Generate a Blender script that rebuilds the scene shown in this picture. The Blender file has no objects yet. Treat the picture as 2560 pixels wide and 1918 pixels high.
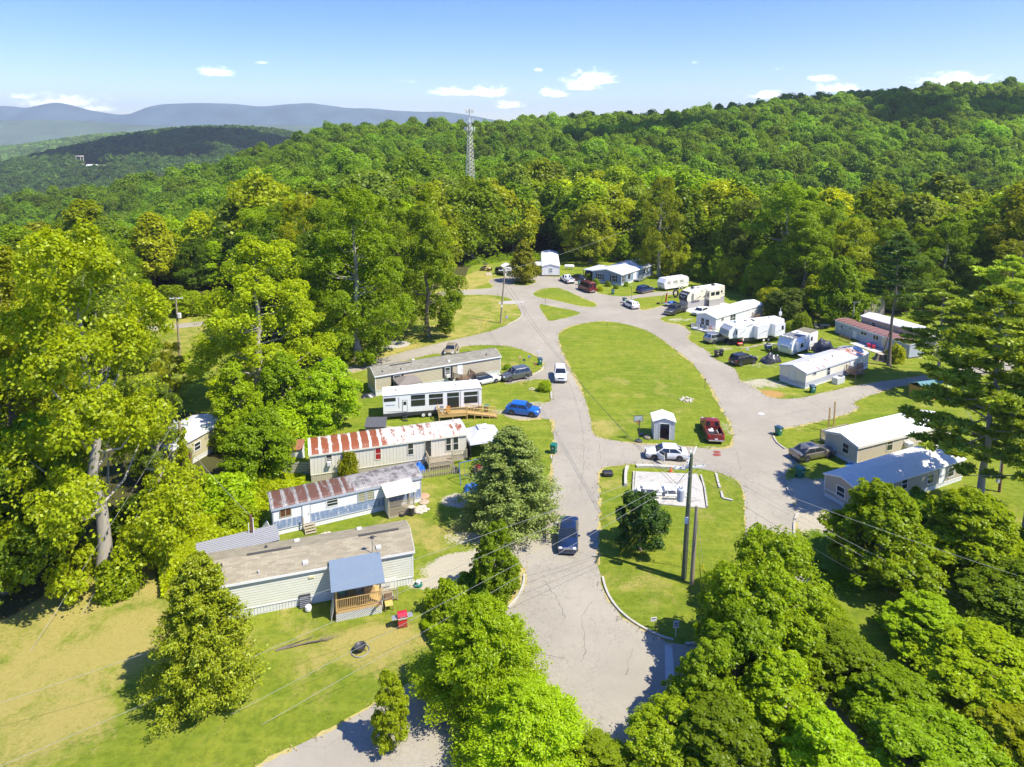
import bpy, math, random
import numpy as np
from math import radians as RAD, sin, cos, pi, atan2, sqrt
from mathutils import Vector, Matrix
from mathutils.geometry import delaunay_2d_cdt

S = bpy.context.scene
COL = S.collection
rnd = random.Random(7)

# ---------------------------------------------------------------- camera, sky, sun, exposure
CH = 35.0                       # camera height above the park, metres
F = 1703.0; PITCH = RAD(8.0); CX = 1280.0; CY = 345.0 + F * math.tan(PITCH)
cd = bpy.data.cameras.new("camera"); cam = bpy.data.objects.new("camera", cd); COL.objects.link(cam)
cam.location = (0, 0, CH); cam.rotation_euler = (pi / 2 - PITCH, 0, 0)
cd.sensor_width = 36; cd.lens = 36 * F / 2560; cd.shift_y = (CY - 959) / 2560.0
cd.clip_start = 0.5; cd.clip_end = 40000
S.camera = cam

def ray(px, py):
    x = (px - CX) / F; v = -(py - CY) / F
    return Vector((x, cos(PITCH) + v * sin(PITCH), -sin(PITCH) + v * cos(PITCH)))
def P(px, py, z=0.0):           # point of the photograph on the level z
    d = ray(px, py); t = (z - CH) / d.z
    return Vector((d.x * t, d.y * t, z))
def Q(px, py, Y):               # point of the photograph at distance Y
    d = ray(px, py); t = Y / d.y
    return Vector((d.x * t, Y, CH + d.z * t))

SUN_EL, SUN_AZ = RAD(55), atan2(0.90, -0.44)   # clockwise from +Y
sdir = Vector((sin(SUN_AZ) * cos(SUN_EL), cos(SUN_AZ) * cos(SUN_EL), sin(SUN_EL)))
sd = bpy.data.lights.new("sun", 'SUN'); sd.energy = 4.4; sd.angle = RAD(0.55); sd.color = (1.0, 0.93, 0.79)
so = bpy.data.objects.new("sun", sd); COL.objects.link(so)
so.rotation_euler = (-sdir).to_track_quat('-Z', 'Y').to_euler(); so.location = (60, -40, 120)

def NN(nt, t, **kw):
    n = nt.nodes.new(t)
    for k, v in kw.items(): setattr(n, k, v)
    return n
def setin(n, i, v, nt):
    if isinstance(v, bpy.types.NodeSocket): nt.links.new(v, n.inputs[i])
    elif v is not None: n.inputs[i].default_value = v
def MA(nt, op, a, b=None, c=None, clamp=False):
    n = NN(nt, 'ShaderNodeMath', operation=op, use_clamp=clamp)
    for i, v in enumerate((a, b, c)): setin(n, i, v, nt)
    return n.outputs[0]
def MIX(nt, f, a, b, mode='MIX'):
    n = NN(nt, 'ShaderNodeMix', data_type='RGBA', blend_type=mode)
    def c4(v): return v if isinstance(v, bpy.types.NodeSocket) or len(v) == 4 else tuple(v) + (1,)
    setin(n, 0, f, nt); setin(n, 6, c4(a), nt); setin(n, 7, c4(b), nt)
    return n.outputs[2]
def NOI(nt, vec, scale, detail=3, rough=0.55, dist=0.0):
    n = NN(nt, 'ShaderNodeTexNoise'); setin(n, 'Vector', vec, nt)
    n.inputs['Scale'].default_value = scale; n.inputs['Detail'].default_value = detail
    n.inputs['Roughness'].default_value = rough; n.inputs['Distortion'].default_value = dist
    return n.outputs['Fac']
def SS(nt, v, lo, hi, a=0.0, b=1.0):
    n = NN(nt, 'ShaderNodeMapRange', interpolation_type='SMOOTHSTEP')
    setin(n, 0, v, nt); setin(n, 1, lo, nt); setin(n, 2, hi, nt); setin(n, 3, a, nt); setin(n, 4, b, nt)
    return n.outputs[0]
def MAPV(nt, vec, sc=(1, 1, 1), loc=(0, 0, 0), rot=(0, 0, 0)):
    n = NN(nt, 'ShaderNodeMapping'); setin(n, 0, vec, nt)
    n.inputs['Scale'].default_value = sc; n.inputs['Location'].default_value = loc; n.inputs['Rotation'].default_value = rot
    return n.outputs[0]

W = bpy.data.worlds.new("World"); S.world = W; W.use_nodes = True
nt = W.node_tree; nt.nodes.clear()
sky = NN(nt, 'ShaderNodeTexSky', sky_type='NISHITA', sun_disc=False)
sky.sun_elevation = SUN_EL; sky.sun_rotation = SUN_AZ; sky.altitude = 300; sky.air_density = 1.0; sky.dust_density = 0.25; sky.ozone_density = 1.6
hs = NN(nt, 'ShaderNodeHueSaturation'); nt.links.new(sky.outputs[0], hs.inputs['Color'])
hs.inputs['Saturation'].default_value = 1.38; hs.inputs['Value'].default_value = 1.0; hs.inputs['Hue'].default_value = 0.503
# small fair-weather clouds low over the hills: direction coordinates u = x/y, v = z/y
tc = NN(nt, 'ShaderNodeTexCoord'); sp = NN(nt, 'ShaderNodeSeparateXYZ'); nt.links.new(tc.outputs['Generated'], sp.inputs[0])
ysafe = MA(nt, 'MAXIMUM', sp.outputs[1], 0.05)
uu = MA(nt, 'DIVIDE', sp.outputs[0], ysafe); vv = MA(nt, 'DIVIDE', sp.outputs[2], ysafe)
cb = NN(nt, 'ShaderNodeCombineXYZ'); nt.links.new(uu, cb.inputs[0]); nt.links.new(vv, cb.inputs[1])
cn = NOI(nt, MAPV(nt, cb.outputs[0], (1, 2.2, 1)), 44, 7, 0.68, 0.6)
cn2 = NOI(nt, MAPV(nt, cb.outputs[0], (1, 1.5, 1), (3, 1, 0)), 90, 4, 0.6)
CLOUDS = [(150, 240, 120, 24, .85), (60, 232, 60, 12, .7), (235, 262, 55, 14, .8), (540, 172, 42, 15, 1), (654, 150, 20, 6, .7), (1130, 220, 52, 16, .95), (1222, 218, 48, 20, 1),
          (1272, 253, 38, 14, 1), (1346, 167, 15, 8, .7), (1366, 222, 24, 15, .95), (1396, 226, 24, 14, .95), (1456, 210, 40, 12, 1), (1478, 183, 60, 24, 1), (1915, 229, 44, 15, 1), (2060, 186, 40, 14, .9),
          (2090, 212, 70, 14, .9), (2390, 190, 100, 34, 1), (1944, 163, 20, 10, .5), (2300, 45, 22, 14, .25), (1010, 195, 40, 10, .4), (1735, 150, 14, 6, .35), (850, 262, 22, 5, .6)]
tot = None
for (px, py, a, b, w) in CLOUDS:
    a *= 1.75; b *= 1.9; py += 3
    d = ray(px, py); u0, v0 = d.x / d.y, d.z / d.y
    du = MA(nt, 'DIVIDE', MA(nt, 'SUBTRACT', uu, u0), a / 1720); dv = MA(nt, 'DIVIDE', MA(nt, 'SUBTRACT', vv, v0 - b * .35 / 1720), b / 1720)
    dvn = MA(nt, 'MULTIPLY', MA(nt, 'MINIMUM', dv, 0.0), 2.6); dv = MA(nt, 'ADD', MA(nt, 'MAXIMUM', dv, 0.0), dvn)
    r2 = MA(nt, 'SQRT', MA(nt, 'ADD', MA(nt, 'MULTIPLY', du, du), MA(nt, 'MULTIPLY', dv, dv)))
    m = MA(nt, 'MULTIPLY', MA(nt, 'SUBTRACT', 1.0, r2, clamp=True), w)
    tot = m if tot is None else MA(nt, 'MAXIMUM', tot, m)
nse = MA(nt, 'ADD', MA(nt, 'MULTIPLY', MA(nt, 'SUBTRACT', cn, 0.5), 1.5), MA(nt, 'MULTIPLY', MA(nt, 'SUBTRACT', cn2, 0.5), .6))
cm = SS(nt, MA(nt, 'ADD', tot, MA(nt, 'MULTIPLY', nse, SS(nt, tot, 0.0, .2))), 0.28, 0.85)
cm = MA(nt, 'MULTIPLY', cm, SS(nt, sp.outputs[1], 0.0, 0.1))
lum = MIX(nt, SS(nt, tot, 0.15, .75), (7.0, 8.3, 10.3), (12.5, 12.6, 12.8))
skc = MIX(nt, SS(nt, vv, 0.0, .22), MIX(nt, 1.0, hs.outputs[0], (.93, .88, 1.0), 'MULTIPLY'), MIX(nt, 1.0, hs.outputs[0], (.74, .72, 1.06), 'MULTIPLY'))
cl = MIX(nt, MA(nt, 'MULTIPLY', cm, 0.92), skc, lum)
bg = NN(nt, 'ShaderNodeBackground'); nt.links.new(cl, bg.inputs[0]); bg.inputs[1].default_value = 0.128
wo = NN(nt, 'ShaderNodeOutputWorld'); nt.links.new(bg.outputs[0], wo.inputs[0])
S.view_settings.view_transform = 'Standard'; S.view_settings.look = 'None'; S.view_settings.exposure = 0.88; S.view_settings.gamma = 1
S.view_settings.use_curve_mapping = False
cy = S.cycles
cy.use_denoising = True; cy.denoiser = 'OPENIMAGEDENOISE'; cy.denoising_prefilter = 'ACCURATE'
cy.max_bounces = 6; cy.diffuse_bounces = 4; cy.glossy_bounces = 2; cy.transmission_bounces = 4; cy.transparent_max_bounces = 6; cy.volume_bounces = 0
cy.use_adaptive_sampling = True; cy.adaptive_threshold = 0.02; cy.caustics_reflective = False; cy.caustics_refractive = False
cy.sample_clamp_indirect = 4

# ---------------------------------------------------------------- materials
MATS = {}
def newmat(name):
    m = bpy.data.materials.new(name); m.use_nodes = True; MATS[name] = m
    t = m.node_tree; b = t.nodes['Principled BSDF']
    return m, t, b
def objco(t): return NN(t, 'ShaderNodeTexCoord').outputs['Object']
def bump(t, b, h, dist=0.02, strength=1.0):
    n = NN(t, 'ShaderNodeBump'); n.inputs['Distance'].default_value = dist; n.inputs['Strength'].default_value = strength
    t.links.new(h, n.inputs['Height']); t.links.new(n.outputs[0], b.inputs['Normal'])
def plain(name, col, rough=0.6, metal=0.0, var=0.12, scale=2.0, bmp=0.0, bsc=30, spec=0.5, coat=0.0, dirt=None, dirtamt=0.3):
    if name in MATS: return MATS[name]
    m, t, b = newmat(name); co = objco(t)
    n = NOI(t, co, scale, 4, 0.6)
    lo = tuple(c * (1 - var) for c in col); hi = tuple(min(1, c * (1 + var)) for c in col)
    c = MIX(t, n, lo, hi)
    if dirt:
        c = MIX(t, MA(t, 'MULTIPLY', SS(t, NOI(t, MAPV(t, co, (1, 1, .35)), 1.7, 6, 0.7), .45, .8), dirtamt), c, dirt)
    t.links.new(c, b.inputs['Base Color'])
    b.inputs['Roughness'].default_value = rough; b.inputs['Metallic'].default_value = metal; b.inputs['Specular IOR Level'].default_value = spec
    b.inputs['Coat Weight'].default_value = coat; b.inputs['Coat Roughness'].default_value = 0.05
    if bmp: bump(t, b, NOI(t, co, bsc, 3), bmp)
    return m
def glass(name='window_glass', col=(0.02, 0.028, 0.032), rough=0.06):
    if name in MATS: return MATS[name]
    m, t, b = newmat(name)
    co = objco(t); t.links.new(MIX(t, NOI(t, co, 1.3, 3), tuple(c * .5 for c in col), tuple(c * 1.8 for c in col)), b.inputs['Base Color'])
    b.inputs['Roughness'].default_value = rough; b.inputs['Specular IOR Level'].default_value = 0.8
    return m
def lapped(name, col, pitch=0.13, vertical=False, depth=0.02, dirt=(0.3, 0.28, 0.22), dirtamt=0.25, rough=0.55, axis='x', line=.55, lw=.12):
    """horizontal lap siding, or vertical panels: ridges by bump and a dark line in each joint"""
    if name in MATS: return MATS[name]
    m, t, b = newmat(name); co = objco(t); s = NN(t, 'ShaderNodeSeparateXYZ'); t.links.new(co, s.inputs[0])
    ax = MA(t, 'ADD', s.outputs[0], s.outputs[1]) if vertical else s.outputs[2]
    fr = MA(t, 'FRACT', MA(t, 'DIVIDE', ax, pitch))
    c = MIX(t, NOI(t, co, 1.1, 5, .65), tuple(c * .9 for c in col), tuple(min(1, c * 1.07) for c in col))
    c = MIX(t, MA(t, 'MULTIPLY', SS(t, NOI(t, MAPV(t, co, (2.5, 2.5, .5)), 1.2, 6, 0.7), .5, .85), dirtamt), c, dirt)
    c = MIX(t, MA(t, 'LESS_THAN', fr, lw), c, tuple(x * line for x in col))
    t.links.new(c, b.inputs['Base Color']); b.inputs['Roughness'].default_value = rough
    bump(t, b, MA(t, 'SUBTRACT', 1.0, fr) if not vertical else SS(t, fr, 0, .2), depth)
    return m
def rustroof(name, white, rust, pitch, bias, bandlo=None, grad=None, stain=None, seed=0.0, amp=.9, streak=.35, patch=()):
    """painted sheet roof: seams across the length, rust growing between them"""
    m, t, b = newmat(name); co = objco(t); s = NN(t, 'ShaderNodeSeparateXYZ'); t.links.new(co, s.inputs[0])
    x = s.outputs[0]; fr = MA(t, 'PINGPONG', MA(t, 'DIVIDE', MA(t, 'ADD', x, seed), pitch), 0.5)
    n1 = NOI(t, MAPV(t, co, (1.2, .5, .5), (seed, 0, 0)), 1.0, 5, 0.65, .4)
    n2 = NOI(t, MAPV(t, co, (6, 1.2, 1.2)), 1.4, 5, 0.7, .3)
    v = MA(t, 'ADD', MA(t, 'MULTIPLY', MA(t, 'SUBTRACT', n1, .5), amp), MA(t, 'MULTIPLY', MA(t, 'SUBTRACT', n2, .5), .7))
    v = MA(t, 'ADD', v, MA(t, 'MULTIPLY', SS(t, fr, 0.04, .2), streak))
    if grad: v = MA(t, 'ADD', v, MA(t, 'MULTIPLY', SS(t, x, grad[0], grad[1]), grad[2]))
    for (x0, x1, d) in patch: v = MA(t, 'ADD', v, MA(t, 'MULTIPLY', MA(t, 'MULTIPLY', SS(t, x, x0, x0 + .5), SS(t, x, x1 - .5, x1, 1, 0)), d))
    if bandlo is not None: v = MA(t, 'ADD', v, MA(t, 'MULTIPLY', MA(t, 'LESS_THAN', s.outputs[1], bandlo[0]), bandlo[1]))
    k = SS(t, v, bias, bias + .16)
    rc = MIX(t, NOI(t, co, 7, 5, .7), tuple(c * .6 for c in rust), tuple(c * 1.5 for c in rust))
    wc = MIX(t, NOI(t, co, 2.5, 5, .7), tuple(c * .82 for c in white), white)
    if stain:
        wc = MIX(t, SS(t, NOI(t, MAPV(t, co, (1, 1, 1), (9, 2, 0)), 1.1, 7, .75), .42, .62), wc, stain)
    c = MIX(t, k, wc, rc)
    c = MIX(t, MA(t, 'LESS_THAN', fr, .028), c, tuple(min(1, w * .9 + .03) for w in white))
    t.links.new(c, b.inputs['Base Color']); b.inputs['Roughness'].default_value = .55
    bump(t, b, SS(t, fr, 0, .06, 1, 0), .03)
    return m
def shingle(name, c1, c2, c3):
    m, t, b = newmat(name); co = objco(t)
    br = NN(t, 'ShaderNodeTexBrick'); t.links.new(MAPV(t, co, (1, 1, 1)), br.inputs['Vector'])
    br.inputs['Color1'].default_value = (*c1, 1); br.inputs['Color2'].default_value = (*c2, 1); br.inputs['Mortar'].default_value = (*c3, 1)
    br.inputs['Scale'].default_value = 1.0; br.inputs['Brick Width'].default_value = .55; br.inputs['Row Height'].default_value = .17
    br.inputs['Mortar Size'].default_value = .006; br.inputs['Bias'].default_value = -.1
    c = MIX(t, SS(t, NOI(t, co, .5, 4, .6), .3, .7, 0, .35), br.outputs['Color'], c3)
    c = MIX(t, MA(t, 'MULTIPLY', NOI(t, co, 40, 3), .5), c, tuple(x * 1.3 for x in c1))
    t.links.new(c, b.inputs['Base Color']); b.inputs['Roughness'].default_value = .95; b.inputs['Specular IOR Level'].default_value = .2
    bump(t, b, br.outputs['Fac'], .01)
    return m
def woodmat(name, col, dark=.55, rough=.75):
    if name in MATS: return MATS[name]
    m, t, b = newmat(name); co = objco(t)
    g = NOI(t, MAPV(t, co, (9, 9, .9)), 1.5, 5, .7, .8)
    c = MIX(t, g, tuple(x * dark for x in col), tuple(min(1, x * 1.25) for x in col))
    t.links.new(c, b.inputs['Base Color']); b.inputs['Roughness'].default_value = rough; bump(t, b, g, .004)
    return m
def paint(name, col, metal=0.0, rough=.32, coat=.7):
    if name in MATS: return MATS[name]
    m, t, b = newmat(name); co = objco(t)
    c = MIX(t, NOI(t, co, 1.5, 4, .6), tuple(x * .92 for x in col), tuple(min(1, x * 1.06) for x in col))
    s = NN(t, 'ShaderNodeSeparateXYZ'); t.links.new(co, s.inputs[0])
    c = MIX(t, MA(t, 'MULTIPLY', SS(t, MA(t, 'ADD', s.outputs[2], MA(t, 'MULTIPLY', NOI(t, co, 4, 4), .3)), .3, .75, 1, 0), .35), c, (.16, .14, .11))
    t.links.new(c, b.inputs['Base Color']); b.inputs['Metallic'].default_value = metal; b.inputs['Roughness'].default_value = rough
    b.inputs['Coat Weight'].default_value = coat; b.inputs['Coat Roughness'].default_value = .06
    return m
def leafmat(name, trans=.38, gloss=.05, sat=1.0):
    m = bpy.data.materials.new(name); m.use_nodes = True; t = m.node_tree; t.nodes.clear()
    oi = NN(t, 'ShaderNodeObjectInfo'); ge = NN(t, 'ShaderNodeNewGeometry')
    h = NN(t, 'ShaderNodeHueSaturation'); t.links.new(oi.outputs['Color'], h.inputs['Color'])
    r = oi.outputs['Random']; isl = ge.outputs['Random Per Island']
    t.links.new(SS(t, MA(t, 'ADD', MA(t, 'MULTIPLY', r, .75), MA(t, 'MULTIPLY', isl, .25)), 0, 1, .499, .520), h.inputs['Hue'])
    locn = NOI(t, MAPV(t, oi.outputs['Location'], (.012, .012, 0)), 1, 3)
    val = MA(t, 'MULTIPLY', MA(t, 'ADD', .68, MA(t, 'MULTIPLY', MA(t, 'FRACT', MA(t, 'MULTIPLY', r, 7.31)), .62)), MA(t, 'ADD', .72, MA(t, 'MULTIPLY', isl, .56)))
    val = MA(t, 'MULTIPLY', val, SS(t, locn, .3, .7, .8, 1.18))
    t.links.new(val, h.inputs['Value']); h.inputs['Saturation'].default_value = sat
    c = h.outputs[0]
    d = NN(t, 'ShaderNodeBsdfDiffuse'); t.links.new(c, d.inputs[0])
    tr = NN(t, 'ShaderNodeBsdfTranslucent'); t.links.new(MIX(t, 1.0, c, (1.35, 1.25, .5), 'MULTIPLY'), tr.inputs[0])
    ms = NN(t, 'ShaderNodeMixShader'); ms.inputs[0].default_value = trans
    t.links.new(d.outputs[0], ms.inputs[1]); t.links.new(tr.outputs[0], ms.inputs[2])
    gl = NN(t, 'ShaderNodeBsdfGlossy'); gl.inputs['Roughness'].default_value = .42; gl.inputs[0].default_value = (.9, 1, .8, 1)
    m2 = NN(t, 'ShaderNodeMixShader'); m2.inputs[0].default_value = gloss
    t.links.new(ms.outputs[0], m2.inputs[1]); t.links.new(gl.outputs[0], m2.inputs[2])
    o = NN(t, 'ShaderNodeOutputMaterial'); t.links.new(m2.outputs[0], o.inputs[0])
    MATS[name] = m; return m
LEAF = leafmat('leaf', .5, .015); NEEDLE = leafmat('needle', .3, .02)
BARK = woodmat('bark', (.20, .165, .125), .45, .9); PBARK = woodmat('pale_bark', (.42, .38, .32), .5, .9)

# ---------------------------------------------------------------- mesh building
class MB:
    def __init__(s): s.v = []; s.f = []; s.m = []; s.cur = 0; s.sm = []
    def add(s, vs, fs, smooth=False):
        o = len(s.v); s.v.extend([tuple(p) for p in vs])
        for f in fs: s.f.append(tuple(i + o for i in f)); s.m.append(s.cur); s.sm.append(smooth)
        return s
    def box(s, x0, y0, z0, x1, y1, z1):
        if x0 > x1: x0, x1 = x1, x0
        if y0 > y1: y0, y1 = y1, y0
        if z0 > z1: z0, z1 = z1, z0
        return s.add([(x0, y0, z0), (x1, y0, z0), (x1, y1, z0), (x0, y1, z0), (x0, y0, z1), (x1, y0, z1), (x1, y1, z1), (x0, y1, z1)],
                     [(0, 3, 2, 1), (4, 5, 6, 7), (0, 1, 5, 4), (1, 2, 6, 5), (2, 3, 7, 6), (3, 0, 4, 7)])
    def bbox(s, x0, y0, z0, x1, y1, z1, r):          # box with chamfered edges
        r = min(r, (x1 - x0) * .49, (y1 - y0) * .49, (z1 - z0) * .49); vs = []
        for (xx, yy, zz, k) in ((0, 0, 0, 0),):
            pass
        import itertools
        idx = {}
        for cx, cyy, cz in itertools.product((0, 1), repeat=3):
            X = (x0, x1)[cx]; Y = (y0, y1)[cyy]; Z = (z0, z1)[cz]
            dx, dy, dz = (r, -r)[cx], (r, -r)[cyy], (r, -r)[cz]
            for a, pnt in enumerate(((X, Y + dy, Z + dz), (X + dx, Y, Z + dz), (X + dx, Y + dy, Z))):
                idx[(cx, cyy, cz, a)] = len(vs); vs.append(pnt)
        fs = []
        for c in (0, 1):
            fs.append([idx[(c, a, b, 0)] for a, b in ((0, 0), (1, 0), (1, 1), (0, 1))])
            fs.append([idx[(a, c, b, 1)] for a, b in ((0, 0), (1, 0), (1, 1), (0, 1))])
            fs.append([idx[(a, b, c, 2)] for a, b in ((0, 0), (1, 0), (1, 1), (0, 1))])
        for a, b in itertools.product((0, 1), repeat=2):
            fs.append([idx[(0, a, b, 1)], idx[(1, a, b, 1)], idx[(1, a, b, 2)], idx[(0, a, b, 2)]])
            fs.append([idx[(a, 0, b, 0)], idx[(a, 1, b, 0)], idx[(a, 1, b, 2)], idx[(a, 0, b, 2)]])
            fs.append([idx[(a, b, 0, 0)], idx[(a, b, 1, 0)], idx[(a, b, 1, 1)], idx[(a, b, 0, 1)]])
        for k in itertools.product((0, 1), repeat=3): fs.append([idx[k + (0,)], idx[k + (1,)], idx[k + (2,)]])
        return s.add(vs, fs)
    def prism(s, poly, a, b, axis='y'):              # 2-D outline extruded along an axis between a and b
        n = len(poly)
        def p3(p, t): return (p[0], t, p[1]) if axis == 'y' else ((t, p[0], p[1]) if axis == 'x' else (p[0], p[1], t))
        vs = [p3(p, a) for p in poly] + [p3(p, b) for p in poly]
        fs = [tuple(range(n)), tuple(range(2 * n - 1, n - 1, -1))] + [(i, (i + 1) % n, n + (i + 1) % n, n + i) for i in range(n)]
        return s.add(vs, fs)
    def loft(s, rings, caps=True, smooth=True, closed=True):
        n = len(rings[0]); o = len(s.v); vs = [p for r in rings for p in r]; fs = []
        for k in range(len(rings) - 1):
            for i in range(n if closed else n - 1):
                j = (i + 1) % n; fs.append((k * n + i, k * n + j, (k + 1) * n + j, (k + 1) * n + i))
        if caps: fs.append(tuple(range(n))[::-1]); fs.append(tuple(range((len(rings) - 1) * n, len(rings) * n)))
        return s.add(vs, fs, smooth)
    def tube(s, pts, r, n=6, caps=True):
        pts = [Vector(p) for p in pts]; rs = r if hasattr(r, '__len__') else [r] * len(pts); rings = []
        for i, p in enumerate(pts):
            d = (pts[min(i + 1, len(pts) - 1)] - pts[max(i - 1, 0)]).normalized()
            u = d.cross(Vector((0, 0, 1)) if abs(d.z) < .95 else Vector((1, 0, 0))).normalized(); w = d.cross(u)
            rings.append([p + (u * cos(2 * pi * k / n) + w * sin(2 * pi * k / n)) * rs[i] for k in range(n)])
        return s.loft(rings, caps)
    def cyl(s, x, y, z0, z1, r, n=12, r2=None):
        r2 = r if r2 is None else r2
        return s.loft([[(x + rr * cos(2 * pi * k / n), y + rr * sin(2 * pi * k / n), z) for k in range(n)] for rr, z in ((r, z0), (r2, z1))])
    def disc_y(s, x, y0, y1, z, r, n=16, ri=None):   # wheel-like cylinder across y
        if ri is None:
            return s.loft([[(x + r * cos(2 * pi * k / n), yy, z + r * sin(2 * pi * k / n)) for k in range(n)] for yy in (y0, y1)])
        e = (y1 - y0) * .18; rings = []
        for rr, yy in ((ri, y0), (r - .03, y0), (r, y0 + e), (r, y1 - e), (r - .03, y1), (ri, y1)):
            rings.append([(x + rr * cos(2 * pi * k / n), yy, z + rr * sin(2 * pi * k / n)) for k in range(n)])
        rings.append(rings[0]); return s.loft(rings, caps=False)
    def lathe(s, prof, x=0, y=0, n=16):
        return s.loft([[(x + r * cos(2 * pi * k / n), y + r * sin(2 * pi * k / n), z) for k in range(n)] for r, z in prof])
    def build(s, name, mats, parent=None, smooth=None):
        me = bpy.data.meshes.new(name); me.from_pydata(s.v, [], s.f)
        mats = mats if isinstance(mats, (list, tuple)) else [mats]
        for m in mats: me.materials.append(m)
        me.polygons.foreach_set('material_index', s.m)
        me.polygons.foreach_set('use_smooth', [bool(a) if smooth is None else smooth for a in s.sm])
        import bmesh
        bm = bmesh.new(); bm.from_mesh(me); bmesh.ops.recalc_face_normals(bm, faces=bm.faces); bm.to_mesh(me); bm.free()
        if any(s.sm): me.set_sharp_from_angle(angle=RAD(40))
        o = bpy.data.objects.new(name, me); COL.objects.link(o)
        if parent is not None: o.parent = parent
        return o
def np_mesh(name, V, Fq, mat, parent=None, link=True, nper=4):
    me = bpy.data.meshes.new(name); nv, nf = len(V), len(Fq)
    me.vertices.add(nv); me.vertices.foreach_set('co', np.asarray(V, dtype=np.float32).ravel())
    me.loops.add(nf * nper); me.loops.foreach_set('vertex_index', np.asarray(Fq, dtype=np.int32).ravel())
    me.polygons.add(nf); me.polygons.foreach_set('loop_start', np.arange(0, nf * nper, nper, dtype=np.int32))
    me.update(calc_edges=True)
    for m in (mat if isinstance(mat, (list, tuple)) else [mat]): me.materials.append(m)
    if not link: return me
    o = bpy.data.objects.new(name, me); COL.objects.link(o)
    if parent is not None: o.parent = parent
    return o
def tag(o, label, cat=None, group=None, kind=None):
    if label: o['label'] = label
    if cat: o['category'] = cat
    if group: o['group'] = group
    if kind: o['kind'] = kind
    return o
def thing(name, label, cat, loc=(0, 0, 0), rz=0, group=None):
    o = bpy.data.objects.new(name, None); COL.objects.link(o); o.location = loc; o.rotation_euler = (0, 0, rz); o.empty_display_size = .3
    return tag(o, label, cat, group)
def copy_tree(o, parent=None):
    c = o.copy(); COL.objects.link(c)
    if parent is not None: c.parent = parent
    for ch in list(o.children): copy_tree(ch, c)
    return c
def local(root, p):       # world point -> root's frame (root is rotated about z only)
    d = Vector(p) - Vector(root.location); a = -root.rotation_euler.z
    return Vector((d.x * cos(a) - d.y * sin(a), d.x * sin(a) + d.y * cos(a), d.z))
def world(root, p):
    a = root.rotation_euler.z
    return Vector((p[0] * cos(a) - p[1] * sin(a), p[0] * sin(a) + p[1] * cos(a), p[2])) + Vector(root.location)
# ---------------------------------------------------------------- terrain
def sstep(a, b, x): t = np.clip((x - a) / (b - a), 0, 1); return t * t * (3 - 2 * t)
_rs = np.random.RandomState(3)
_ph = [(_rs.uniform(.5, 2.2), _rs.uniform(0, 6.28), _rs.uniform(0, 6.28)) for _ in range(14)]
def wob(x, y, L):         # smooth pseudo-noise, about -1..1
    s = 0
    for k, (f, a, p) in enumerate(_ph): s = s + np.sin((x * cos(a) + y * sin(a)) * f * 2 * pi / L + p) / (1 + k * .25)
    return s / 3.2
def terrain(x, y):
    x = np.asarray(x, float); y = np.asarray(y, float)
    R = np.interp(x, [-2500, -700, -450, -330, -241, -200, -160, -120, 0, 120, 240, 480, 900, 2500],
                  [-85, -80, -50, -28, -10, 0, 11, 23, 28, 37, 47, 63, 76, 76])
    z = R * sstep(215, 600, y)
    z = z - 16 * sstep(30, 110, x) * np.exp(-((y - 270) / 80.) ** 2) * sstep(165, 230, y)
    z = z - 9 * sstep(0, 60, -x - 40) * np.exp(-((y - 230) / 60.) ** 2) * sstep(150, 210, y)
    z = z + wob(x, y, 330) * 5 * sstep(200, 420, y)
    fall = sstep(640, 1050, y + .15 * np.maximum(x, 0) * 0)
    z = z * (1 - fall) - 82 * fall
    z = z - 40 * sstep(70, 300, -x) * sstep(90, 220, y) * (1 - sstep(330, 480, y)) - 20 * sstep(100, 400, -x) * (1 - sstep(90, 220, y))
    z = z - 25 * sstep(120, 500, x) * (1 - sstep(100, 250, y))
    def g(cx, cyy, sx, sy, h, rot=0):
        dx, dy = x - cx, y - cyy; c, s = cos(rot), sin(rot); a = dx * c + dy * s; b = -dx * s + dy * c
        return h * np.exp(-.5 * ((a / sx) ** 2 + (b / sy) ** 2))
    z = z + g(-745, 1560, 230, 330, 104, -.1) + g(-500, 1640, 150, 260, 52) + g(-1050, 1650, 180, 200, 22)
    z = z + g(-900, 2500, 900, 260, 45) + g(-1500, 2600, 380, 300, 62) + g(-420, 2400, 260, 240, 60) + g(-1200, 3300, 1500, 300, 85) + g(-100, 2700, 700, 300, 60)
    z = z + wob(x + 900, y, 800) * 9 * sstep(1000, 1700, y)
    return z
def tz(x, y): return float(terrain(x, y))

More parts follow.
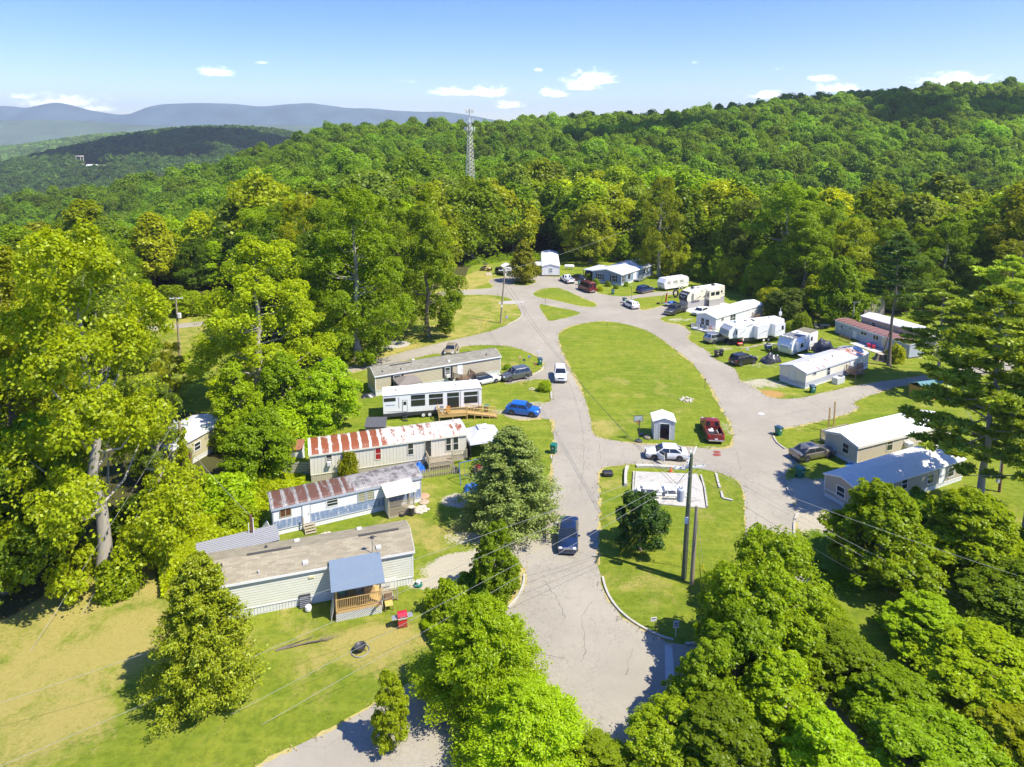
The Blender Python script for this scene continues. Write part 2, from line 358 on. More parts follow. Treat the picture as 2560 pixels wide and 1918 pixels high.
# outlines traced on the photograph (2560 px wide) and laid on the ground
def poly(px): return [tuple(P(a, b)[:2]) for a, b in px]
ROAD_OUT = [(640,1918),(760,1860),(880,1790),(1000,1722),(1080,1672),(1150,1625),(1215,1570),(1258,1535),(1283,1505),(1305,1465),(1312,1428),(1300,1398),(1262,1372),(1230,1362),(1262,1340),(1322,1318),(1352,1275),(1372,1230),
 (1380,1180),(1380,1140),(1384,1100),(1384,1062),(1372,1045),(1300,1052),(1256,1040),(1262,1020),(1310,1016),(1368,1008),(1379,1000),(1380,965),(1376,948),(1330,950),(1262,962),(1258,950),(1325,938),(1352,928),(1360,915),(1356,904),(1339,889),(1292,869),(1233,862),(1158,865),(1145,874),(1150,888),(1105,890),(1092,882),
 (993,907),(979,910),(880,931),(820,950),(740,985),(640,1020),(540,1040),(530,1010),(640,975),(720,955),(800,935),(880,914),(986,886),(1092,859),(1162,843),(1209,833),(1253,819),(1282,806),(1304,794),(1306,785),(1292,761),(1277,747),(1253,740),(1221,737),(1180,737),(1090,740),(1090,728),(1177,724),
 (1221,721),(1233,719),(1231,712),(1221,705),(1223,698),(1258,693),(1290,688),(1336,684),(1355,691),(1399,693),(1420,692),(1445,697),(1462,699),(1466,712),(1488,722),(1492,733),(1520,738),(1551,741),(1575,741),(1612,733),(1638,730),(1697,728),(1697,735),(1643,740),(1580,747),(1577,754),(1597,771),(1607,777),(1640,769),(1663,762),(1690,768),
 (1700,780),(1668,790),(1645,797),(1667,807),(1703,812),(1724,826),(1726,834),(1717,843),(1737,861),(1767,875),(1785,898),(1816,911),(1844,926),(1848,955),(1872,963),(1905,980),(1919,993),(1959,999),(2010,993),(2093,974),(2187,955),(2257,948),(2420,915),(2640,880),
 (2640,905),(2420,945),(2260,962),(2201,981),(2140,1002),(2135,1011),(2151,1018),(2140,1026),(2104,1042),(2027,1060),(1968,1070),(1933,1081),(1930,1092),(1951,1112),(1976,1127),(2010,1140),(1989,1157),(1964,1180),(1961,1196),(1966,1216),(1983,1243),(1989,1289),(1987,1314),(1994,1360),(2009,1397),(2026,1427),(2026,1464),(2019,1500),(2030,1560),(2080,1640),(2200,1760),(2420,1990),(1900,2300),(600,2300),(560,1960)]
LAWN_A = [(1394,839),(1404,827),(1429,815),(1465,807),(1502,803),(1538,805),(1587,816),(1624,829),(1663,854),(1692,878),(1726,903),(1749,929),(1769,956),(1782,979),(1799,1014),(1810,1037),(1822,1050),(1832,1078),(1832,1114),(1810,1122),(1764,1122),(1688,1113),(1599,1109),(1536,1102),(1493,1093),(1482,1082),(1475,1036),(1460,988),(1446,958),(1430,930),(1412,895),(1400,865)]
LAWN_B = [(1498,1172),(1536,1165),(1574,1161),(1612,1160),(1739,1170),(1789,1179),(1827,1191),(1853,1207),(1860,1239),(1863,1289),(1862,1340),(1858,1375),(1850,1430),(1835,1500),(1800,1575),(1773,1598),(1744,1613),(1692,1611),(1660,1602),(1611,1579),(1567,1553),(1530,1518),(1507,1472),(1496,1428),(1495,1370),(1501,1269),(1498,1222)]
LAWN_C = [(1331,737),(1338,729),(1355,722),(1380,719),(1399,720),(1429,732),(1465,749),(1490,757),(1493,764),(1485,768),(1463,768),(1429,761),(1380,749),(1346,744)]
LAWN_D = [(1343,758),(1380,766),(1429,775),(1450,781),(1450,785),(1429,792),(1404,797),(1373,804),(1365,795)]
LAWN_E = [(1277,711),(1297,702),(1331,699),(1342,704),(1331,710),(1311,715)]
def resample(pl, step, jit, seed, closed=True):
    r = random.Random(seed); out = []; n = len(pl)
    for i in range(n if closed else n - 1):
        a, b = Vector(pl[i]), Vector(pl[(i + 1) % n]); L = (b - a).length; k = max(1, int(L / step)); k = min(k, 60)
        for j in range(k):
            p = a.lerp(b, j / k); nrm = Vector((-(b - a).y, (b - a).x)).normalized() if L > 0 else Vector((0, 0))
            out.append(tuple(p + nrm * r.gauss(0, jit)))
    return out
def smooth_poly(pl, it=1, closed=True):
    for _ in range(it):
        out = []; n = len(pl)
        for i in range(n if closed else n - 1):
            a, b = Vector(pl[i]), Vector(pl[(i + 1) % n]); out += [tuple(a.lerp(b, .25)), tuple(a.lerp(b, .75))]
        pl = out
    return pl
def cdt_sheet(name, outer, holes, z, mat):
    pts = []; edges = []
    def addloop(l):
        o = len(pts); pts.extend([Vector(p) for p in l]); edges.extend([(o + i, o + (i + 1) % len(l)) for i in range(len(l))])
    addloop(outer); 
    for h in holes: addloop(h)
    vs, es, fs, _, _, _ = delaunay_2d_cdt(pts, edges, [], 2, 1e-5)
    def inside(p, l):
        c = False; x, y = p; n = len(l)
        for i in range(n):
            x0, y0 = l[i]; x1, y1 = l[(i + 1) % n]
            if (y0 > y) != (y1 > y) and x < (x1 - x0) * (y - y0) / (y1 - y0) + x0: c = not c
        return c
    keep = []
    for f in fs:
        c = sum((vs[i] for i in f), Vector((0, 0))) / len(f)
        if inside(c, outer) and not any(inside(c, h) for h in holes): keep.append(f)
    me = bpy.data.meshes.new(name); me.from_pydata([(v.x, v.y, z) for v in vs], [], [tuple(f) for f in keep]); me.materials.append(mat)
    o = bpy.data.objects.new(name, me); COL.objects.link(o); return o

road_o = resample(smooth_poly(poly(ROAD_OUT)), .8, .07, 1)
lawns = [resample(smooth_poly(poly(l)), .8, .05, 2 + i) for i, l in enumerate((LAWN_A, LAWN_B, LAWN_C, LAWN_D, LAWN_E))]

m, t, b = newmat('asphalt'); co = objco(t)
big = NOI(t, co, .12, 5, .6); mid = NOI(t, co, 1.1, 5, .7); fine = NOI(t, co, 45, 2, .6)
c = MIX(t, SS(t, big, .3, .7), (.285, .258, .205), (.375, .342, .27))
c = MIX(t, MA(t, 'MULTIPLY', SS(t, mid, .45, .75), .5), c, (.24, .225, .19))
c = MIX(t, MA(t, 'MULTIPLY', fine, .5), c, (.42, .375, .295))
vo = NN(t, 'ShaderNodeTexVoronoi', feature='DISTANCE_TO_EDGE'); vo.inputs['Scale'].default_value = 2.4
wv = NN(t, 'ShaderNodeVectorMath', operation='ADD'); t.links.new(co, wv.inputs[0])
nz = NN(t, 'ShaderNodeTexNoise'); nz.inputs['Scale'].default_value = .9; nz.inputs['Detail'].default_value = 4; t.links.new(co, nz.inputs['Vector']); t.links.new(nz.outputs['Color'], wv.inputs[1])
t.links.new(wv.outputs[0], vo.inputs['Vector'])
crk = MA(t, 'MULTIPLY', SS(t, vo.outputs['Distance'], .01, .055, 1, 0), SS(t, NOI(t, co, .16, 3), .42, .58))
c = MIX(t, MA(t, 'MULTIPLY', crk, .36), c, (.13, .12, .10))
vo2 = NN(t, 'ShaderNodeTexVoronoi', feature='DISTANCE_TO_EDGE'); vo2.inputs['Scale'].default_value = .17; t.links.new(wv.outputs[0], vo2.inputs['Vector'])
c = MIX(t, MA(t, 'MULTIPLY', SS(t, vo2.outputs['Distance'], .0005, .003, 1, 0), .3), c, (.14, .13, .1))
stn = SS(t, NOI(t, MAPV(t, co, (1, .4, 1), (5, 5, 0)), .35, 5, .7), .62, .75)
c = MIX(t, MA(t, 'MULTIPLY', stn, .3), c, (.42, .36, .24))
t.links.new(c, b.inputs['Base Color']); b.inputs['Roughness'].default_value = .93; b.inputs['Specular IOR Level'].default_value = .25
bump(t, b, fine, .006)
tag(cdt_sheet('road', road_o, lawns, .004, m), None, kind='structure')

tag(cdt_sheet('lane', resample(poly([(350, 829), (420, 824), (520, 813), (520, 803), (420, 812), (350, 816)]), 1, .05, 9), [], .006, m), None, kind='structure')
# ground close to the camera: fine sheet whose "dry", "dirt" and "wood" attributes say what grows where
def ground_mat():
    m, t, b = newmat('grass_ground'); co = objco(t)
    def at(n): a = NN(t, 'ShaderNodeAttribute', attribute_name=n); return a.outputs['Fac']
    n0 = NOI(t, co, .08, 4, .6); n1 = NOI(t, co, .6, 5, .65); n2 = NOI(t, co, 4.5, 5, .75); n3 = NOI(t, co, 26, 3, .8); n4 = NOI(t, MAPV(t, co, (1, 1, 1), (40, 7, 0)), .25, 6, .7, .5)
    g = MIX(t, SS(t, MA(t, 'ADD', MA(t, 'MULTIPLY', n0, .5), MA(t, 'MULTIPLY', n1, .5)), .36, .64), (.13, .205, .012), (.29, .31, .03))
    g = MIX(t, SS(t, n2, .35, .75, 0, .5), g, (.075, .125, .010))
    g = MIX(t, SS(t, n3, .3, .8, 0, .6), g, (.30, .36, .035))
    n5 = NOI(t, MAPV(t, co, (1, 1, 1), (7, 3, 0), (0, 0, .5)), 1.7, 6, .8); g = MIX(t, SS(t, n5, .42, .62, 0, .6), g, (.10, .155, .012)); g = MIX(t, SS(t, NOI(t, MAPV(t, co, (.25, 2.2, 1), (0, 0, 0), (0, 0, .9)), .5, 3), .5, .64, 0, .35), g, (.30, .34, .04))
    dryc = MIX(t, n2, (.30, .25, .06), (.54, .44, .15))
    dk = MA(t, 'ADD', MA(t, 'MULTIPLY', at('dry'), 1.0), MA(t, 'ADD', MA(t, 'MULTIPLY', MA(t, 'SUBTRACT', n4, .5), 2.3), MA(t, 'ADD', MA(t, 'MULTIPLY', MA(t, 'SUBTRACT', n2, .5), 1.1), MA(t, 'MULTIPLY', MA(t, 'SUBTRACT', n1, .5), .7))))
    c = MIX(t, SS(t, dk, .22, .95, 0, .88), g, dryc)
    dirtc = MIX(t, n2, (.40, .34, .24), (.60, .55, .45))
    dd = MA(t, 'ADD', at('dirt'), MA(t, 'ADD', MA(t, 'MULTIPLY', MA(t, 'SUBTRACT', n2, .5), 1.0), MA(t, 'MULTIPLY', MA(t, 'SUBTRACT', n1, .5), .9)))
    c = MIX(t, SS(t, dd, .52, .72, 0, .9), c, dirtc)
    clay = MA(t, 'ADD', at('clay'), MA(t, 'MULTIPLY', MA(t, 'SUBTRACT', n2, .5), 1.2))
    c = MIX(t, SS(t, clay, .5, .8, 0, .8), c, (.50, .27, .11))
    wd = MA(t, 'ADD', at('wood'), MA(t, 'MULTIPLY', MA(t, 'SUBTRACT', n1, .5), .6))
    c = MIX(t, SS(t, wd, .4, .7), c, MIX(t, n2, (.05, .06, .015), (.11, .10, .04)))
    t.links.new(c, b.inputs['Base Color']); b.inputs['Roughness'].default_value = 1; b.inputs['Specular IOR Level'].default_value = .1
    bump(t, b, MA(t, 'ADD', n3, n2), .06, .9)
    return m
GROUND = ground_mat()
GX0, GX1, GY0, GY1, GS = -120, 150, 18, 232, .6
gx = np.arange(GX0, GX1 + GS, GS); gy = np.arange(GY0, GY1 + GS, GS)
XX, YY = np.meshgrid(gx, gy); ZZ = terrain(XX, YY)
V = np.stack([XX, YY, ZZ], -1).reshape(-1, 3); nx, ny = len(gx), len(gy)
ii = (np.arange(ny - 1)[:, None] * nx + np.arange(nx - 1)[None, :]).ravel()
Fq = np.stack([ii, ii + 1, ii + nx + 1, ii + nx], -1)
gnd = np_mesh('ground', V, Fq, GROUND); tag(gnd, None, kind='structure')
def pip(X, Y, pl):
    c = np.zeros(X.shape, bool); n = len(pl)
    for i in range(n):
        x0, y0 = pl[i]; x1, y1 = pl[(i + 1) % n]
        if y0 == y1: continue
        c ^= ((y0 > Y) != (y1 > Y)) & (X < (x1 - x0) * (Y - y0) / (y1 - y0) + x0)
    return c
def blur(a, k):
    for _ in range(k):
        a = (a + np.roll(a, 1, 0) + np.roll(a, -1, 0) + np.roll(a, 1, 1) + np.roll(a, -1, 1)) / 5
    return a
dry = np.full(XX.shape, .14); dirt = np.zeros(XX.shape); clay = np.zeros(XX.shape); wood = np.zeros(XX.shape)
def blob(arr, px, py, rx, ry, v):     # rx, ry metres
    c = P(px, py); arr += v * np.exp(-(((XX - c.x) / rx) ** 2 + ((YY - c.y) / ry) ** 2) ** 2)
FIELD = poly([(-600,1990),(-600,1500),(0,1480),(220,1420),(320,1340),(440,1270),(440,1330),(400,1400),(420,1480),(470,1560),(430,1640),(330,1700),(270,1800),(170,1900),(100,1990)])
dry += .68 * blur(pip(XX, YY, FIELD).astype(float), 8)
WEST = poly([(1160,740),(1221,737),(1292,761),(1306,790),(1209,833),(1092,859),(980,886),(860,914),(840,890),(980,800)])
dry += .42 * blur(pip(XX, YY, WEST).astype(float), 3)
dry += .6 * blur(pip(XX, YY, poly([(1140,700),(1220,660),(1240,700),(1180,724),(1130,730)])).astype(float), 2)
for a in [(1000,1230,5,3,.4),(1100,1330,5,3,.55),(900,1620,4,3,.35),(1530,1210,1.6,1.5,.5),(1800,1230,2.5,2,.35),(1560,1000,9,3,.12),(1560,1060,9,2,.2),(1600,950,8,5,.12),(1505,1070,2,3,.4),(820,1700,5,2,.25),(1660,880,8,10,.08),
          (1560,1450,3,2,.35),(1700,1500,3,2,.35),(1140,1010,6,3,.25),(1000,870,12,4,.25),(1280,905,4,2,.3),(1290,930,3,1,.3),(2200,900,8,6,.15),(2040,1030,6,2,.3),(640,1560,4,3,.3),(1010,1590,4,2,.4),(430,840,22,18,.4)]: blob(dry, *a)
for a in [(1150,1252,2.2,1.7,.95),(1150,1425,4.2,2.2,.85),(1080,1462,3,.7,.9),(1165,1345,2.6,1.5,.7),(1190,1400,3,1.6,.7),(1260,1030,4,1.2,.7),(1340,1010,4,1.2,.65),(1700,800,4,2.4,.6),(1810,870,4,2,.55),(1900,915,4,2,.55),(1900,960,5,3,.7),
          (1980,1150,3,3,.5),(2030,1240,6,4.5,.9),(2090,1310,5,5,.8),(1820,1070,1.5,4,.6),(1790,1120,4,1,.6),(1500,1210,1,3,.4),(1700,1030,4,1,.4),(1555,1075,2,1,.2),(90,1580,4,3,.3),(1000,1075,6,1.5,.75),(2330,895,4,1,.6),(2170,878,2,1,.6),(1680,775,5,3,.5),(1760,830,3,2,.5),(1440,735,3,1,.0),(700,975,12,3,.4),(500,1010,10,4,.4)]: blob(dirt, *a)
for a in [(1920,985,3,2,.9),(1290,1330,3.5,1.4,.8),(1630,772,6,1.2,.6),(410,1480,1,1,.7),(960,1545,1.5,.6,.6),(480,1500,1.5,1,.6)]: blob(clay, *a)
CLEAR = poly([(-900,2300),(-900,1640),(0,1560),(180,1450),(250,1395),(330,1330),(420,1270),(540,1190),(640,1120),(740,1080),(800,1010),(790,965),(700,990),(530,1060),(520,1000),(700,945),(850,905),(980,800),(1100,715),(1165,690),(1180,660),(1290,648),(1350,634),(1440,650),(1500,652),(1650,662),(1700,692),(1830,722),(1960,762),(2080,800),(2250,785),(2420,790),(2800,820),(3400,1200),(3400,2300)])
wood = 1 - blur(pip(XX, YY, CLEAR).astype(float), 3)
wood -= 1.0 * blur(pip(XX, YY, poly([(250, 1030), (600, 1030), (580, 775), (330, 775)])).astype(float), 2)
LOT = poly([(1890,1640),(2060,1480),(2060,1360),(2700,1320),(2900,2200),(2300,2200)])
wood += .0 * blur(pip(XX, YY, LOT).astype(float), 3)
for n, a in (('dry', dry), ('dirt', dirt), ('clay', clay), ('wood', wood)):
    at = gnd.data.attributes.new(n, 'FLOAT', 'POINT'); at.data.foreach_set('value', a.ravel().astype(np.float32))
# terrain out to the horizon, all round
m, t, b = newmat('hill_ground'); co = objco(t)
c = MIX(t, SS(t, NOI(t, co, .006, 5, .6), .4, .6), (.07, .11, .02), (.17, .22, .05))
t.links.new(c, b.inputs['Base Color']); b.inputs['Roughness'].default_value = 1
rr = np.concatenate([[0], 12 * np.exp(np.linspace(0, math.log(9000 / 12), 210))]); th = np.linspace(0, 2 * pi, 421)[:-1]
RR, TT = np.meshgrid(rr, th, indexing='ij'); X2 = RR * np.sin(TT); Y2 = RR * np.cos(TT); Z2 = terrain(X2, Y2)
Z2 = np.where((X2 > GX0 + 3) & (X2 < GX1 - 3) & (Y2 > GY0 + 3) & (Y2 < GY1 - 3), Z2 - 1.6, Z2 - .12)
V = np.stack([X2, Y2, Z2], -1).reshape(-1, 3); nr, nth = RR.shape
i0 = (np.arange(nr - 1)[:, None] * nth + np.arange(nth)[None, :]).ravel(); j1 = (np.arange(nr - 1)[:, None] * nth + ((np.arange(nth) + 1) % nth)[None, :]).ravel()
hl = np_mesh('terrain', V, np.stack([i0, i0 + nth, j1 + nth, j1], -1), m); tag(hl, None, kind='structure')
hl.data.polygons.foreach_set('use_smooth', [True] * len(hl.data.polygons))
# far mountain range
def mountains(name, prof, Y, depth, col):
    m, t, b = newmat(name + '_woods'); co = objco(t)
    c = MIX(t, SS(t, NOI(t, co, .004, 6, .7), .35, .65), tuple(x * .75 for x in col), tuple(x * 1.25 for x in col)); t.links.new(c, b.inputs['Base Color']); b.inputs['Roughness'].default_value = 1
    pxs = np.linspace(prof[0][0], prof[-1][0], 300); pys = np.interp(pxs, [p[0] for p in prof], [p[1] for p in prof])
    k = np.array([.25, .5, .25])
    for _ in range(3): pys = np.convolve(np.pad(pys, 1, 'edge'), k, 'valid')
    u = (pxs - 1280) / 1720; rows = []
    for q in np.linspace(-1, 1, 25):
        yy = Y + depth * q; xx = u * Y
        top = CH + (345 - pys) * Y / 1720.
        f = (1 - abs(q)) ** .9
        zz = -90 + (top + 90) * f + (wob(xx, yy + 0 * xx, 1500) * 26 + wob(xx, yy + 0 * xx, 500) * 9) * f * (1 - f) * 2.2
        rows.append(np.stack([xx, np.full_like(xx, yy), zz], -1))
    A = np.array(rows); n1, n2 = A.shape[:2]; i0 = (np.arange(n1 - 1)[:, None] * n2 + np.arange(n2 - 1)[None, :]).ravel()
    o = np_mesh(name, A.reshape(-1, 3), np.stack([i0, i0 + 1, i0 + n2 + 1, i0 + n2], -1), m); o.data.polygons.foreach_set('use_smooth', [True] * len(o.data.polygons))
    tag(o, None, kind='structure')
mountains('mountains', [(-900,285),(-500,262),(-250,285),(-60,268),(30,266),(75,272),(110,263),(150,257),(185,264),(230,277),(300,288),(330,287),(370,270),(410,262),(500,259),(590,261),(630,266),(660,268),(720,262),(780,259),(830,266),(880,272),(930,272),(990,278),(1060,281),(1110,280),(1160,286),(1230,300),(1400,320),(1700,330)], 6800, 900, (.07, .12, .12))
mountains('foothills', [(-900,320),(-300,306),(0,302),(120,300),(240,304),(330,312),(420,316),(560,313),(700,312),(800,316),(1000,312),(1200,318),(1500,330)], 5200, 600, (.09, .14, .06))
# ---------------------------------------------------------------- foliage
def rdir(R, n):
    d = R.normal(size=(n, 3)); return d / np.linalg.norm(d, axis=1, keepdims=True)
def leaves(C, N, size, R, aspect=1.5, U=None, droop=0.0):
    """one four-sided leaf per row: centre C, normal N"""
    n = len(C); N = N / np.maximum(np.linalg.norm(N, axis=1, keepdims=True), 1e-6)
    A = R.normal(size=(n, 3)) if U is None else U
    A = A - (A * N).sum(1, keepdims=True) * N; A[:, 2] -= droop; A /= np.maximum(np.linalg.norm(A, axis=1, keepdims=True), 1e-6)
    B = np.cross(N, A); s = (size * (.65 + .7 * R.rand(n)))[:, None]; l = s * aspect * .5; w = s * .5
    V = np.stack([C - A * l, C + B * w + N * s * .12, C + A * l, C - B * w + N * s * .12], 1).reshape(-1, 3)
    return V
def quads(V): return np.arange(len(V)).reshape(-1, 4)
def crown_broad(seed, H=10.0, R0=4.0, base=.28, nl=34, ns=9, per=26, leaf=.26, shape='round', ragged=.25, lobe=.3, shell=.14, sub=(.36, .22)):
    """crown in three scales: limbs' masses, their lumps, and leaves over the lumps"""
    R = np.random.RandomState(seed); zb = H * base; Hc = H - zb
    def env(t):
        if shape == 'round': return np.sqrt(np.maximum(0, 1 - ((t - .42) / .6) ** 2)) * (1 - .12 * t)
        if shape == 'dome': return np.clip((1 - t ** 2.4), 0, 1) ** .55 * (.72 + .28 * np.minimum(t * 4, 1))
        if shape == 'tall': return np.clip(1 - t, 0, 1) ** .62 * (.5 + .5 * np.minimum(t * 3.5, 1)) * 1.12
        if shape == 'cone': return np.clip(1 - t, 0, 1) ** .85 * (.7 + .3 * np.minimum(t * 6, 1)) * 1.15
    L = []; k = 0
    while len(L) < nl:
        t = R.rand() ** .8; a = k * 2.399 + R.normal() * .5; k += 1; e = env(t) * R0
        if R.rand() > .25 + e / R0: continue
        rad = e * (.55 + .35 * R.rand()) if R.rand() < .85 else e * R.rand() * .5
        lr = R0 * lobe * (.7 + .6 * R.rand()) * (.6 + .4 * e / R0)
        L.append((cos(a) * rad, sin(a) * rad, zb + Hc * t * .97 - lr * .3, lr))
    C = []; Nn = []
    for (x, y, z, lr) in L:
        d = rdir(R, ns); d[:, 2] = d[:, 2] * .9 + .12; d /= np.linalg.norm(d, axis=1, keepdims=True)
        sc = np.array([x, y, z]) + d * lr * (.62 + ragged * R.rand(ns, 1)); sr = lr * (sub[0] + sub[1] * R.rand(ns))
        dd = rdir(R, ns * per).reshape(ns, per, 3); dd[..., 2] = np.where(dd[..., 2] < -.75, -dd[..., 2], dd[..., 2])
        p = sc[:, None] + dd * sr[:, None, None] * (.78 + .3 * R.rand(ns, per, 1)) * np.array([1.05, 1.05, 1.0])
        C.append(p.reshape(-1, 3)); out = dd * .50 + d[:, None] * .30 + R.normal(size=dd.shape) * .62 + np.array([x, y, 0]) / R0 * .35 + np.array([0, 0, .5]); Nn.append(out.reshape(-1, 3))
    nf = int(nl * ns * per * shell); t = R.rand(nf); a = R.rand(nf) * 6.283; lump = .86 + .13 * np.sin(a * 3 + t * 9 + seed) + .12 * np.sin(a * 5 - t * 16 + 2 * seed)
    kq = np.sin(a * 7 + t * 5) * np.sin(t * 23 + a * 2) > -.25; t, a, lump = t[kq], a[kq], lump[kq]; nf = len(t)
    rr = env(t) * R0 * lump * (.78 + .2 * R.rand(nf)); o3 = np.stack([np.cos(a), np.sin(a), .5 + 0 * a], 1)
    C.append(np.stack([np.cos(a) * rr, np.sin(a) * rr, zb + Hc * t * .96], 1) + R.normal(size=(nf, 3)) * .03 * R0); Nn.append(o3 + R.normal(size=(nf, 3)) * .7)
    C = np.concatenate(C); Nn = np.concatenate(Nn)
    return leaves(C, Nn, leaf, R), L
def crown_cedar(seed, H=10.0, R0=4.0, base=.06, nb=170, per=60, leaf=.16, spread=.5, power=.8, droop=.25, upturn=.5, top=1.0):
    """evergreen: pointed sprays along rising branches set all round the stem"""
    R = np.random.RandomState(seed); C = []; U = []; N = []; L = []
    for k in range(nb):
        t = (k + .5) / nb; t = t ** .9; a = k * 2.399 + R.normal() * .35; z0 = H * (base + (1 - base) * t * .97)
        ln = R0 * (1 - t) ** power * (.72 + .5 * R.rand()) + .25
        q = np.sort(R.rand(per) ** .62); rr = ln * q; zz = z0 - droop * ln * q + upturn * ln * q ** 2 * .8
        wd = (.12 + .30 * (1 - q)) * ln * spread + .06
        off = R.normal(size=(per, 3)) * wd[:, None] * np.array([1, 1, .55])
        p = np.stack([cos(a) * rr, sin(a) * rr, zz], 1) + off
        C.append(p); dirv = np.array([cos(a), sin(a), .55]); U.append(dirv + R.normal(size=(per, 3)) * .55); N.append(np.array([cos(a) * .3, sin(a) * .3, 1]) + R.normal(size=(per, 3)) * .55)
        if k % 9 == 0: L.append((cos(a) * ln * .8, sin(a) * ln * .8, z0 - droop * ln * .8 + upturn * ln * .5, ln))
    C = np.concatenate(C); U = np.concatenate(U); N = np.concatenate(N)
    return leaves(C, N, leaf, R, 2.3, U), L
def crown_pine(seed, H=20.0, R0=6.0, base=.22, nb=46, leaf=.22, tufts=11, per=46):
    R = np.random.RandomState(seed); C = []; U = []; N = []; L = []
    for k in range(nb):
        t = (k + R.rand() * .6) / nb; a = k * 2.399 + R.normal() * .5; z0 = H * (base + (1 - base) * t)
        ln = R0 * (.42 + .58 * (1 - t) ** .8) * min(1, (1.04 - t) * 4) * (.6 + .5 * R.rand()); L.append((cos(a) * ln, sin(a) * ln, z0 + ln * .10, ln))
        for j in range(tufts):
            q = .38 + .62 * (j + R.rand()) / tufts; side = R.normal() * .20 * ln * (1.15 - q + .25)
            c = np.array([cos(a) * ln * q - sin(a) * side, sin(a) * ln * q + cos(a) * side, z0 + ln * .1 * q + R.rand() * .25]); r = .34 + .28 * R.rand()
            d = rdir(R, per); d[:, 2] = np.abs(d[:, 2]) * .8 - .1; C.append(c + d * r * np.array([1.3, 1.3, .75]) * (.5 + .6 * R.rand(per, 1))); U.append(d + R.normal(size=d.shape) * .2); N.append(np.cross(d, R.normal(size=d.shape)) + np.array([0, 0, .5]))
    C = np.concatenate(C); U = np.concatenate(U); N = np.concatenate(N)
    return leaves(C, N, leaf, R, 2.6, U), L
def trunk_mb(H, r, limbs, top=.8, seed=0, lean=0.0, nl=10, att=.6):
    R = random.Random(seed); mb = MB(); pts = []; rad = []
    for i in range(9):
        q = i / 8; pts.append((lean * q * H + R.uniform(-.5, .5) * r * (q > .1), R.uniform(-.5, .5) * r * (q > .1), H * top * q)); rad.append(r * (1.35 if i == 0 else 1) * (1 - .82 * q))
    mb.tube(pts, rad, 9)
    limbs = [l for l in limbs if l[2] > .3 * H] if limbs else limbs
    sel = sorted(limbs, key=lambda l: l[2])[:: max(1, len(limbs) // nl)] if limbs else []
    for l in sel:
        q = max(.12, min(.95, (l[2] - Vector((l[0], l[1], 0)).length * att) / (H * top))); i = int(q * 8); a = Vector(pts[i]).lerp(Vector(pts[min(i + 1, 8)]), q * 8 - i)
        e = Vector(l[:3]); mid = a.lerp(e, .5) + Vector((0, 0, -.04 * H * (1 if l[2] > a.z and att > .3 else 0))); rr = rad[i] * .34
        mb.tube([a, mid, e], [rr, rr * .6, rr * .18], 5)
    return mb
PROTO = {}
def proto(key, gen, mat, Hp, tr_, tmat=None, top=.8, lean=0.0, nl=7, att=.6, **kw):
    V, L = gen(**kw); me = np_mesh('crown', V, quads(V), mat, link=False)
    tb = trunk_mb(Hp, tr_, L, top, 5, lean, nl, att).build('trunk', tmat or BARK); tme = tb.data; bpy.data.objects.remove(tb)
    PROTO[key] = (me, tme, Hp); return me
def tree(key, label, x, y, h, wide=1.0, rot=None, tint=(.13, .2, .02), cat='tree', name='tree', group=None, z=None, parts=True):
    me, tme, H = PROTO[key]; s = h / H
    root = thing(name, label, cat, (x, y, tz(x, y) - .05 if z is None else z), rnd.uniform(0, 6.28) if rot is None else rot, group)
    root.scale = (s * wide, s * wide, s)
    if parts:
        tr = bpy.data.objects.new('trunk', tme); COL.objects.link(tr); tr.parent = root
    c = bpy.data.objects.new('crown', me); COL.objects.link(c); c.parent = root; c.color = (*tint, 1)
    return root
# forest kinds, 10 m tall at scale 1
FK = []
for i, (sh, R0, nl, lb) in enumerate([('round', 4.1, 26, .36), ('tall', 4.2, 30, .33), ('tall', 3.5, 28, .36), ('round', 4.5, 32, .31), ('tall', 3.1, 24, .36), ('dome', 3.9, 26, .35)]):
    proto('f%d' % i, crown_broad, LEAF, 10, .22, seed=20 + i, H=10, R0=R0, base=.22, nl=int(nl*1.15), ns=12, per=34, leaf=.25, shape=sh, lobe=lb, ragged=.42); FK.append('f%d' % i)
proto('near_a', crown_broad, LEAF, 10, .2, seed=41, H=10, R0=3.6, base=.12, nl=80, ns=26, per=56, leaf=.15, shape='tall', lobe=.25, ragged=.6, shell=.04, sub=(.20, .24))
proto('near_b', crown_broad, LEAF, 10, .2, seed=42, H=10, R0=4.0, base=.12, nl=84, ns=26, per=56, leaf=.15, shape='round', lobe=.24, ragged=.6, shell=.04, sub=(.20, .24))
proto('near_c', crown_broad, LEAF, 10, .2, seed=47, H=10, R0=3.2, base=.08, nl=60, ns=20, per=56, leaf=.14, shape='tall', lobe=.28, ragged=.6, shell=.04, sub=(.20, .24))
proto('big', crown_broad, LEAF, 28, .6, PBARK, seed=43, H=28, R0=8.2, base=.06, nl=150, ns=22, per=110, leaf=.19, shape='round', lobe=.22, ragged=.55, shell=.07, sub=(.24, .24))
proto('big_b', crown_broad, LEAF, 28, .5, BARK, seed=44, H=28, R0=8.6, base=.04, nl=160, ns=22, per=110, leaf=.19, shape='tall', lobe=.22, ragged=.55, shell=.07, sub=(.24, .24))
proto('vine', crown_cedar, LEAF, 10, .22, seed=45, H=10, R0=6.0, base=.10, nb=230, per=620, leaf=.12, spread=.42, power=.55, droop=.30, upturn=.35)
proto('cedar', crown_cedar, NEEDLE, 10, .17, seed=46, H=10, R0=4.1, base=.02, nb=260, per=300, leaf=.105, spread=.33, power=.62, droop=.22, upturn=.5)
proto('cone_cedar', crown_cedar, NEEDLE, 10, .17, seed=48, H=10, R0=3.7, base=.05, nb=170, per=120, leaf=.2, spread=.5, power=.7, droop=.1, upturn=.6)
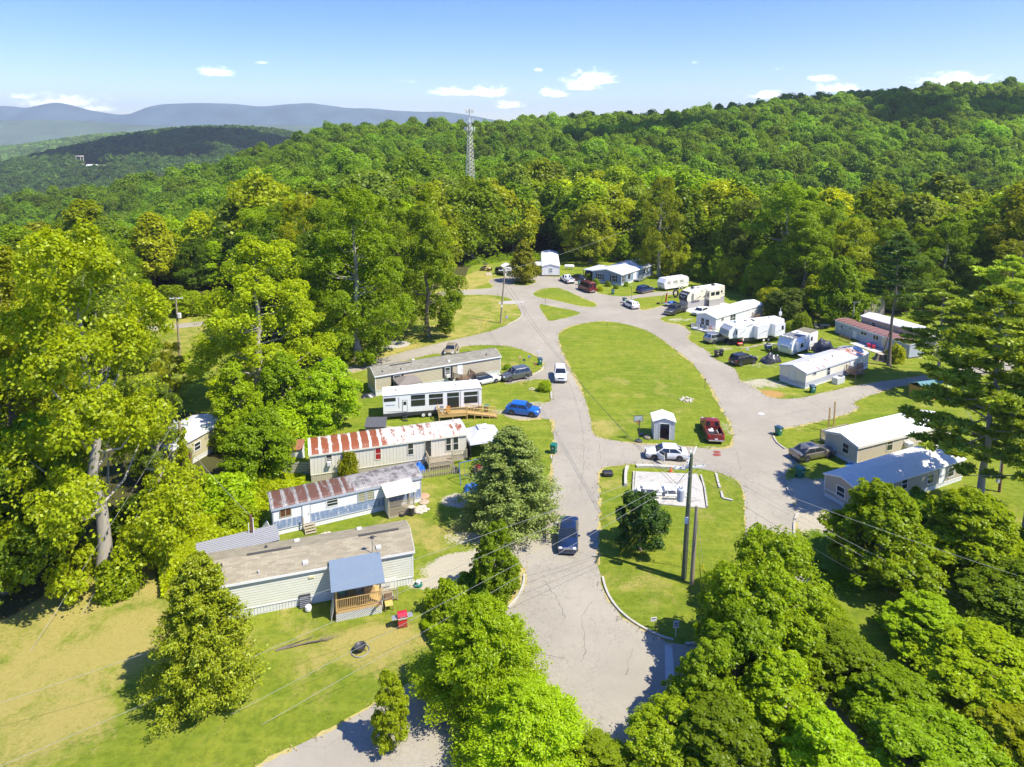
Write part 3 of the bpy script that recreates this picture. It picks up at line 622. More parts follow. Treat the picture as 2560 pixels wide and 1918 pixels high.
proto('pine', crown_pine, NEEDLE, 20, .34, PBARK, top=.93, nl=30, att=.02, seed=49, H=20, R0=8.2, base=.30, nb=46, leaf=.25, tufts=12, per=46)
proto('thin_pine', crown_pine, NEEDLE, 20, .27, top=.95, nl=20, att=.02, seed=50, H=20, R0=4.2, base=.50, nb=26, leaf=.25, tufts=10, per=44)
proto('bush', crown_broad, LEAF, 3, .06, seed=51, H=3, R0=2.0, base=0.0, nl=26, ns=10, per=34, leaf=.16, shape='dome', lobe=.3, ragged=.4)
proto('dark_bush', crown_broad, NEEDLE, 5.4, .14, seed=52, H=5.4, R0=2.25, base=.16, nl=46, ns=14, per=60, leaf=.11, shape='round', lobe=.24, ragged=.2)
YG = (.44, .475, .008); MG = (.305, .395, .008); DG = (.20, .285, .010); BG = (.38, .485, .007); OG = (.26, .32, .035); CG = (.12, .16, .012)
def px_tree(key, label, px, py, h, **kw):
    p = P(px, py); return tree(key, label, p.x, p.y, h, **kw)
# -- individual trees round the park
px_tree('big', 'huge broadleaf tree with a pale grey trunk beside the dry field, far left', 262, 1440, 28.5, rot=.4, wide=.93, tint=YG)
px_tree('big_b', 'tall spreading tree whose crown is cut by the left edge, above the dry field', 60, 1345, 26, wide=.95, tint=YG)
px_tree('big', 'leafy tree cut by the left edge beyond the huge grey-trunked tree', 20, 1130, 24, wide=1.05, tint=YG)
px_tree('near_b', 'dark leafy tree hanging over the shade at the left edge of the dry field', 15, 1480, 13, wide=1.05, tint=DG)
px_tree('near_a', 'leafy tree standing low between the shaded left edge and the huge pale trunk', 110, 1395, 13, wide=1.2, tint=MG)
px_tree('bush', 'small rounded bush at the foot of the huge grey-trunked tree', 298, 1480, 3.0, wide=.9, tint=MG, cat='bush', name='bush')
px_tree('big', 'bright spreading tree between the vine-covered pole and the tan trailer', 655, 1025, 22.5, wide=1.3, rot=2, tint=YG)
px_tree('big', 'tallest tree with its trunk in the shaded lawn left of the curved road', 894, 900, 27.5, wide=1.12, rot=1.2, tint=MG)
px_tree('big_b', 'very tall tree overhanging the dry lawn left of the far utility pole', 1070, 842, 26.5, wide=.95, rot=3, tint=MG)
px_tree('big', 'tall pale green tree just behind the bright spreading tree', 770, 830, 25, wide=.85, rot=4, tint=YG)
px_tree('big', 'leafy tree left of the bright spreading tree, in front of the hidden trailer roof', 430, 1010, 8.5, wide=1.0, tint=YG)
px_tree('near_b', 'bright green small tree left of the tan trailer', 815, 1070, 8.6, wide=1.15, tint=BG)
px_tree('near_a', 'bright green tree behind the shed with the rusty roof', 712, 1078, 10, wide=1.15, tint=BG)
px_tree('near_b', 'rounded green tree between the vine-covered pole and the white fence', 640, 1205, 7.5, wide=1.25, tint=BG)
px_tree('near_c', 'green tree right of the hidden trailer roof', 590, 1120, 10, wide=1.15, tint=BG)
px_tree('big', 'dull green feathery tree behind the vine-covered pole', 400, 1205, 11, wide=1.0, tint=OG)
for k, (a, b_, h, wd, lb, tn) in enumerate([(700,1110,4.2,1.2,'light green bush against the wall of the small rusty-roofed shed',BG),(560,1275,3.6,1.3,'weedy green bush uphill of the meter pole',BG),(600,1320,2.4,1.3,'leafy bush just left of the blue and white trailer',BG),
        (500,1270,2.6,1.4,'weedy bush right of the brown pole',YG),(420,1330,3.0,1.1,'bush at the edge of the mown field below the vine-covered pole',MG),(352,1350,4.2,1.1,'dark bush between the mown field and the grey trunk',DG),(668,1170,4.6,1.1,'bush left of the rusty-roofed cream trailer',BG),
        (650,1378,1.7,1.0,'small round shrub at the foot of the meter pole',MG),(872,1196,3.0,.55,'upright vine bush growing on the wall of the rusty-roofed trailer',YG),(1362,978,1.5,1.0,'small bush at the road edge by the tan trailer lawn',BG),(1268,924,1.0,.9,'low bush at the right end of the tan trailer',MG),
        (1190,1495,2.0,1.3,'dark bush left of the small roadside tree',DG),(1120,1530,2.3,1.2,'low leafy bush at the edge of the front lawn above the vine-hung tree',MG),(2240,905,3.0,.8,'yellow-green bush in front of the pink-roofed trailer',YG),(2290,1345,4.0,1.3,'dark thicket under the pine behind the two bright trees',DG),(2200,1330,3.4,1.2,'dark leafy bush against the nearest grey-roofed trailer',DG),
        (1520,716,1.4,.9,'garden shrub by the corner of the blue house',BG),(1490,712,1.6,.9,'tall garden plants left of the blue house windows',BG),(1470,702,1.8,.8,'garden bush between the blue house and the parked black car',MG),(1500,728,1.2,1.1,'yellow-green garden plants right of the maroon van',YG),(1565,716,1.2,.8,'round shrub under the side window of the blue house',MG),(1540,722,1.0,1.0,'low hedge plants along the front of the blue house',BG),
        (2006,842,4.6,.55,'dense vine-covered column of leaves right of the white fifth-wheel camper',BG),(1975,838,2.8,.8,'rounded bush left of the vine-covered column',MG)]):
    px_tree('bush', lb, a, b_, h, wide=wd, tint=tn, cat='bush', name='bush')
px_tree('cedar', 'large cedar beside the road in front of the swing set', 1276, 1306, 9.4, wide=1.14, tint=(.33, .42, .09), name='cedar_tree', cat='tree')
px_tree('cedar', 'large yellow-green cedar in front of the nearest pale green trailer', 515, 1738, 9.9, wide=.76, rot=2.2, tint=(.32, .36, .012), name='cedar_tree')
px_tree('near_c', 'small young tree at the road edge above the vine-hung tree', 1243, 1488, 6.0, wide=1.15, tint=BG)
px_tree('dark_bush', 'dense dark evergreen shrub on the grass island by the concrete pad', 1600, 1376, 5.3, wide=1.05, tint=(.06, .11, .012), name='evergreen_shrub', cat='shrub')
tree('vine', 'big drooping vine-hung tree in the foreground, over the road junction', -1.9, 38.0, 7.3, wide=.92, rot=.5, tint=(.44, .53, .008))
tree('vine', 'lower half-hidden vine-hung tree at the bottom edge, right of the road', .9, 33.6, 5.4, wide=1.15, rot=2.5, tint=(.40, .50, .008))
tree('near_c', 'young tree with large pale leaves at the bottom edge, left of the vine-hung tree', -7.1, 35.0, 4.9, wide=.85, rot=1, tint=YG)
px_tree('cone_cedar', 'golden green cedar on its own small grass island at the far end of the road', 1309, 706, 10.5, wide=.95, tint=(.22, .22, .01), name='cedar_tree')
px_tree('near_b', 'golden yellow-green tree behind the lawn between the white and the blue houses', 1478, 656, 17, wide=1.15, tint=(.36, .40, .012))
px_tree('big', 'tall tree with a bare brown trunk right behind the blue house', 1648, 690, 25.5, wide=.95, tint=YG)
px_tree('near_a', 'bright yellow-green tree behind the row of parked campers', 2092, 812, 13.5, wide=1.15, tint=(.36, .46, .01))
px_tree('near_b', 'low wide pale green tree left of the bright yellow-green tree', 1965, 802, 6.6, wide=1.7, tint=(.20, .26, .03))
px_tree('near_b', 'low pale green tree nearest the end of the long white trailer', 1925, 782, 5.4, wide=1.5, tint=YG)
px_tree('pine', 'big open pine tree at the right, branches spread over the trailer roofs', 2450, 1300, 21.5, rot=1.1, tint=(.42, .50, .04), name='pine_tree')
px_tree('pine', 'pine tree cut by the right edge of the picture', 2560, 1345, 17.5, rot=3.1, wide=.85, tint=(.42, .50, .04), name='pine_tree')
px_tree('thin_pine', 'thin pine with a long bare trunk beside the tree stump', 2222, 915, 20.5, rot=.3, tint=(.13, .20, .04), name='pine_tree')
px_tree('pine', 'bushy pine between the thin bare pine and the big open one', 2340, 965, 15, rot=5, wide=1.1, tint=(.42, .50, .04), name='pine_tree')
px_tree('pine', 'tall pine at the right edge behind the big open pine', 2500, 985, 19, rot=2, wide=.95, tint=(.42, .50, .04), name='pine_tree')
for k, (a, b_, h, wd, lb, tn) in enumerate([(1672, 672, 7, 1.3, 'low bright tree right of the bare brown trunk', BG), (1712, 690, 8, 1.2, 'low bright tree just behind the white travel trailer', YG), (1752, 698, 7, 1.3, 'vine-draped tree behind the cream fifth-wheel camper', BG), (1795, 708, 9, 1.1, 'taller vine-draped tree right behind the cream camper', BG),
        (1835, 722, 8, 1.3, 'vine-draped mound behind the long white trailer roof', YG), (1872, 738, 7, 1.2, 'low tree at the far end of the long white trailer', BG), (1905, 748, 9, 1.1, 'leafy tree right of the long white trailer, at the clearing edge', MG), (2030, 788, 8, 1.2, 'leafy tree between the low wide and bright yellow-green trees', YG), (2150, 788, 9, 1.2, 'leafy tree right of the bright yellow-green tree', MG), (1560, 655, 8, 1.2, 'low tree behind the blue house roof', BG)]):
    px_tree(('near_b', 'near_c')[k % 2], lb, a, b_, h, wide=wd, tint=tn)
for k, (a, b_, h, lb) in enumerate(((395, 788, 5, 'left bright green bush at the back of the little far lawn'), (432, 783, 6, 'middle bright green bush at the back of the little far lawn'), (474, 790, 5, 'right bright green bush at the back of the little far lawn'))): px_tree('near_b', lb, a, b_, h, wide=1.5, tint=BG, cat='bush', name='bush')
tree('near_b', 'leafy tree filling the shade between the twin-humped and the bright pointed tree', 19.5, 46, 7, wide=1.3, tint=MG)
# -- bright trees filling the lower right corner: (picture x of the middle, picture y of the top, distance, height, width)
for k, (px, py, Y, key, wd, tn, lb) in enumerate([
        (1895, 1398, 41, 'near_b', .95, BG, 'leafy tree with a twin-humped top covering the right-hand road'),
        (2215, 1205, 50, 'near_a', 1.3, BG, 'bright pointed tree in front of the nearest trailer at the right'),
        (2440, 1225, 51, 'near_a', 1.3, BG, 'bright tree in front of the big pine trunk'),
        (2110, 1400, 52, 'near_b', 1.0, DG, 'dark leafy tree low in front of the grey-roofed trailer'),
        (2330, 1370, 53, 'near_b', 1.0, MG, 'leafy tree filling the gap between the two bright pointed trees'),
        (2560, 1330, 54, 'near_b', 1.0, MG, 'leafy tree at the right edge under the pine'),
        (2030, 1500, 45, 'near_b', .8, MG, 'low leafy tree right of the road kerb'),
        (2110, 1590, 40, 'near_b', .95, MG, 'dense green tree below the bright pointed tree'),
        (2330, 1500, 43, 'near_a', 1.1, MG, 'tall leafy tree between the two bright pointed trees'),
        (2550, 1420, 45, 'near_b', 1.1, DG, 'darker leafy tree against the right edge'),
        (1850, 1510, 38, 'near_b', .95, BG, 'rounded green tree left of centre in the corner thicket'),
        (1960, 1640, 36, 'near_b', 1.0, BG, 'light green tree in the middle of the corner thicket'),
        (2480, 1620, 38, 'near_b', 1.15, BG, 'wide leafy tree in the far right of the corner thicket'),
        (2260, 1690, 36, 'near_b', 1.0, BG, 'yellowish leafy tree low in the corner thicket'),
        (1780, 1610, 36, 'near_a', .85, MG, 'leafy tree beside the concrete strip in the road'),
        (1675, 1770, 34, 'near_b', .7, MG, 'small leafy tree at the bottom edge right of the vine-hung trees'),
        (1800, 1760, 33, 'near_b', 1.0, MG, 'green tree at the bottom edge below the concrete strip'),
        (2060, 1800, 32, 'near_b', 1.0, BG, 'low green tree at the bottom edge, middle of the thicket'),
        (2360, 1830, 32, 'near_b', 1.0, MG, 'low green tree at the bottom edge toward the right corner'),
        (2560, 1790, 33, 'near_b', 1.0, YG, 'green tree in the very corner at the bottom right'),
        (1500, 1850, 33.5, 'near_b', .7, MG, 'low tree top at the bottom edge between the vine-hung and the corner trees')]):
    key = ('near_b', 'near_a', 'near_c')[(k * 7) % 3] if k > 2 else key
    q = Q(px, py, Y); tree(key, lb, q.x, Y, q.z, wide=wd * 10 / q.z * 1.02 if q.z < 10 else wd, tint=tn)
# -- the forest: nearest 300 as trees of their own, the rest as one wood
R = np.random.RandomState(11)
def in_clear(x, y):
    return pip(np.asarray(x), np.asarray(y), CLEAR)
def scatter(x0, x1, y0, y1, step):
    a, b_ = np.meshgrid(np.arange(x0, x1, step), np.arange(y0, y1, step)); a = a + R.uniform(-.42, .42, a.shape) * step; b_ = b_ + R.uniform(-.42, .42, a.shape) * step
    return a.ravel(), b_.ravel()
fx, fy = scatter(-420, 620, 60, 780, 8.8)
u = fx / fy
ok = (~in_clear(fx, fy)) & (np.abs(u) < .92) & (fx / fy * 1720 + 1280 < 2750) & ~((fy < 150) & (fx > 40) & (in_clear(fx, fy)))
ok &= ~((fx > 0) & (fy < 110)) & ~((u < -.2) & (fy > 640))
ok &= ~((fx > (350 - 1280) / 1720 * fy - 6) & (fx < (500 - 1280) / 1720 * fy + 6) & (fy > 62) & (fy < 150))
ok &= ~((u < -.62) & (fy < 75))
ok &= ~((fx + 25) ** 2 + (fy - 255) ** 2 < 10 ** 2)
fx, fy = fx[ok], fy[ok]; fz = terrain(fx, fy)
# drop trees that stand too close to the clearing's edge
edge = np.array(resample(CLEAR, 4, 0, 1)); d2 = ((fx[:, None] - edge[None, :, 0]) ** 2 + (fy[:, None] - edge[None, :, 1]) ** 2).min(1)
kp = d2 > 3.2 ** 2; fx, fy, fz, d2 = fx[kp], fy[kp], fz[kp], d2[kp]
dist = np.hypot(fx, fy); vis = np.where(d2 < 55 ** 2, 0, 120) + dist
order = np.argsort(vis); fh = R.uniform(15, 21, len(fx)) * np.where(R.rand(len(fx)) < .12, 1.2, 1) * np.where(fy < 330, 1.06, 1.0)
fh = np.where((fx / fy < -.40) & (fy < 420), fh * .80, fh)
TN = [YG, MG, MG, YG, BG, OG, DG, MG]
def tint_at(x, y):
    """lighter, yellower leaves on the near left, deeper green on the far ridge"""
    t = TN[R.randint(len(TN))]; k = min(1, max(0, (y - 150) / 400)); g = (.235, .35, .012)
    return tuple(a * (1 - .45 * k) + b_ * .45 * k for a, b_ in zip(t, g))
LMK = [(60, 'by the left edge'), (200, 'above the far valley'), (330, 'beside the little far lawn'), (480, 'beyond the white far pole'), (620, 'behind the pale green tall tree'), (760, 'above the bright spreading tree'), (880, 'behind the tall tree with a shaded trunk'), (1010, 'between the two very tall trees'), (1110, 'behind the very tall lawn tree'), (1190, 'under the radio tower'),
       (1290, 'behind the golden cedar'), (1380, 'behind the narrow white trailer'), (1470, 'behind the golden yellow-green tree'), (1560, 'behind the blue house'), (1650, 'by the bare brown trunk'), (1740, 'behind the white travel trailer'), (1830, 'behind the cream camper'), (1920, 'behind the long white trailer'), (2010, 'behind the low wide tree'), (2100, 'behind the bright yellow-green tree'),
       (2190, 'above the red-striped roof'), (2280, 'behind the thin pine'), (2380, 'above the bushy pine'), (2480, 'above the big open pine'), (2600, 'by the right edge')]
SEEN = {}
def wood_label(x, y, h, tint, kind, edge_):
    p = x / y * 1720 + 1280; lm = min(LMK, key=lambda l: abs(l[0] - p))[1]; r, g = tint[0], tint[1]
    colw = 'yellow-green' if r > .375 else ('bright green' if g > .43 else ('dull olive' if tint[2] > .035 else ('deep green' if r < .24 else 'mid green')))
    shp = {'round': 'round', 'dome': 'broad', 'tall': 'pointed'}[kind]; sz = 'tall' if h > 19.5 else ('low' if h < 16.5 else 'medium')
    row = ['front-row', 'second-row', 'third-row', 'fourth-row', 'fifth-row', 'sixth-row', 'deep-set'][min(6, int(edge_ / 9.5))]
    return f'{sz} {colw} {shp} {row} tree {lm}'
def region(x, y):
    p = x / y * 1720 + 1280
    return 'trees of the wood ' + ('on the left' if p < 560 else 'left of the road' if p < 1150 else 'behind the far houses' if p < 1640 else 'behind the campers' if p < 2100 else 'at the right')
SHP = ['round', 'tall', 'tall', 'round', 'tall', 'dome']
for n, i in enumerate(order[:300]):
    kk = R.randint(len(FK)); key = FK[kk]; w_ = float(R.uniform(1.0, 1.3)); tn = tint_at(fx[i], fy[i]); sh_ = SHP[kk]
    if dist[i] < 175: key = ('big', 'big_b')[kk % 2]; sh_ = ('round', 'dome')[kk % 2]; w_ *= 1.15
    tree(key, wood_label(fx[i], fy[i], fh[i], tn, sh_, sqrt(d2[i])), fx[i], fy[i], float(fh[i]), wide=w_, tint=tn, group=region(fx[i], fy[i]))
def gn_wood(name, X, Y, Z, Hh, keys, tint, label, H0=10.0, wide=(.9, 1.2)):
    n = len(X); me = bpy.data.meshes.new(name); me.vertices.add(n); me.vertices.foreach_set('co', np.stack([X, Y, Z], -1).astype(np.float32).ravel())
    def A(nm, ty, v):
        a = me.attributes.new(nm, ty, 'POINT'); a.data.foreach_set('vector' if ty == 'FLOAT_VECTOR' else 'value', v)
    w = R.uniform(wide[0], wide[1], n) * Hh / H0; A('size', 'FLOAT_VECTOR', np.stack([w, w, Hh / H0], -1).astype(np.float32).ravel())
    A('turn', 'FLOAT_VECTOR', np.stack([0 * w, 0 * w, R.uniform(0, 6.28, n)], -1).astype(np.float32).ravel()); A('which', 'INT', R.randint(0, len(keys), n).astype(np.int32))
    o = bpy.data.objects.new(name, me); COL.objects.link(o); o.color = (*tint, 1)
    g = bpy.data.node_groups.new(name, 'GeometryNodeTree'); g.interface.new_socket('Geometry', in_out='INPUT', socket_type='NodeSocketGeometry'); g.interface.new_socket('Geometry', in_out='OUTPUT', socket_type='NodeSocketGeometry')
    gi = g.nodes.new('NodeGroupInput'); go = g.nodes.new('NodeGroupOutput'); ip = g.nodes.new('GeometryNodeInstanceOnPoints'); jn = g.nodes.new('GeometryNodeJoinGeometry')
    for k in keys:
        src = next(ob for ob in COL.objects if ob.name.startswith('crown') and ob.data == PROTO[k][0]); oi = g.nodes.new('GeometryNodeObjectInfo'); oi.inputs[0].default_value = src; oi.inputs[1].default_value = True; oi.transform_space = 'ORIGINAL'
        g.links.new(oi.outputs['Geometry'], jn.inputs[0])
    ip.inputs['Pick Instance'].default_value = True
    def at(nm, ty): a = g.nodes.new('GeometryNodeInputNamedAttribute'); a.data_type = ty; a.inputs[0].default_value = nm; return a.outputs[0]
    g.links.new(gi.outputs[0], ip.inputs['Points']); g.links.new(jn.outputs[0], ip.inputs['Instance']); g.links.new(at('which', 'INT'), ip.inputs['Instance Index'])
    g.links.new(at('size', 'FLOAT_VECTOR'), ip.inputs['Scale']); g.links.new(at('turn', 'FLOAT_VECTOR'), ip.inputs['Rotation']); g.links.new(ip.outputs[0], go.inputs[0])
    md = o.modifiers.new('trees', 'NODES'); md.node_group = g; return tag(o, label, 'wood', kind='stuff')
rest = order[300:]
gn_wood('woodland', fx[rest], fy[rest], fz[rest] - .1, fh[rest], FK, (.24, .35, .012), 'dense green wood climbing the long ridge behind the park')
# far hills: coarser crowns
for i, (sh, R0) in enumerate([('round', 4.2), ('dome', 4.4)]):
    proto('far%d' % i, crown_broad, LEAF, 10, .2, seed=70 + i, H=10, R0=R0, base=.15, nl=16, ns=4, per=9, leaf=1.15, shape=sh, lobe=.36, ragged=.3)
def vis_far(x, y, h=14):
    """keep only what the near ground does not hide"""
    z = terrain(x, y) + h; ok = np.ones(len(x), bool); el = (z - CH) / y
    for q in np.linspace(.12, .95, 22): ok &= (terrain(x * q, y * q) + 5 - CH) / (y * q) < el
    return ok
ax, ay = scatter(-1500, 260, 800, 2050, 10.5); u = ax / ay; k = (u > -.85) & (u < .05) & vis_far(ax, ay); ax, ay = ax[k], ay[k]
fieldcl = (np.abs(ax + 830) < 170) & (np.abs(ay - 1330) < 22); twr = (np.hypot(ax + 762, ay - 1235) < 14) | ((np.abs(ax + 735) < 28) & (ay > 1180) & (ay < 1240)); ax, ay = ax[~(fieldcl | twr)], ay[~(fieldcl | twr)]
src = [tree('far%d' % i, 'rounded tree low in the far valley, ' + s_, x_, 1225., 14, tint=(.05, .1, .02)) for i, (s_, x_) in enumerate((('left of the white storage tanks', -785.), ('right of the white storage tanks', -690.)))]
gn_wood('valley_woods', ax, ay, terrain(ax, ay) - .5, R.uniform(12, 19, len(ax)), ['far0', 'far1'], (.13, .21, .03), 'dark wooded hill and valley floor in the distance at the left')
ax, ay = scatter(-2900, 300, 2050, 3600, 17); u = ax / ay; k = (u > -.83) & (u < .0) & vis_far(ax, ay) & (wob(ax + 300, ay * 1.4, 900) > -.32); ax, ay = ax[k], ay[k]
gn_wood('distant_woods', ax, ay, terrain(ax, ay) - .5, R.uniform(14, 22, len(ax)), ['far0', 'far1'], (.26, .38, .05), 'pale green rolling woods on the far hills below the mountains', wide=(1.1, 1.6))
print('forest', len(order), 'far', len(ax))
# ---------------------------------------------------------------- houses
WHITE = plain('white_trim', (.78, .78, .76), .5, var=.05); DARKM = plain('dark_metal', (.05, .05, .055), .5); BLACK = plain('black_shutter', (.025, .025, .03), .6)
GLASS = glass(); WOODY = woodmat('new_wood', (.60, .40, .15)); WOODG = woodmat('grey_wood', (.42, .36, .25)); WOODB = woodmat('brown_wood', (.24, .16, .10)); CONC = plain('concrete', (.56, .54, .49), .9, var=.15, scale=.8, bmp=.01, dirt=(.3, .27, .22), dirtamt=.4)
GREYM = plain('grey_metal', (.33, .35, .38), .45, .3); ACM = plain('ac_unit', (.62, .62, .60), .6)
def fbox(mb, face, u, z, w, h, d0, d1, L, Wd):
    if face == 's': mb.box(u, -d1, z, u + w, -d0, z + h)
    elif face == 'b': mb.box(u, Wd + d0, z, u + w, Wd + d1, z + h)
    elif face == 'e': mb.box(-d1, u, z, -d0, u + w, z + h)
    else: mb.box(L + d0, u, z, L + d1, u + w, z + h)
    return mb
class Home: pass
def home(name, label, cat, pa, pb, ze, Wd, wallm, roofm, skirtm, rise=.55, skirt=.65, over=.18, eover=.12, trim=WHITE, fascia=.16, windows=(), doors=(), shutters=None, L=None, base=0.0, roofkind='gable', trimface=True, extra=None, parts_trim=True, shed=False):
    a = P(*pa, ze); b = P(*pb, ze); ang = atan2(b.y - a.y, b.x - a.x); LL = (b - a).length if L is None else L
    def conv(w):
        if w[0] not in 'SE': return w
        nx_, ny_ = (-sin(ang), cos(ang)) if w[0] == 'S' else (cos(ang), sin(ang)); r_ = []
        for (px, py) in ((w[1], w[2]), (w[3], w[4])):
            d = ray(px, py); k = (a.x * nx_ + a.y * ny_) / (d.x * nx_ + d.y * ny_); q = d * k
            r_.append(((q.x - a.x) * cos(ang) + (q.y - a.y) * sin(ang) if w[0] == 'S' else -(q.x - a.x) * sin(ang) + (q.y - a.y) * cos(ang), CH + q.z))
        (u0, z0_), (u1, z1_) = r_; return (w[0].lower(), min(u0, u1), min(z0_, z1_), abs(u1 - u0), abs(z1_ - z0_)) + tuple(w[5:])
    windows = [conv(w) for w in windows]; doors = [conv(w) for w in doors]
    root = thing(name, label, cat, (a.x, a.y, base), ang); h = Home(); h.rise = rise; h.root = root; h.L = LL; h.W = Wd; h.ze = ze
    mb = MB(); z0 = skirt
    ey = Wd; zr = ze + rise
    if roofkind == 'gable': sec = [(0, z0), (0, ze), (ey / 2, zr), (ey, ze), (ey, z0)]
    elif roofkind == 'bow': sec = [(0, z0)] + [(ey * (0.5 - .5 * cos(pi * k / 8)), ze + rise * sin(pi * k / 8)) for k in range(9)] + [(ey, z0)]
    else: sec = [(0, z0), (0, ze), (ey, ze + rise), (ey, z0)]
    mb.prism(sec, 0, LL, 'x'); mb.build('wall', wallm, root)
    if skirt > 0:
        MB().box(.03, .03, -.4, LL - .03, Wd - .03, z0 - .004).build('skirting', skirtm, root)
        if parts_trim: MB().box(-.02, -.02, z0 - .05, LL + .02, 0, z0 + .03).build('base_trim', trim, root)
    # roof sheet with thickness, eaves fascia
    t = .06
    if roofkind == 'gable': up = [(-over, ze - rise * over * 2 / Wd + .03), (ey / 2, zr + .03), (ey + over, ze - rise * over * 2 / Wd + .03)]
    elif roofkind == 'bow': up = [(-over, ze + .02)] + [(ey * (0.5 - .5 * cos(pi * k / 10)), ze + rise * sin(pi * k / 10) + .05) for k in range(0, 11)] + [(ey + over, ze + .02)]
    else: up = [(-over, ze + .03), (ey + over, ze + rise + .03)]
    dn = [(p[0], p[1] + t) for p in up][::-1]
    MB().prism(up + dn, -eover, LL + eover, 'x').build('roof', roofm, root)
    f = MB()
    f.box(-eover, -over - .025, up[0][1] - fascia + .05, LL + eover, -over - .002, up[0][1] + t + .01)
    for xx in (-eover - .025, LL + eover + .002):
        g = [(p[0], p[1] + t + .012) for p in up]; lo = [(p[0], p[1] - fascia + .04) for p in up][::-1]
        f.prism(g + lo, xx, xx + .023, 'x')
    f.build('fascia', trim, root)
    if parts_trim:
        c = MB()
        for xx in (-.02, LL - .08): c.box(xx, -.02, z0, xx + .1, -.002, ze - .02)
        for yy in (-.02, Wd - .08): c.box(-.02, yy + .02, z0, -.002, yy + .1, ze - .02)
        c.build('corner_trim', trim, root)
    for w in windows:
        face, u, z, ww, hh = w[:5]; opt = w[5] if len(w) > 5 else {}
        o = MB(); fw = opt.get('fw', .07)
        for (a0, b0, c0, d0) in ((u - fw, z - fw, ww + 2 * fw, fw), (u - fw, z + hh, ww + 2 * fw, fw), (u - fw, z, fw, hh), (u + ww, z, fw, hh)): fbox(o, face, a0, b0, c0, d0, .002, .05, LL, Wd)
        if opt.get('bar', True): fbox(o, face, u, z + hh * .5 - .025, ww, .05, .002, .04, LL, Wd)
        for k in range(opt.get('slats', 0)): fbox(o, face, u, z + hh * (k + 1) / (opt['slats'] + 1) - .015, ww, .03, .002, .042, LL, Wd)
        if opt.get('vbar'): fbox(o, face, u + ww * .5 - .03, z, .06, hh, .002, .045, LL, Wd)
        fr = o.build('window', opt.get('frame', trim), root)
        g = fbox(MB(), face, u, z, ww, hh, .002, .02, LL, Wd).build('pane', opt.get('pane', GLASS), fr)
        if opt.get('shut'):
            for du in (-fw - .34, ww + fw + .02): fbox(MB(), face, u + du, z - fw, .32, hh + 2 * fw, .002, .04, LL, Wd).build('shutter', BLACK, root)
        if opt.get('ac'): fbox(MB(), face, u + .06, z - .02, ww - .12, .38, .03, .38, LL, Wd).build('window_ac', opt.get('acm', ACM), root)
    for d in doors:
        face, u, z, ww, hh = d[:5]; dm = d[5] if len(d) > 5 else WHITE; fm = d[6] if len(d) > 6 else trim
        o = MB(); fbox(o, face, u, z, ww, hh, .002, .045, LL, Wd); dd = o.build('door', dm, root)
        o = MB(); fbox(o, face, u - .07, z, .07, hh + .07, .002, .06, LL, Wd); fbox(o, face, u + ww, z, .07, hh + .07, .002, .06, LL, Wd); fbox(o, face, u, z + hh, ww, .07, .002, .06, LL, Wd); o.build('door_frame', fm, dd)
        fbox(MB(), face, u + ww - .14, z + hh * .47, .06, .1, .045, .09, LL, Wd).build('handle', GREYM, dd)
    return h
def vents(h, items, roofslope=True, mat=None):
    for (x, y, kind) in items:
        z = h.ze + h.rise * (1 - abs(y - h.W / 2) / (h.W / 2)) + .07
        if kind == 'box': MB().bbox(x - .2, y - .18, z - .08, x + .2, y + .18, z + .16, .03).build('roof_vent', mat or ACM, h.root)
        elif kind == 'pipe': MB().cyl(x, y, z - .1, z + .3, .05, 8).build('vent_pipe', mat or ACM, h.root)
        elif kind == 'dark': MB().cyl(x, y, z - .08, z + .18, .14, 10, .09).build('roof_vent', DARKM, h.root)
        elif kind == 'ridge': MB().box(x - 1.6, y - .12, z + .0, x + 1.6, y + .12, z + .07).build('ridge_vent', plain('ridge_vent_dark', (.07, .065, .06), .9), h.root)
def railing(mb, p, q, z0, h=.95, post=.09, bal=.04, gap=.13, rail=.05, skip=()):
    p = Vector(p); q = Vector(q); d = q - p; n = max(1, int(d.length / gap)); u = d.normalized(); s = Vector((-u.y, u.x))
    def bar(a, b, za, zb, w):
        c = [a + s * w / 2, b + s * w / 2, b - s * w / 2, a - s * w / 2]
        mb.add([(v.x, v.y, za) for v in c] + [(v.x, v.y, zb) for v in c], [(0, 3, 2, 1), (4, 5, 6, 7), (0, 1, 5, 4), (1, 2, 6, 5), (2, 3, 7, 6), (3, 0, 4, 7)])
    bar(p, q, z0 + h - rail, z0 + h, .09); bar(p, q, z0 + .08, z0 + .08 + rail, .04)
    for i in range(n + 1):
        c = p + d * (i / n); bar(c - u * bal / 2, c + u * bal / 2, z0 + .1, z0 + h - rail, bal)
    for c in (p, q): bar(c - u * post / 2, c + u * post / 2, z0 - .02, z0 + h + .06, post)
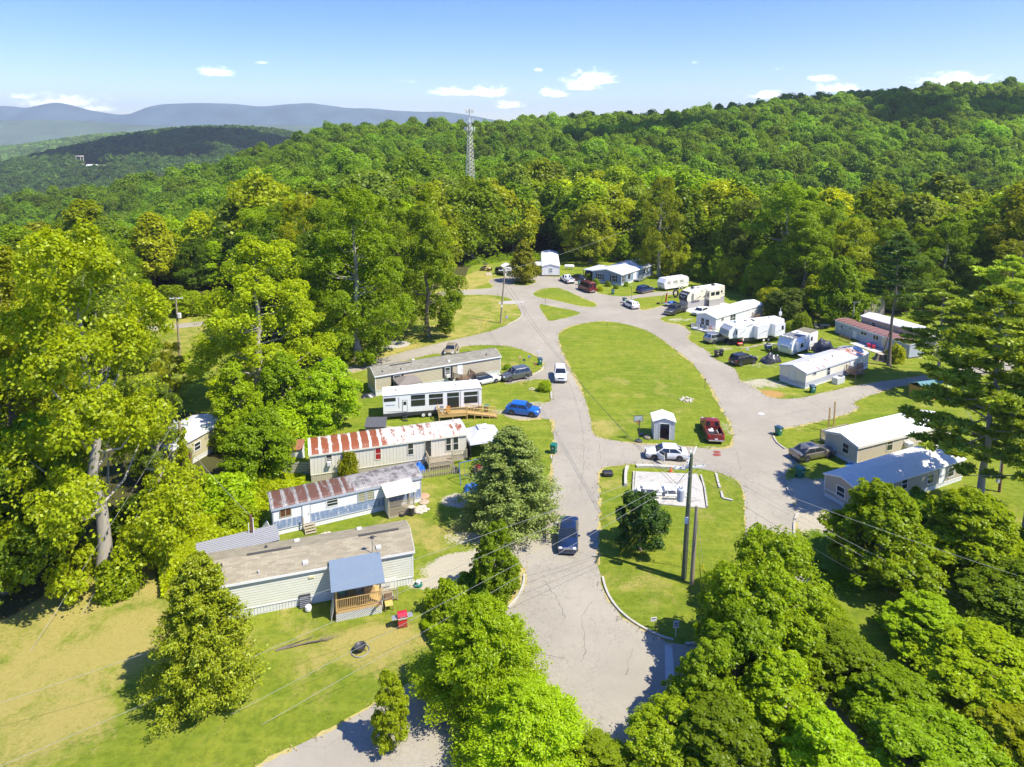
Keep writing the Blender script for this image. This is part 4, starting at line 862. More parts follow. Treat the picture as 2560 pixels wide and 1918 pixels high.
def steps_mb(x, y, ux, uy, w, z, n, run=.27):
    """flight going down from (x,y,z) along (ux,uy)"""
    mb = MB(); s = Vector((-uy, ux)); u = Vector((ux, uy)); p = Vector((x, y))
    def slab(a, b, za, zb, hw):
        c = [a + s * hw, b + s * hw, b - s * hw, a - s * hw]
        mb.add([(v.x, v.y, za) for v in c] + [(v.x, v.y, zb) for v in c], [(0, 3, 2, 1), (4, 5, 6, 7), (0, 1, 5, 4), (1, 2, 6, 5), (2, 3, 7, 6), (3, 0, 4, 7)])
    for i in range(n):
        zz = z * (1 - (i + 1) / (n + 1)); slab(p + u * run * i, p + u * (run * (i + 1) - .03), zz - .045, zz, w / 2)
    for k in (-1, 1):
        a = p + s * k * (w / 2 - .02); b = a + u * run * n
        mb.add([(a.x, a.y, z - .25), (b.x, b.y, 0), (b.x, b.y, .12), (a.x, a.y, z - .02)] + [(a.x - s.x * .04 * k, a.y - s.y * .04 * k, z - .25), (b.x - s.x * .04 * k, b.y - s.y * .04 * k, 0), (b.x - s.x * .04 * k, b.y - s.y * .04 * k, .12), (a.x - s.x * .04 * k, a.y - s.y * .04 * k, z - .02)],
               [(0, 1, 2, 3), (7, 6, 5, 4), (0, 4, 5, 1), (1, 5, 6, 2), (2, 6, 7, 3), (3, 7, 4, 0)])
    return mb
def deck(label, h, x0, y0, x1, y1, z, mat, rails, steps=None, name='porch', lattice=None, post_to=None, slope=None):
    """a wooden platform in the frame of home h; y is negative in front of it"""
    root = thing(name, label, 'porch' if name == 'porch' else name.replace('_', ' '), h.root.location, h.root.rotation_euler.z)
    m = MB(); n = max(2, int((x1 - x0) / .145))
    for i in range(n):
        a = x0 + (x1 - x0) * i / n; m.box(a, y0, z - .04, a + (x1 - x0) / n - .012, y1, z)
    m.box(x0, y0, z - .2, x1, y0 + .04, z - .045); m.box(x0, y1 - .04, z - .2, x1, y1, z - .045); m.box(x0, y0 + .05, z - .2, x0 + .04, y1 - .05, z - .045); m.box(x1 - .04, y0 + .05, z - .2, x1, y1 - .05, z - .045)
    m.build('deck_boards', mat, root)
    for (a, b) in ((x0 + .06, y0 + .06), (x1 - .06, y0 + .06), (x0 + .06, y1 - .06), (x1 - .06, y1 - .06)): MB().box(a - .05, b - .05, -.3, a + .05, b + .05, z - .045).build('post', mat, root)
    for (p, q) in rails:
        r = MB(); railing(r, p, q, z); r.build('railing', mat, root)
    if steps:
        steps_mb(*steps).build('steps', mat, root)
    return root

LAP_GREEN = lapped('pale_green_siding', (.66, .665, .56), .2, dirtamt=.12); LAP_TAN = lapped('tan_siding', (.50, .44, .31), .2, dirtamt=.1)
SK_WHITE = lapped('white_skirting', (.74, .74, .71), .22, True, dirt=(.4, .33, .22), dirtamt=.25, line=.8)
# 1 nearest, pale green siding with a brown-grey shingle roof
h1 = home('mobile_home', 'nearest trailer home, pale green siding, tan shingle roof and a blue-roofed porch', 'mobile home', (476, 1478), (1032, 1377), 2.85, 4.3, LAP_GREEN, shingle('shingle_warm', (.27, .235, .165), (.43, .385, .27), (.23, .20, .14)), SK_WHITE, rise=.62, over=.15,
          windows=[('s', 1.2, 1.35, .8, 1.0, {}), ('e', 1.7, 1.35, .8, 1.0, {})], doors=[('s', 12.0, .76, .85, 1.95)])
h1.rise = .62
vents(h1, [(13.4, .75, 'box'), (7.9, .55, 'box'), (7.3, 3.6, 'box'), (12.2, 4.0, 'box'), (5.0, 3.3, 'dark'), (1.9, 1.6, 'dark'), (4.6, .35, 'pipe')]); vents(h1, [(5.3, 2.2, 'ridge'), (13.6, 2.2, 'ridge')])
MB().box(8.1, -.06, 2.15, 8.5, -.002, 2.3).build('wall_lamp', plain('lamp_yellow', (.75, .68, .35)), h1.root)
ant = thing('roof_antenna', 'thin roof antenna mast on the nearest trailer above the blue porch roof', 'antenna', world(h1.root, (12.9, .3, 2.95)), h1.root.rotation_euler.z)
a_ = MB(); a_.tube([(0, 0, 0), (0, 0, 1.5)], .025); a_.build('mast', GREYM, ant); a_ = MB(); a_.tube([(0, 0, 1.1), (.45, -.5, .1)], .012); a_.tube([(-.35, 0, 1.45), (.35, 0, 1.45)], .03); a_.bbox(-.14, -.1, 1.35, .14, .1, 1.55, .03); a_.build('antenna_head', DARKM, ant)
# its porch
po = thing('porch', 'wooden porch with a blue corrugated roof and white lattice on the nearest trailer', 'porch', h1.root.location, h1.root.rotation_euler.z)
X0, X1, YF = 9.9, 13.2, -2.55
m = MB(); n = 24
for i in range(n): m.box(X0 + (X1 - X0) * i / n, YF, .72, X0 + (X1 - X0) * (i + 1) / n - .015, -.06, .76)
m.box(X0, YF, .6, X1, YF + .05, .715); m.build('deck_boards', WOODY, po)
blue = lapped('blue_roof_sheet', (.22, .285, .36), .16, True, .03, dirt=(.3, .4, .5), dirtamt=.3, rough=.6, line=.7, lw=.3)
m = MB(); m.add([(X0 - .3, -2.95, 2.62), (X1 + .25, -2.95, 2.62), (X1 + .25, .1, 3.18), (X0 - .3, .1, 3.18), (X0 - .3, -2.95, 2.67), (X1 + .25, -2.95, 2.67), (X1 + .25, .1, 3.23), (X0 - .3, .1, 3.23)], [(0, 3, 2, 1), (4, 5, 6, 7), (0, 1, 5, 4), (1, 2, 6, 5), (2, 3, 7, 6), (3, 0, 4, 7)]); m.build('roof', blue, po)
for x in (X0 + .06, X1 - .06):
    MB().box(x - .06, YF, 0, x + .06, YF + .12, 2.62).build('post', WOODY, po); MB().box(x - .06, -.2, 0, x + .06, -.08, 3.05).build('post', WOODY, po)
MB().box(X0, YF, 2.5, X1, YF + .1, 2.62).build('beam', WOODY, po)
MB().box(X0 + .15, YF + .12, 2.3, X0 + 1.9, YF + .2, 2.5).build('rolled_blind', plain('cream_cloth', (.62, .56, .40)), po)
for (p, q) in (((X0 + .06, YF + .06), (X1 - .06, YF + .06)), ((X0 + .06, YF + .12), (X0 + .06, -.2))):
    r = MB(); railing(r, p, q, .76); r.build('railing', WOODY, po)
m = MB()      # white lattice skirt: crossed strips
def lattice(mb, a, b, z0, z1, pitch=.16, w=.035, yoff=0):
    a = Vector(a); b = Vector(b); L_ = (b - a).length; u = (b - a).normalized(); s = Vector((-u.y, u.x)); H_ = z1 - z0; k = -H_
    while k < L_:
        for sg in (1, -1):
            x0, x1 = k, k + H_; za, zb = (z0, z1) if sg > 0 else (z1, z0)
            if x0 < 0: za = za + (zb - za) * (-x0 / H_); x0 = 0
            if x1 > L_: zb = za + (zb - za) * ((L_ - x0) / (x1 - x0)); x1 = L_
            if x1 - x0 < .03: continue
            p, q = a + u * x0 + s * (.006 * sg), a + u * x1 + s * (.006 * sg); e = w * .7; t_ = s * .005
            vs = [(p.x + t_.x * j, p.y + t_.y * j, za + e * i) for j in (-1, 1) for i in (-1, 1)] + [(q.x + t_.x * j, q.y + t_.y * j, zb + e * i) for j in (-1, 1) for i in (-1, 1)]
            mb.add(vs, [(0, 1, 3, 2), (4, 6, 7, 5), (0, 4, 5, 1), (2, 3, 7, 6), (0, 2, 6, 4), (1, 5, 7, 3)])
        k += pitch
lattice(m, (X0, YF - .03), (X1, YF - .03), -.1, .62); m.build('lattice', WHITE, po)
m = MB(); lattice(m, (X1 + .1, YF + .2), (X1 + .1, -.3), -.1, .62); m.build('side_lattice', WHITE, po)
stp = steps_mb(X1, -1.0, 1, 0, 1.0, .76, 4).build('steps', WOODG, po)
r = MB(); railing(r, (X1 + .1, -.45), (X1 + 1.3, -.45), .25, .9); r.build('stair_railing', WHITE, po); r = MB(); railing(r, (X1 + .1, -1.55), (X1 + 1.3, -1.55), .1, .9); r.build('stair_railing', WOODG, po)
def chair(label, wx, wy, wz, rz, mat, fm):
    c = thing('folding_chair', label, 'chair', world(po, (wx, wy, wz)), h1.root.rotation_euler.z + rz)
    MB().bbox(-.26, -.25, .40, .26, .25, .45, .02).build('seat', mat, c); m = MB(); m.add([(-.26, .24, .43), (.26, .24, .43), (.26, .42, 1.0), (-.26, .42, 1.0), (-.26, .27, .43), (.26, .27, .43), (.26, .45, 1.0), (-.26, .45, 1.0)], [(0, 1, 2, 3), (7, 6, 5, 4), (0, 4, 5, 1), (1, 5, 6, 2), (2, 6, 7, 3), (3, 7, 4, 0)]); m.build('backrest', mat, c)
    m = MB()
    for s in (-1, 1): m.tube([(s * .26, -.25, 0), (s * .26, .25, .62)], .015); m.tube([(s * .26, .28, 0), (s * .26, -.2, .62)], .015); m.tube([(s * .27, -.22, .62), (s * .27, .36, .66)], .018)
    m.build('frame', fm, c)
chair('green folding chair at the left of the blue-roofed porch', X0 + .6, -1.1, .76, 2.8, plain('green_cloth', (.10, .30, .24)), DARKM)
chair('tan folding chair in the middle of the blue-roofed porch', X0 + 1.75, -1.5, .76, .1, plain('tan_cloth', (.36, .30, .20)), DARKM)
bx = thing('cardboard_box', 'big cardboard box stacked on the blue-roofed porch', 'box', world(po, (X1 - .75, -.95, .76)), h1.root.rotation_euler.z); MB().bbox(-.42, -.35, 0, .42, .35, .62, .02).build('carton', plain('cardboard', (.52, .36, .17), .9), bx); MB().box(-.43, -.04, .622, .43, .04, .628).build('tape', plain('tape_tan', (.6, .5, .3), .4), bx)
bx = thing('storage_tub', 'white plastic tub on top of the cardboard box on the porch', 'storage tub', world(po, (X1 - 1.0, -.6, 1.39)), h1.root.rotation_euler.z); MB().bbox(-.3, -.22, 0, .3, .22, .34, .03).build('tub', WHITE, bx); MB().bbox(-.32, -.24, .342, .32, .24, .38, .015).build('lid', plain('lilac_lid', (.55, .45, .6)), bx)
ptb = thing('low_table', 'small low table with pots behind the front railing of the porch', 'table', world(po, (X0 + 2.0, -2.2, .76)), h1.root.rotation_euler.z); MB().bbox(-.35, -.22, .36, .35, .22, .41, .02).build('table_top', WOODB, ptb)
for sx in (-.3, .3):
    for sy in (-.17, .17): MB().box(sx - .025, sy - .025, 0, sx + .025, sy + .025, .36).build('leg', WOODB, ptb)
# flag on a slanting pole
fl = thing('flag', 'striped flag with a star field hanging on a slanting pole at the porch corner', 'flag', world(po, (X1 - .05, YF - .05, .9)), h1.root.rotation_euler.z)
MB().tube([(0, .05, 0), (.12, -.75, 1.05)], .016).build('pole', WHITE, fl)
mm, t, b = newmat('flag_cloth'); co = objco(t); s_ = NN(t, 'ShaderNodeSeparateXYZ'); t.links.new(co, s_.inputs[0])
k = MA(t, 'GREATER_THAN', MA(t, 'FRACT', MA(t, 'DIVIDE', MA(t, 'ADD', s_.outputs[0], 3.0), .1)), .5); c = MIX(t, k, (.75, .72, .72), (.55, .03, .05))
star = NN(t, 'ShaderNodeTexVoronoi'); star.inputs['Scale'].default_value = 9; t.links.new(co, star.inputs['Vector'])
can = MA(t, 'GREATER_THAN', s_.outputs[2], .45); c = MIX(t, can, c, MIX(t, MA(t, 'LESS_THAN', star.outputs['Distance'], .22), (.03, .06, .22), (.7, .7, .72))); t.links.new(c, b.inputs['Base Color'])
m = MB(); g = []
for i in range(13):
    q = i / 12
    for j in range(6):
        r_ = j / 5; bx_ = .12 * (1 - .75 * r_); by_ = -.75 + .6 * r_ ; bz_ = 1.0 - .8 * r_
        g.append((bx_ - .05 - .34 * q * (.5 + .5 * r_) + .03 * sin(q * 9 + r_ * 3), by_ + .05 * sin(q * 10), bz_ - .55 * q + .02 * cos(q * 8)))
m.add(g, [(i * 6 + j, i * 6 + j + 1, i * 6 + j + 7, i * 6 + j + 6) for i in range(12) for j in range(5)], True); fo = m.build('cloth', mm, fl); sm = fo.modifiers.new('thick', 'SOLIDIFY'); sm.thickness = .008
# low grey metal shed roof behind the nearest trailer
c1 = P(492, 1398, 2.2); c2 = P(700, 1346, 2.2)
sh = thing('storage_shed', 'long low shed with a grey ribbed metal roof behind the nearest trailer', 'shed', (c1.x, c1.y, 0), atan2(c2.y - c1.y, c2.x - c1.x)); Ls = (c2 - c1).length
MB().box(.1, .1, -.1, Ls - .1, 1.9, 2.05).build('wall', lapped('grey_sheet', (.40, .42, .46), .25, True), sh)
m = MB(); m.add([(0, -.05, 2.08), (Ls, -.05, 2.08), (Ls, 2.05, 2.32), (0, 2.05, 2.32), (0, -.05, 2.13), (Ls, -.05, 2.13), (Ls, 2.05, 2.37), (0, 2.05, 2.37)], [(0, 3, 2, 1), (4, 5, 6, 7), (0, 1, 5, 4), (1, 2, 6, 5), (2, 3, 7, 6), (3, 0, 4, 7)]); m.build('roof', lapped('grey_rib_roof', (.30, .30, .31), .3, True, .04, rough=.8), sh)

# 2 blue and white, old patched roof
def bandmat(name, base, bands, pitch=.2, dirtamt=.2):
    m, t, b = newmat(name); co = objco(t); s = NN(t, 'ShaderNodeSeparateXYZ'); t.links.new(co, s.inputs[0]); z = s.outputs[2]
    c = MIX(t, NOI(t, co, 1.3, 4), tuple(x * .92 for x in base), base)
    for (z0, z1, col, vmin) in bands:
        k = MA(t, 'MULTIPLY', MA(t, 'GREATER_THAN', z, z0), MA(t, 'LESS_THAN', z, z1))
        if vmin: k = MA(t, 'MULTIPLY', k, SS(t, NOI(t, MAPV(t, co, (3, 3, .6)), 1.6, 5, .7), .30, .5))
        c = MIX(t, k, c, col)
    c = MIX(t, MA(t, 'MULTIPLY', SS(t, NOI(t, MAPV(t, co, (2.5, 2.5, .5)), 1.2, 6, 0.7), .5, .85), dirtamt), c, (.32, .3, .24))
    fr = MA(t, 'FRACT', MA(t, 'DIVIDE', z, pitch)); c = MIX(t, MA(t, 'MULTIPLY', MA(t, 'LESS_THAN', fr, .13), .3), c, (.2, .2, .22))
    t.links.new(c, b.inputs['Base Color']); b.inputs['Roughness'].default_value = .55; bump(t, b, MA(t, 'SUBTRACT', 1, fr), .015); return m
h2 = home('mobile_home', 'old blue and white trailer with a patchy rust-brown and grey roof and a lattice porch', 'mobile home', (681, 1274), (1052, 1193), 2.55, 3.1, bandmat('blue_white_wall', (.80, .80, .79), [(.55, 1.35, (.20, .27, .42), True)]),
          rustroof('roof_rust_grey', (.38, .355, .33), (.13, .06, .04), 1.05, .24, grad=(6.0, 9.5, -.65), stain=(.11, .10, .095), amp=1.3, streak=.48), lapped('white_lap', (.76, .77, .78), .2, dirtamt=.2), rise=.24, over=.1, roofkind='bow', skirt=.5, fascia=.2, trim=plain('grey_trim', (.42, .45, .50)),
          windows=[('S', 700, 1271, 727, 1287, {'frame': WOODG, 'bar': False, 'vbar': True, 'pane': plain('brown_pane', (.12, .05, .03), .2)}), ('S', 817, 1246, 844, 1261, {'slats': 2, 'bar': False, 'frame': WHITE}), ('S', 895.5, 1230, 913, 1251, {'slats': 3, 'bar': False, 'pane': plain('tan_pane', (.35, .33, .17), .3)}), ('S', 917, 1225.5, 934, 1246, {'slats': 3, 'bar': False, 'pane': plain('tan_pane', (.35, .33, .17), .3)})],
          doors=[('S', 756, 1263, 776, 1306)])
h2.rise = .24
st = thing('wooden_steps', 'short flight of weathered wooden steps at the door of the blue and white trailer', 'steps', world(h2.root, (3.05, -.1, 0)), h2.root.rotation_euler.z)
steps_mb(0, 0, 0, -1, 1.0, .62, 4, .26).build('treads', WOODG, st); MB().box(-.58, -.3, 0, -.5, -.2, 1.35).build('hand_post', WOODG, st)
pl = thing('porch', 'small porch closed with lattice under a cream sheet roof on the blue and white trailer', 'porch', h2.root.location, h2.root.rotation_euler.z)
x0, x1 = 10.0, 12.4; yf = -1.6; CREAM = lapped('cream_sheet_roof', (.70, .68, .52), .3, True, .03, dirt=(.4, .35, .2), dirtamt=.3, line=.75)
m = MB(); m.add([(x0 - .3, yf - .3, 2.25), (x1 + .2, yf - .3, 2.25), (x1 + .2, .4, 2.72), (x0 - .3, .4, 2.72), (x0 - .3, yf - .3, 2.29), (x1 + .2, yf - .3, 2.29), (x1 + .2, .4, 2.76), (x0 - .3, .4, 2.76)], [(0, 3, 2, 1), (4, 5, 6, 7), (0, 1, 5, 4), (1, 2, 6, 5), (2, 3, 7, 6), (3, 0, 4, 7)]); m.build('roof', CREAM, pl)
m = MB(); m.box(x1 - .95, yf - .31, 2.30, x1 - .8, yf + 1.9, 2.31)
for (x, y) in ((x0, yf), (x1, yf), (x0, -.15), (x1, -.15)): MB().box(x - .05, y - .05, 0, x + .05, y + .05, 2.25 + (.3 if y > -1 else 0)).build('post', WOODG, pl)
m = MB(); lattice(m, (x0, yf), (x1, yf), .05, .85, .12, .022); lattice(m, (x0, yf - .01), (x1, yf - .01), .9, 1.6, .12, .022); m.box(x0, yf - .02, .0, x1, yf + .03, .12); m.box(x0, yf - .02, .84, x1, yf + .03, .92); m.box(x0, yf - .02, 2.12, x1, yf + .03, 2.25); m.build('front_lattice', WOODG, pl)
m = MB(); lattice(m, (x0 - .01, yf), (x0 - .01, -.1), .05, 1.1, .14, .05); lattice(m, (x0 - .01, yf), (x0 - .01, -.1), 1.1, 2.2, .14, .05); m.build('side_lattice', plain('cream_lattice', (.66, .66, .5)), pl)
MB().box(x0, yf, .02, x1, -.15, .2).build('floor', WOODG, pl)
for k, (x, y, rz) in enumerate(((-.55, .4, .5), (-.75, -.35, .2))):
    s_ = thing('loose_panel', ['loose white panel leaning on the left end of the blue and white trailer, upper one', 'loose white panel fallen on the grass left of the blue and white trailer'][k], 'panel', world(h2.root, (x, y, [.75, .25][k])), h2.root.rotation_euler.z + rz); o = MB().box(-.02, -.45, -.45, .02, .45, .45).build('sheet', WHITE, s_); o.rotation_euler = ([.6, 1.0][k], .25, 0)
# 3 cream trailer with the bowed rusty roof
VC = lapped('cream_panel_wall', (.70, .66, .55), .35, True, .015, dirt=(.4, .32, .2), dirtamt=.35, line=.86, lw=.06)
def twow(**k): return dict(k)
h3 = home('mobile_home', 'cream panelled trailer with a bowed white roof heavily streaked with orange rust', 'mobile home', (775, 1139), (1165, 1086), 2.9, 3.9, VC, rustroof('roof_rust_white', (.70, .66, .58), (.25, .07, .024), 1.02, .24, grad=(6.5, 8.5, -.26), amp=1.25, streak=.52, bandlo=(.0, 0)), lapped('cream_skirt', (.48, .43, .34), .18, True, dirtamt=.5, line=.7), rise=.42, over=.12, roofkind='bow', skirt=.75, trim=plain('cream_trim', (.72, .68, .55)),
          windows=[('S', 815.5, 1138.5, 830, 1160, {'ac': True, 'slats': 2}), ('S', 878.5, 1130, 883.5, 1137.5, {}), ('S', 938.5, 1121.5, 952, 1147, {'pane': plain('red_curtain', (.33, .02, .02), .4)}), ('S', 1020, 1109.5, 1033, 1135, {}), ('S', 1115, 1095.5, 1127, 1126, {}), ('S', 1133, 1093, 1145.5, 1123.5, {})], doors=[('S', 1062.5, 1099.5, 1078, 1139, plain('dark_door', (.05, .05, .045), .4))])
h3.rise = .42

c1x = lambda x, y: (880 + x / 4.248, 820 + y / 4.248); c6x = lambda x, y: (1740 + x / 4.254, 720 + y / 4.254); c7x = lambda x, y: (1900 + x / 3.95, 960 + y / 3.95); c5x = lambda x, y: (1500 + x / 4.424, 640 + y / 4.424)
def PR(f, x0, y0, x1, y1, o=None): a, b = f(x0, y0), f(x1, y1); return ('S', a[0], a[1], b[0], b[1], o or {})
# deck with ramp rail, tarp and picket fence before home 3
dk = deck('weathered wooden deck at the door of the rusty-roofed cream trailer', h3, 11.9, -1.7, 14.6, -.08, .7, WOODG, [((11.95, -1.65), (14.55, -1.65)), ((11.95, -1.6), (11.95, -.2)), ((14.55, -1.0), (16.2, -1.0))])
fn = thing('picket_fence', 'short grey picket fence beside the blue tarp', 'fence', h3.root.location, h3.root.rotation_euler.z); m = MB()
for i in range(19): m.box(10.9 + i * .19, -2.75, 0, 10.99 + i * .19, -2.72, .95)
m.build('pickets', WOODG, fn); m = MB(); m.box(10.85, -2.715, .25, 14.5, -2.68, .32); m.box(10.85, -2.715, .68, 14.5, -2.68, .75); m.build('rails', WOODG, fn)
def crumple(name, label, cat, w, d, h, mat, loc_, rz=0, seed=1, sub=16, parent_=None):
    R_ = np.random.RandomState(seed); g = []; n = sub
    root = thing(name, label, cat, loc_, rz); ph = R_.uniform(0, 6, 8)
    for i in range(n + 1):
        for j in range(n + 1):
            x, y = i / n * 2 - 1, j / n * 2 - 1; r_ = max(abs(x), abs(y)); z = h * (1 - r_ ** 3) * (.75 + .25 * sin(5 * x + ph[0]) * cos(4 * y + ph[1])) + .06 * sin(11 * x + ph[2]) * sin(9 * y + ph[3]) * (1 - r_)
            g.append((x * w * (1 + .1 * sin(4 * y + ph[4])), y * d * (1 + .1 * sin(5 * x + ph[5])), max(z, .02)))
    MB().add(g, [(i * (n + 1) + j, (i + 1) * (n + 1) + j, (i + 1) * (n + 1) + j + 1, i * (n + 1) + j + 1) for i in range(n) for j in range(n)], True).build('sheet', mat, root); return root
TARP = plain('blue_tarp', (.02, .13, .48), .35, bmp=.02)
crumple('tarp', 'crumpled blue tarp heaped beside the deck of the rusty-roofed trailer', 'tarp', .8, .7, 1.25, TARP, world(h3.root, (10.7, -1.2, 0)), 1, 3)
# 4 tan home
h4 = home('mobile_home', 'long tan trailer home with a grey-brown shingle roof and dark shutters', 'mobile home', (937.7, 941), (1251, 891), 2.85, 4.0, LAP_TAN, shingle('shingle_grey', (.20, .19, .15), (.36, .34, .27), (.18, .17, .14)), SK_WHITE, rise=.6, over=.15, skirt=.75,
          windows=[PR(c1x, 445, 510, 518, 600, {'shut': 1, 'ac': 1, 'acm': DARKM, 'slats': 2}), PR(c1x, 990, 425, 1040, 515, {'shut': 1, 'ac': 1, 'slats': 2})], doors=[PR(c1x, 1122, 400, 1170, 495)[:5]])
vents(h4, [(1.2, .6, 'dark'), (3.8, .5, 'dark'), (4.2, 1.7, 'ridge'), (11.0, .6, 'box'), (13.5, 2.3, 'ridge'), (17.0, .7, 'dark'), (6.5, 3.2, 'box')])
deck('small wooden deck with dark rails at the white door of the tan trailer', h4, 11.9, -2.0, 14.0, -.08, .8, WOODB, [((11.95, -1.95), (13.95, -1.95)), ((13.95, -1.9), (13.95, -.2)), ((11.95, -1.95), (11.2, -.6))])
# white trailer (right)
WPAN = lapped('white_panel_wall', (.80, .80, .79), .4, True, .012, dirtamt=.1, line=.85, lw=.05)
WROOF = plain('white_roof_coating', (.86, .86, .85), .5, var=.04, scale=1)
hw = home('mobile_home', 'long white trailer with a bright white roof beside the two big campers', 'mobile home', (1790, 796), (1908, 761), 2.5, 4.1, WPAN, WROOF, SK_WHITE, rise=.5, over=.15, skirt=.5,
          windows=[PR(c5x, 1342, 680, 1366, 712), PR(c5x, 1442, 652, 1465, 722), PR(c5x, 1472, 645, 1495, 712), ('e', 1.4, .75, .75, 1.15), ('e', 2.4, .75, .7, 1.2)], doors=[PR(c5x, 1652, 592, 1680, 668)[:5]])
vents(hw, [(7.5, 1.2, 'box'), (11.5, 2.0, 'dark')])
deck('small brown wooden deck at the side of the long white trailer', hw, 10.4, -1.7, 12.3, -.08, .6, WOODB, [((10.45, -1.65), (12.25, -1.65)), ((12.25, -1.6), (12.25, -.2))], steps=(10.4, -.9, -1, 0, .9, .6, 3))
dw = deck('low white deck cluttered with chairs at the end of the long white trailer', hw, -1.9, -.8, -.12, 4.0, .25, plain('white_deck_paint', (.72, .72, .70), .6), [((-1.85, 2.2), (-1.85, 3.9)), ((-1.85, -.75), (-1.85, .6))])
for (x, y, lb, mt) in ((-1.2, .2, 'red folding chair on the deck of the long white trailer', plain('red_cloth', (.55, .02, .03))), (-1.1, 1.3, 'grey folding chair nearest the red one on the white trailer deck', GREYM), (-1.2, 2.4, 'dark folding chair at the far side of the white trailer deck', DARKM)):
    c = thing('folding_chair', lb, 'chair', world(hw.root, (x, y, .25)), hw.root.rotation_euler.z + 1.8); MB().bbox(-.3, -.28, .4, .3, .28, .46, .02).build('seat', mt, c); MB().bbox(-.3, .26, .4, .3, .32, 1.0, .02).build('backrest', mt, c)
    m = MB(); [m.tube([(s, -.26, 0), (s, .26, .6)], .02) for s in (-.3, .3)]; [m.tube([(s, .28, 0), (s, -.22, .6)], .02) for s in (-.3, .3)]; m.build('frame', GREYM, c)
# cream trailer with rust patches (right)
hc = home('mobile_home', 'cream and lilac-grey trailer with rust patches on its white roof, beside the curved road', 'mobile home', (2015, 932.7), (2171.4, 883.4), 2.4, 4.1, bandmat('cream_lilac_wall', (.74, .70, .58), [(.0, .95, (.42, .43, .50), False)], .25, .12),
          rustroof('roof_white_rust_patches', (.66, .66, .66), (.30, .10, .045), 1.0, .46, amp=1.3, streak=.10, seed=3.3, bandlo=(2.0, .0), patch=((1.6, 7.4, .36), (12.0, 15.2, .42))), SK_WHITE, rise=.55, over=.15, skirt=.4, trim=plain('lilac_trim', (.55, .57, .62)), fascia=.22,
          windows=[PR(c6x, 1247, 882, 1276, 918), PR(c6x, 1397, 842, 1420, 920), ('e', 1.6, .75, .95, 1.3, {'pane': plain('pale_blind', (.62, .62, .58), .5), 'fw': .04, 'bar': False})], doors=[PR(c6x, 1642, 768, 1670, 842)[:5]])
vents(hc, [(8.6, 1.4, 'dark'), (11.5, 2.0, 'pipe'), (13.6, 1.2, 'dark')])
deck('raised brown deck with steps at the door of the cream trailer', hc, 9.7, -1.75, 11.6, -.08, .85, WOODB, [((9.75, -1.7), (11.55, -1.7)), ((9.75, -1.65), (9.75, -.2)), ((11.5, -.85), (12.9, -.85))], steps=(11.6, -.9, 1, 0, .9, .85, 5))
ac = thing('heat_pump', 'big grey heat pump unit beside the wall of the cream trailer', 'heat pump', world(hc.root, (6.3, -1.1, 0)), hc.root.rotation_euler.z)
MB().bbox(-.95, -.45, 0, .95, .45, .95, .03).build('cabinet', plain('hvac_grey', (.52, .54, .53), .5), ac); MB().cyl(.45, 0, .955, .985, .36, 18).build('fan_grille', DARKM, ac)
# beige trailer with a white roof (lower right)
BEI = lapped('beige_panel_wall', (.56, .49, .37), .3, True, .015, dirtamt=.25, line=.82, lw=.06)
hb = home('mobile_home', 'beige trailer with a clean white roof and a gold car parked at its end', 'mobile home', (2145, 1117), (2378.5, 1058.7), 2.3, 4.2, BEI, WROOF, SK_WHITE, rise=.55, over=.15, skirt=.45, fascia=.24, trim=plain('cream_trim', (.72, .68, .55)),
          windows=[PR(c7x, 1258, 545, 1302, 648), PR(c7x, 1425, 500, 1462, 545), ('e', 1.1, .95, .75, 1.05, {})], doors=[PR(c7x, 1568, 455, 1612, 520)[:5]])
acb = thing('window_air_conditioner', 'white air conditioner box on the side wall of the beige trailer', 'air conditioner', world(hb.root, (7.6, -.3, 1.0)), hb.root.rotation_euler.z); MB().bbox(-.4, -.3, 0, .4, .28, .55, .03).build('case', WHITE, acb); MB().box(-.3, -.325, .1, .3, -.302, .45).build('grille', GREYM, acb)
deck('wooden deck behind the beige trailer, facing the side road', hb, 1.2, 4.3, 5.5, 6.0, .6, WOODG, [((1.25, 5.95), (5.45, 5.95)), ((1.25, 4.4), (1.25, 5.9))])
for k, (px, py, ht, lb) in enumerate(((2071, 1078, 3.0, 'left of two tall bare wooden posts behind the beige trailer'), (2084, 1066, 3.2, 'right of two tall bare wooden posts behind the beige trailer'))):
    p = P(px, py); o = thing('wooden_post', lb, 'post', (p.x, p.y, 0)); MB().box(-.07, -.07, -.2, .07, .07, ht).build('post_shaft', WOODY, o)
# grey-roofed trailer
hg = home('mobile_home', 'nearest trailer at the right, taupe walls and a silver-grey roof under the pine', 'mobile home', (2150.6, 1231), (2373, 1160), 2.3, 3.9, lapped('taupe_wall', (.44, .39, .30), .3, True, .012, dirtamt=.15, line=.85, lw=.05), plain('silver_roof', (.74, .69, .60), .8, spec=.2, var=.1, scale=.6, dirt=(.40, .39, .38), dirtamt=.4), SK_WHITE, rise=.55, over=.15, skirt=.45, fascia=.1, L=15.5, trim=WHITE,
          windows=[PR(c7x, 1402, 945, 1448, 1025), ('e', 1.6, .75, .85, 1.1, {}), ('s', 9.8, .9, .9, .9), ('s', 13, .9, .9, .9)], doors=[('s', 11.6, .5, .8, 1.6)])
MB().box(-.03, .02, .82, -.003, 3.88, .90).build('band', WHITE, hg.root)
